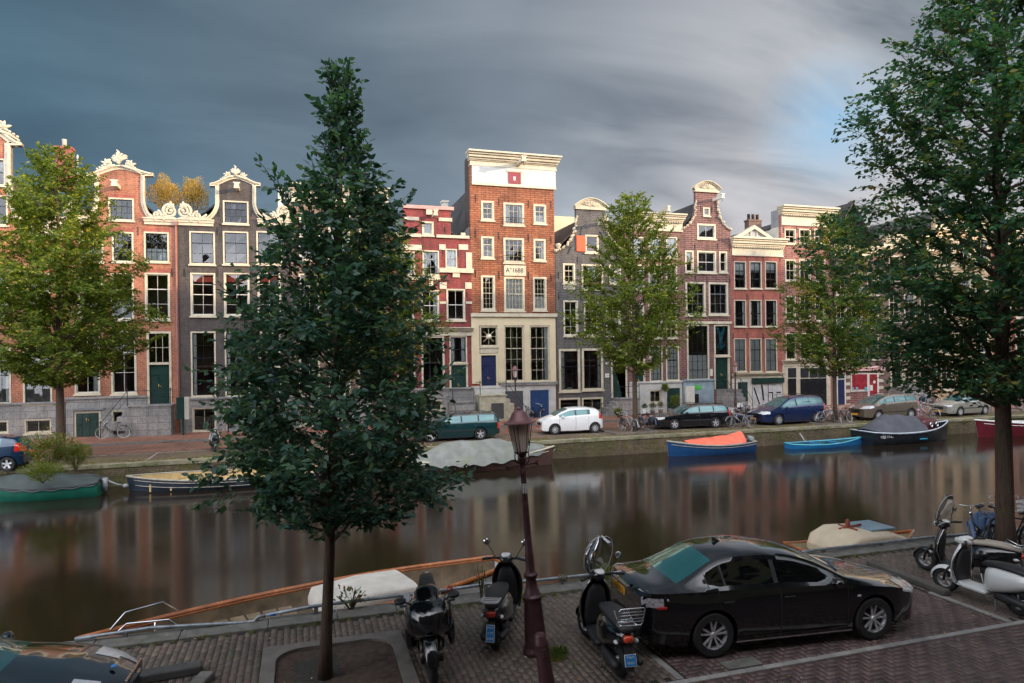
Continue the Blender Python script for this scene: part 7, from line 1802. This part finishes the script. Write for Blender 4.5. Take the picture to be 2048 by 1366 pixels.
def lantern(label, loc, H_=3.65, lean=(0, 0), bar=True):
    root = empty('street_lantern', loc, 0, label, 'street lantern', 'lanterns'); root.rotation_euler = (lean[1], lean[0], 0); s = H_/3.65
    q = MB(); P_ = [(.205, 0), (.205, .04), (.20, .07), (.178, .10), (.168, .14), (.158, .40), (.145, .58), (.132, .78), (.138, .81), (.150, .83), (.152, .86), (.130, .88), (.115, .90), (.112, .94), (.096, .96), (.086, 1.02), (.078, 1.10), (.088, 1.13), (.104, 1.15), (.106, 1.18), (.086, 1.20), (.072, 1.24), (.066, 1.44), (.067, 1.48), (.060, 1.50), (.052, 1.9), (.046, 2.3), (.042, 2.66)]
    q.lathe([(a*s, b*s) for a, b in P_], n=10); q.build('post', ironm, root, smooth=True, angle=38)
    q = MB(); q.lathe([(a*s, b*s) for a, b in ((.042, 2.66), (.052, 2.67), (.052, 2.72), (.040, 2.74), (.040, 2.82), (.055, 2.84), (.055, 2.90), (.03, 2.91))], n=14)
    if bar:
        q.tube([(-.21*s, 0, 2.78*s), (.21*s, 0, 2.80*s)], .012*s, 6)
        for sg in (-1, 1):
            q.ball((sg*.215*s, 0, (2.79+.01*sg)*s), .028*s, 8)
            for k in range(3): a = k*2.09; q.ball((sg*.235*s, .028*s*math.cos(a), (2.79+.01*sg)*s+.028*s*math.sin(a)), .018*s, 6)
    for k in range(4):
        a = R(45+90*k); q.tube([(math.cos(a)*r_*s, math.sin(a)*r_*s, z*s) for r_, z in ((.045, 2.80), (.10, 2.84), (.12, 2.90), (.11, 2.96), (.085, 2.99))], .009*s, 6)
    q.build('collar', ironm, root, smooth=True, angle=40)
    # lantern head: six tapered panes
    z0, z1, r0, r1 = 2.99*s, 3.42*s, .085*s, .165*s
    b = MB().lathe([(.03*s, 2.90*s), (.07*s, 2.95*s), (.09*s, 2.975*s), (.09*s, 3.0*s), (.02*s, 3.0*s)], n=12).build('lantern_base', ironm, root, smooth=True, angle=40)
    g = MB(); g.lathe([(r0, z0), (r1, z1)], n=6, cap=False); g.build('lantern_panes', lglass, root)
    e = MB()
    for k in range(6):
        a = 2*math.pi*k/6; e.tube([(r0*math.cos(a), r0*math.sin(a), z0), (r1*math.cos(a), r1*math.sin(a), z1)], .006*s, 5)
    for k in range(4):   # outer carrying rods
        a = R(45+90*k); e.tube([(.11*s*math.cos(a), .11*s*math.sin(a), 2.96*s), (.20*s*math.cos(a), .20*s*math.sin(a), 3.40*s)], .007*s, 5)
    e.build('lantern_frame', ironm, root, smooth=True)
    MB().lathe([(a*s, z*s) for a, z in ((.235, 3.41), (.232, 3.425), (.20, 3.435), (.165, 3.455), (.135, 3.50), (.115, 3.54), (.09, 3.575), (.055, 3.60), (.03, 3.605), (.026, 3.62), (.04, 3.63), (.03, 3.645), (.0005, 3.66))], n=28).build('lantern_roof', coppm, root, smooth=True, angle=50)
    MB().lathe([(.045*s, 3.06*s), (.045*s, 3.36*s), (.03*s, 3.40*s)], n=14).build('lamp_tube', mat('frosted_tube', (.78, .62, .46), .5, var=.12, scale=8), root, smooth=True)
    MB().lathe([(.05*s, 3.0*s), (.06*s, 3.03*s), (.03*s, 3.06*s)], n=12).build('lamp_socket', ironm, root, smooth=True)
    return root
p = G(1073, 1306)
LN = lantern('purple brown cast iron street lantern leaning left, between the two near scooters', (p.x, p.y, 0), 3.70, lean=(-R(3.6), 0))
q = MB().lathe([(.0435, 2.40), (.045, 2.42), (.044, 2.56)], n=12, cap=False).build('sticker_wrap', whiteplastic, LN)
c = MB().box(.125, .127, -.03, .03, 3.10, 3.18).build('sticker', mat('pale_blue', (.25, .5, .75), .5), LN); c.parent = LN
p = G(1031, 862); lantern('far street lantern in front of the cream ground floor of the tallest house', (p.x, 38.0, 0), 3.9, bar=False)
pp = V3(1031, 800, 38.0); bpy.data.objects[COL.objects[-1].name]
LNs = [o for o in COL.objects if o.name.startswith('street_lantern') and o.type == 'EMPTY']; LNs[1].location = (pp[0], 38.0, 0)
pp = V3(1471, 800, 37.0); lantern('far street lantern rising out of the jumble of bicycles', (pp[0], 37.0, 0), 3.9, bar=False)
# bollard
def bollard(label, loc, lean=(0, 0)):
    r = MB().lathe([(.13, -.05), (.125, .02), (.105, .12), (.10, .30), (.088, .62), (.084, .74), (.092, .76), (.092, .79), (.080, .81), (.078, .87), (.055, .905), (.0, .92)], n=14).build('bollard', ironm, smooth=True, angle=40)
    r.location = loc; r.rotation_euler = (lean[0], lean[1], 0)
    for k in range(3): MB().box(-.028, .028, -.092, -.080, .62+.045*k, .645+.045*k).build('relief', ironm, r, bevel=.004)
    return tag(r, label, 'bollard')
p = G(1100, 1408); bollard('purple brown iron bollard leaning left in front of the near lantern foot', (p.x, p.y, 0), (R(-3), -R(7)))
# quay rail: galvanised tube on short posts, bent lower at the left
galv = mat('galvanised_tube', (.27, .30, .33), .42, metal=.5, var=.25, scale=7, bump=.15, stain=((.14, .10, .08), 6, .6))
def rail(pts, label, posts):
    P_ = [(x, VE-.10, z) for x, z in pts]; r = MB().tube(P_, .032, 10).build('quay_rail', galv, smooth=True)
    for x, z in posts: MB().box(x-.035, x+.035, VE-.13, VE-.07, 0, z-.02).build('post', mat('rail_post', (.12, .12, .12), .6), r)
    return tag(r, label, 'railing')
def rz(px, py): q_ = P(px, py, VE-.10); return (q_.x, q_.z)
A_ = [rz(*p) for p in ((150, 1278), (220, 1268), (300, 1256), (400, 1250), (480, 1246), (508, 1243), (516, 1234), (530, 1231))]
rail(A_, 'grey quay rail with a low bent section, left of the big near tree', [(rz(436, 1248)), (rz(250, 1262))])
B_ = [rz(*p) for p in ((532, 1230), (630, 1212), (740, 1198), (860, 1184), (975, 1168), (1080, 1160), (1230, 1144), (1360, 1132))]
rail(B_, 'straight grey quay rail from the near tree to the black saloon', [rz(632, 1212), rz(806, 1190), rz(972, 1170), rz(1123, 1156), rz(1290, 1138)])
C_ = [rz(*p) for p in ((1520, 1116), (1640, 1099), (1760, 1086), (1850, 1075), (1960, 1066), (2100, 1052))]
rail(C_, 'grey quay rail behind the bonnet of the black saloon', [rz(1647, 1098), rz(1762, 1086), rz(1990, 1062)])
bl = [rz(540, 1229), rz(552, 1227)]; o = MB().tube([(x, VE-.10, z) for x, z in bl], .0345, 10).build('blue_tape', mat('blue_tape', (.02, .16, .6), .4), smooth=True); tag(o, 'blue tape band wound round the near quay rail', 'tape')
q = MB()
for k in range(5): x, z = rz(1118+k*3, 1156); torus(q, (0, 0, 0), .055, .012, 12, 5, T=Matrix.Translation((x+.02*math.sin(k*2), VE-.10, z)) @ Matrix.Rotation(R(80+k*7), 4, 'Z'))
o = q.build('rope_knot', mat('hemp_rope', (.16, .13, .08), .9), smooth=True); tag(o, 'mooring rope knotted round the near rail beside the lamp post', 'rope')
x, z = rz(896, 1178); q = MB()
for k in range(3): torus(q, (0, 0, 0), .05, .012, 12, 5, T=Matrix.Translation((x+.03*k, VE-.10, z)) @ Matrix.Rotation(R(75+k*15), 4, 'Z'))
q.tube([(x, VE-.05, z-.04), (x-.1, VE+.1, z-.3), (x-.2, VE+.2, -.5)], .01, 5)
o = q.build('rope_knot', mat('red_rope', (.35, .06, .03), .9), smooth=True); tag(o, 'red brown mooring rope knotted round the near rail beside the motorcycle', 'rope')
# stone kerb blocks
def block(label, x0, x1, y0, y1, z, rz_=0, cat='kerb block', m=None):
    o = MB().box(-(x1-x0)/2, (x1-x0)/2, -(y1-y0)/2, (y1-y0)/2, 0, z).build('kerb_block', m or mat('dark_kerb_stone', (.07, .07, .068), .8, var=.25, scale=5, bump=.4), loc=((x0+x1)/2, (y0+y1)/2, 0), bevel=.025); o.rotation_euler = (0, 0, R(rz_)); return tag(o, label, cat)
p = G(335, 1362); block('dark stone kerb block right of the black bonnet at the bottom left', p.x-.55, p.x+.42, p.y-.0, p.y+.24, .13, 6)
p = G(398, 1372); block('grey stone kerb block lying towards the camera at the bottom left', p.x-.10, p.x+.10, p.y-.35, p.y+.22, .11, -18, m=gran)
p = G(1810, 1160); block('long worn kerb stone in front of the nose of the black saloon', p.x-.07, p.x+.10, p.y-.95, p.y+.95, .12, -4, m=mat('brown_kerb_stone', (.10, .09, .08), .8, var=.25, scale=5, bump=.4))
# leaf-littered stone plate under the saloon's rear wheel
p = G(1482, 1328); o = MB().box(-.28, .28, -.12, .12, .0, .017).box(-.14, .12, -.07, .05, .015, .020).build('drain_cover', gran, loc=(p.x, p.y, 0), bevel=.006); tag(o, 'small stone drain cover near the rear wheel of the black saloon', 'drain')
# kerbed bed round the middle trees on the far side
for (px0, px1, yy, lb) in ((1222, 1330, 868, 'low grey kerb round the bed of the middle tree'), (1640, 1725, 850, 'low grey kerb round the bed of the tree right of the navy van')):
    a, b = G(px0, yy).x, G(px1, yy).x; y0 = G((px0+px1)/2, yy).y
    o = MB().box(a, b, y0, y0+.12, 0, .10).box(a, a+.12, y0+.121, y0+2.3, 0, .10).box(b-.12, b, y0+.121, y0+2.3, 0, .10).build('bed_kerb', kerbm, bevel=.01); tag(o, lb, 'kerb')
# mail cabinet on its post at the left
pp = V3(366, 820, FV-1.7); zt = HZ(366, 797, dep(pp)); zb_ = HZ(366, 841, dep(pp))
r = empty('mail_cabinet', (pp[0], pp[1], .085), 0, 'dark green post-mounted cabinet with grated side, right of the grey stone stoop', 'cabinet')
MB().box(-.33, .10, -.2, .2, zb_, zt).build('cabinet', darkgreen, r, bevel=.01); q = MB()
for i in range(5): q.box(.105, .32, -.19+.0*i, -.175, zb_+(zt-zb_)*i/5+.02, zb_+(zt-zb_)*i/5+.05)
for i in range(4): q.box(.11+.06*i, .13+.06*i, -.195, -.18, zb_, zt)
q.box(.10, .33, -.16, .2, zb_, zt); q.build('grate', palewall, r); MB().box(-.05, .05, -.05, .05, -.05, zb_).build('post', darkgreen, r)
# far chimneys, dormers and the flagpole on the roofs
def chimney(label, px, py_top, py_bot, w, V, m=brG, pots=2):
    t = P(px, py_top, V); b_ = P(px, py_bot, V); r = MB().box(-w/2, w/2, -.3, .3, b_.z-1.0, t.z).box(-w/2-.05, w/2+.05, -.35, .35, t.z-.12, t.z+.02).build('chimney_stack', m, loc=(t.x, V, 0)); 
    for i in range(pots): x = -w/2+w*(i+.5)/pots; MB().lathe([(.14, t.z+.02), (.13, t.z+.5), (.15, t.z+.52)], (x, 0, 0), 12).build('pot', white if m is brG else tilebrown, r, smooth=True)
    return tag(r, label, 'chimney')
chimney('orange brick chimney with white pots behind the far left tree', 129, 296, 350, .9, FV+3, brG, 1)
chimney('low brick chimney with three red pots behind the triangular pediment', 1506, 441, 462, 1.3, FV+5, brI, 3)
chimney('pale box chimney at the ridge left of the tallest house', 889, 403, 404, .45, FV+6, palewall, 0)
q = P(155, 310, FV+1.2); o = MB().tube([(0, 0, q.z-5), (0, 0, q.z)], .05, 8).tube([(0, 0, q.z-1.3), (1.4, .1, q.z-2.3)], .03, 6).build('flagpole', white, smooth=True, loc=(q.x, FV+1.2, 0)); tag(o, 'white pole with a slanting stay on the roof left of the red bell gable', 'pole')
a = P(1113, 432, FV+7); o = MB().box(-1.2, 1.0, 0, 3, a.z-4, a.z).build('roof_house', creamwall, loc=(a.x+.6, FV+7, 0)); tag(o, 'cream rooftop block just right of the tallest house', 'roof block')
# dormer between pediment house and its neighbour
a = P(1545, 487, FV+3); r = MB().box(-.9, .9, 0, 3, a.z-1.2, a.z+.5).build('dormer', zinc, loc=(a.x+.3, FV+3, 0)); q = MB().box(-1.0, 1.0, -.15, .1, a.z+.5, a.z+.62)
for k in range(8): q.box(-.95+.26*k, -.82+.26*k, -.25, -.02, a.z+.36, a.z+.50)
q.build('eaves', white, r); tag(r, 'grey dormer with white toothed eaves behind the triangular pediment', 'dormer')
# ------------------------------------------------------------------ boats
def hull(label, L, W_, fb, loc, rz, hm, rimm=None, inside=None, stern=.75, sheer=.18, name='boat', bow=1.6, deck=None, strakes=0, bottomm=None, raise_=0.0, group=None):
    root = empty(name, (loc[0], loc[1], WZ), rz, label, 'boat', group); n = 26; m = 9; secs = []
    for i in range(n+1):
        t = i/n; x = -L/2+L*t
        w = W_/2*(stern+(1-stern)*math.sin(min(1, t/.42)*math.pi/2)) if t < .42 else W_/2*(1-((t-.42)/.58)**bow)
        w = max(w, .015); z = fb+sheer*(2*abs(t-.38))**2.2+raise_*t**3
        row = []
        for k in range(m): a = k/(m-1); y = w*(.62+.38*math.sin(a*math.pi/2)) if k else 0; zz = -.25+(z+.25)*a**1.1; row.append((x+(.10*L/4)*a*t**4, y, zz))
        secs.append((row, w, z, x+(.10*L/4)*t**4))
    rows = [[(p[0], -p[1], p[2]) for p in r[0][::-1]]+r[0][1:] for r in secs]
    h = MB().grid(rows); st = rows[0]; h.f.append(tuple(range(len(st)))); hm_ = h.build('hull', hm, root, smooth=True, angle=45)
    rows2 = [[(p[0], p[1]*.93, max(p[2], -.05)+.01) for p in r] for r in rows]; MB().grid(rows2).build('inner_hull', inside or hm, hm_, smooth=True)
    g = MB()
    for s in (-1, 1):
        g.tube([(x, s*w, z+.015) for (_, w, z, x) in secs], .035, 6, flat=1.2)
    g.tube([(secs[0][3], -secs[0][1], secs[0][2]+.015), (secs[0][3], secs[0][1], secs[0][2]+.015)], .035, 6); g.build('gunwale', rimm or hm, root, smooth=True)
    for k in range(strakes):
        q = MB()
        for s in (-1, 1): q.tube([(r[0][-1-1-k*2][0], s*(r[0][-1-1-k*2][1]+.01), r[0][-1-1-k*2][2]) for r in secs[:-1]], .018, 5)
        q.build('rubbing_strake', rimm or hm, root, smooth=True)
    if deck:
        d = MB(); i0 = int(n*deck[0]); rows3 = [[(s_[3], -s_[1]*.96, s_[2]+.02), (s_[3], 0, s_[2]+.07), (s_[3], s_[1]*.96, s_[2]+.02)] for s_ in secs[i0:]]; d.grid(rows3); d.build('foredeck', deck[1], root, smooth=True)
    root_secs[root.name] = secs
    return root
root_secs = {}
def tarp(root, t0, t1, hgt, m, name='tarpaulin', drop=.10, folds=.03, ridge=None, over=1.04, peak=.5):
    secs = root_secs[root.name]; n = len(secs)-1; rows = []; rd = random.Random(int(hgt*1000)+n)
    K_ = 22; S_ = 13
    for i in range(K_+1):
        t = t0+(t1-t0)*i/K_; f = t*n; a = min(n-1, int(f)); q = f-a; w = secs[a][1]*(1-q)+secs[a+1][1]*q; z = secs[a][2]*(1-q)+secs[a+1][2]*q; x = secs[a][3]*(1-q)+secs[a+1][3]*q
        u_ = (t-t0)/(t1-t0); hh = hgt*(math.sin(math.pi*min(1, max(0, u_))**(.5 if peak < .5 else 1))**.55 if 0 < u_ < 1 else 0)
        if ridge: hh = float(np.interp(u_, [p_[0] for p_ in ridge], [p_[1] for p_ in ridge]))
        row = []
        for k in range(S_):
            s = (k/(S_-1)-.5)*2; y = w*over*s; up = hh*(1-abs(s)**1.7)+folds*math.sin(7*u_*3.1+3*s)*(1-abs(s))+rd.gauss(0, folds*.25)*(1-abs(s))
            zz = z+.07+up-(drop*(1+.5*math.sin(i*1.9)) if k in (0, S_-1) else 0); row.append((x, y*(1.03 if k in (0, S_-1) else 1), zz))
        rows.append(row)
    o = MB().grid(rows).build(name, m, root, smooth=True, fix=False)
    sm = o.modifiers.new('smooth', 'SUBSURF'); sm.levels = 1; sm.render_levels = 1
    return o
def wpt(px, py, z=WZ): g = G(px, py, z); return g
def cloth(name, col, stain=None): return mat(name, col, .75, var=.16, scale=2.2, bump=.3, stain=stain)
BG = 'boats moored along the far quay'
def boatpos(pxl, pxr, py, V):
    a, b = P(pxl, py, V), P(pxr, py, V); return ((a.x+b.x)/2, V), b.x-a.x
# green boat with black cover, left
(c, L_) = boatpos(-60, 205, 985, VF-1.6)
B1 = hull('dark green boat under a blackish cover with an outboard, at the left edge', L_, 1.9, .42, c, R(180), mat('boat_green', (.01, .12, .08), .35), rimm=darkplastic, stern=.8)
tarp(B1, .0, .97, .45, cloth('black_cover', (.055, .07, .07), ((.12, .13, .12), 3, .6)), folds=.05)
s0 = root_secs[B1.name][0]; q = MB().tube([(s0[3]-.1, 0, .55), (s0[3]-.5, .05, .35), (s0[3]-.75, .05, .28)], [.05, .03, .03], 8).ball((s0[3]-.85, .05, .25), (.12, .05, .09), 8).box(s0[3]-.2, s0[3]-.02, -.12, .12, .1, .62); q.build('outboard_motor', zinc, B1, smooth=True)
B1.rotation_euler[2] = R(180)
B1.scale = (1, 1, 1)
# ochre open barge
(c, L_) = boatpos(262, 640, 975, VF-1.5)
ochre = mat('ochre_inside', (.55, .38, .16), .7, var=.2, scale=3, stain=((.25, .2, .15), 3, .6)); navyh = mat('worn_navy_hull', (.03, .045, .07), .5, var=.3, scale=2, stain=((.25, .22, .2), 2, .62))
B2 = hull('open work barge with ochre inside and navy hull, left of the near tree', L_, 2.7, .40, (c[0], c[1]+.1), R(180), navyh, rimm=mat('pale_gunwale', (.33, .30, .24), .6, var=.2), inside=ochre, stern=.9, strakes=2, sheer=.12, bow=3.0)
q = MB()
for k in range(9): x = -L_/2+.5+k*(L_-1.4)/8; q.box(x, x+.06, -.96, -.90, .05, .34).box(x, x+.06, .90, .96, .05, .34)
q.build('ribs', ochre, B2); MB().box(.9, 1.2, -.95, .95, .26, .33).build('thwart', ochre, B2, bevel=.01); MB().box(-.6, -.3, -.95, .95, .26, .33).build('thwart', ochre, B2, bevel=.01)
MB().tube([(1.0, -.8, .5), (1.9, .5, .42)], .03, 6).build('pole', ochre, B2)
# grey tarpaulin boat
(c, L_) = boatpos(836, 1098, 938, VF-1.55)
B3 = hull('brown and cream boat under a big patched grey tarpaulin, behind the near lantern', L_+.6, 2.1, .50, (c[0]-.2, c[1]), 0, mat('brown_hull', (.10, .055, .045), .4, var=.2), rimm=mat('cream_gunwale', (.62, .55, .40), .6, var=.15), inside=ochre, deck=(.62, mat('pink_deck', (.42, .30, .27), .6)), strakes=1, sheer=.22)
tp_ = cloth('grey_tarpaulin', (.22, .23, .21), ((.20, .215, .14), 1.5, .53)); tarp(B3, .03, .93, .85, tp_, folds=.05, ridge=[(0, .0), (.10, .25), (.22, .78), (.6, .82), (.85, .40), (1, .12)], over=1.13, drop=.22)
# orange tarpaulin boat
(c, L_) = boatpos(1338, 1499, 908, VF-1.5)
B4 = hull('navy blue boat with a bright orange tarpaulin and outboard', L_, 1.75, .50, c, R(180), mat('blue_hull', (.012, .06, .17), .4, var=.12), rimm=mat('pale_gunwale', (.33, .30, .24), .6), inside=whiteplastic, strakes=1, deck=(.72, mat('pale_gunwale', (.33, .30, .24))))
tarp(B4, .12, .80, .5, cloth('orange_tarpaulin', (.86, .17, .10)), folds=.02, ridge=[(0, .52), (.08, .44), (.5, .32), (.85, .20), (1, .05)], over=.80, drop=.02)
s0 = root_secs[B4.name][0]; MB().loft([(s0[3]-.28, 0, .62, .02, .05, 3), (s0[3]-.24, 0, .64, .12, .14, 3), (s0[3]+.02, 0, .70, .13, .15, 3), (s0[3]+.08, 0, .70, .04, .05, 3)], 14).box(s0[3]-.2, s0[3]-.05, -.06, .06, -.2, .55).build('outboard_motor', zinc, B4, smooth=True)
# blue rowing boat
(c, L_) = boatpos(1577, 1721, 893, VF-1.5)
bb_ = mat('bright_blue_hull', (.015, .17, .42), .4, var=.12)
B5 = hull('low bright blue rowing boat left of the black cabin boat', L_, 1.5, .19, c, 0, bb_, rimm=mat('light_blue_gunwale', (.10, .42, .55), .4), inside=mat('dark_teal_inside', (.02, .10, .12), .6), stern=.5, sheer=.12)
MB().box(-.8, -.55, -.6, .6, .18, .22).build('thwart', bb_, B5); MB().box(.5, .75, -.5, .5, .18, .22).build('thwart', bb_, B5)
MB().tube([(-1.2, .2, .3), (-1.35, .45, .75)], .03, 6).tube([(-1.2, -.1, .3), (-1.5, .1, .7)], .02, 6).build('oar', wirem, B5)
# black cabin boat with dark cover
(c, L_) = boatpos(1728, 1890, 884, VF-1.6)
blackh = mat('black_hull', (.012, .016, .022), .3, var=.2)
B6 = hull('black boat with charcoal cover, maroon cabin and two portholes', L_+.2, 2.2, .62, c, 0, blackh, rimm=mat('white_blue_gunwale', (.50, .56, .62), .5), inside=blackh, stern=.82, sheer=.22, raise_=.10, strakes=0, bow=2.4)
maroon = mat('maroon_cabin', (.09, .018, .022), .4, var=.15)
MB().loft([(.55, 0, .85, .72, .42, 5), (.7, 0, .88, .80, .48, 5), (1.5, 0, .95, .62, .42, 5), (1.95, 0, .98, .40, .30, 5), (2.05, 0, .98, .25, .2, 4)], 24).build('cabin', maroon, B6, smooth=True, angle=40)
tarp(B6, .06, .60, .85, cloth('charcoal_cover', (.075, .08, .095)), folds=.04, ridge=[(0, .05), (.12, .55), (.35, .95), (.7, .9), (1, .70)], over=1.0, drop=.1)
for x in (1.15, 1.72): torus(MB(), (0, 0, 0), .13, .035, 18, 6, T=Matrix.Translation((x, -.80+.22*(x-.9), 1.0)) @ Matrix.Rotation(R(14), 4, 'Z')).lathe([(.001, 0), (.12, 0)], (0, 0, 0), 14, axis='y', T=Matrix.Translation((x, -.79+.22*(x-.9), 1.0)) @ Matrix.Rotation(R(14), 4, 'Z')).build('porthole', chrome, B6, smooth=True)
text('lettering', 'GEJE 11-05', .20, whiteplastic, B6, (-L_/2+.65, -1.005, .48), depth=.003)
MB().box(-.1, .45, -1.12, -1.04, .22, .30).build('fender', mat('teal_fender', (.02, .22, .34), .5), B6, bevel=.03)
q = MB().tube([(.9, -.1, 1.3), (.9, -.1, 1.75)], .04, 6).ball((.9, -.1, 1.8), .1, 8).tube([(.9, -.1, 1.55), (1.25, -.15, 1.5)], .03, 6); q.build('steering_lever', mat('mauve', (.4, .2, .3), .5), B6, smooth=True)
# red and white cruiser at the right edge
(c, L_) = boatpos(1948, 2230, 872, VF-1.9)
redh = mat('dark_red_hull', (.12, .014, .022), .35, var=.12)
B7 = hull('dark red and white cabin cruiser half hidden by the right tree trunk', L_, 2.7, .62, (c[0]+.4, c[1]), R(180), redh, rimm=whiteplastic, inside=whiteplastic, stern=.9, sheer=.22, raise_=.1, strakes=1, deck=(.55, whiteplastic))
MB().loft([(-L_/2+.3, 0, 1.30, 1.0, .40, 5), (-L_/2+.5, 0, 1.35, 1.1, .48, 5), (.2, 0, 1.35, 1.05, .48, 5), (.9, 0, 1.2, .9, .3, 5)], 24).build('cabin', creamwall, B7, smooth=True, angle=40)
q = MB()
for k in range(4): q.box(-L_/2+.9+k*.95, -L_/2+1.6+k*.95, 1.02, 1.13, 1.35, 1.62)
q.build('cabin_window', carglass, B7, bevel=.03); text('lettering', 'Sibe', .34, whiteplastic, B7, (1.7, 1.13, .60), rot=(R(90), 0, R(180+9)), shear=.3)
q = MB()
for x in (1.2, 2.2, 3.0): q.tube([(x, .95-.1*(x-1.2)**1.3, 1.0), (x, .9-.1*(x-1.2)**1.3, 1.55)], .018, 5)
q.tube([(1.2, .9, 1.55), (2.2, .8, 1.55), (3.0, .6, 1.6), (3.6, .05, 1.7)], .018, 5); q.build('bow_rail', blackm, B7)
# ---- near quay: long varnished boat and cream cabin boat, low below the quay edge
varn = mat('varnished_mahogany', (.42, .13, .035), .25, var=.2, scale=4, coat=.6); cloc = mat('canvas_white', (.66, .62, .55), .7, var=.12, scale=2)
a, b = G(330, 1262, -.25), G(992, 1104, -.25); 
Ln = 8.6; cxn = (G(400, 1250, -.2).x+G(995, 1150, -.2).x)/2
B8 = hull('long white boat with varnished orange gunwale moored at the near quay, left of the lantern', 8.0, 2.0, .55, (.50, 13.98), R(180+15), whiteplastic, rimm=varn, inside=mat('worn_teak', (.22, .16, .10), .7, var=.3, scale=3), stern=.35, sheer=.1, bow=2.2, group='boats moored along the near quay')
secs = root_secs[B8.name]; q = MB(); q.tube([(x, w+.02, z+.07) for (_, w, z, x) in secs[:]], .055, 7); q.tube([(x, -w-.02, z+.06) for (_, w, z, x) in secs[:]], .05, 7); q.build('varnished_rail', varn, B8, smooth=True)
MB().loft([(-1.70, .05, .52, .62, .12, 5), (-1.60, .05, .58, .66, .20, 5), (-.7, .05, .60, .67, .22, 5), (.2, .05, .56, .62, .20, 5), (.28, .05, .50, .56, .10, 5)], 24).build('cabin', cloc, B8, smooth=True, angle=40)
q = MB()
for s in (-1, 1): q.tube([(3.9, s*.10, .6), (3.5, s*.30, .98), (2.9, s*.50, .98), (2.5, s*.62, .62)], .017, 6)
q.tube([(3.1, .5, .98), (3.1, .5, .6)], .014, 6); q.build('bow_rail', chrome, B8, smooth=True)
q = MB()
for k in range(7): q.box(.6+k*.3, .85+k*.3, -.6, .6, .38, .41)
q.build('deck_boards', mat('worn_teak', (.22, .16, .10)), B8)
cc = (G(1712, 1100, -.3).x+.35, VE+1.05)
B9 = hull('small cream cabin boat with a blue hatch, behind the bonnet of the black saloon', 3.3, 1.6, .55, cc, 0, mat('cream_gelcoat', (.70, .58, .42), .35, var=.08), rimm=varn, inside=creamwall, stern=.8, sheer=.15, group='boats moored along the near quay')
MB().loft([(-1.0, 0, .55, .60, .1, 5), (-.85, 0, .62, .68, .28, 5), (-.5, 0, .70, .68, .36, 5), (.5, 0, .68, .62, .34, 5), (1.2, 0, .60, .45, .15, 5)], 24).build('cabin', MATS['cream_gelcoat'], B9, smooth=True, angle=40)
MB().box(.0, .75, -.42, .42, 1.03, 1.07).build('hatch', mat('blue_grey_hatch', (.22, .33, .42), .3), B9, bevel=.01)
MB().box(-.78, -.1, -.70, -.665, .62, .82).build('cabin_window', carglass, B9, bevel=.02)
MB().tube([(-.55, 0, 1.05), (.1, 0, 1.10)], .03, 6).tube([(-.3, -.3, 1.07), (-.3, .3, 1.07)], .02, 6).ball((-.3, 0, 1.16), (.06, .06, .12), 8).build('mast_foot', mat('rust_red', (.25, .06, .03), .6), B9, smooth=True)
# parked motor scooter on the far quay, half behind the near tree
pp = G(412, 905); s_ = scooter('small dark scooter on the far quay at the left side of the near tree', blackgloss, (pp.x+.3, pp.y+.6, .012), R(-80)); s_['group'] = 'scooters'
# mooring rings and ropes on the far wall
for (px, py) in ((1112, 905), (1366, 890), (1104, 903)):
    pass
q = P(1108, 896, VF-.02); o = torus(MB(), (0, 0, 0), .09, .018, 14, 5).box(-.14, .14, -.03, .02, .09, .13).build('mooring_ring', wirem, smooth=True, loc=(q.x, VF-.04, q.z)); tag(o, 'iron mooring ring on the far quay wall right of the tarpaulin boat', 'mooring ring')
o = MB().tube([(q.x, VF-.06, q.z-.1), (q.x-.3, VF-.3, q.z-.45), (q.x-.6, VF-.7, WZ+.5)], .018, 5).build('mooring_rope', mat('green_rope', (.16, .28, .16), .9)); tag(o, 'pale green rope from the wall ring to the tarpaulin boat', 'rope')
q = P(1474, 0, VF)
q = P(1300, 880, VF-.02);
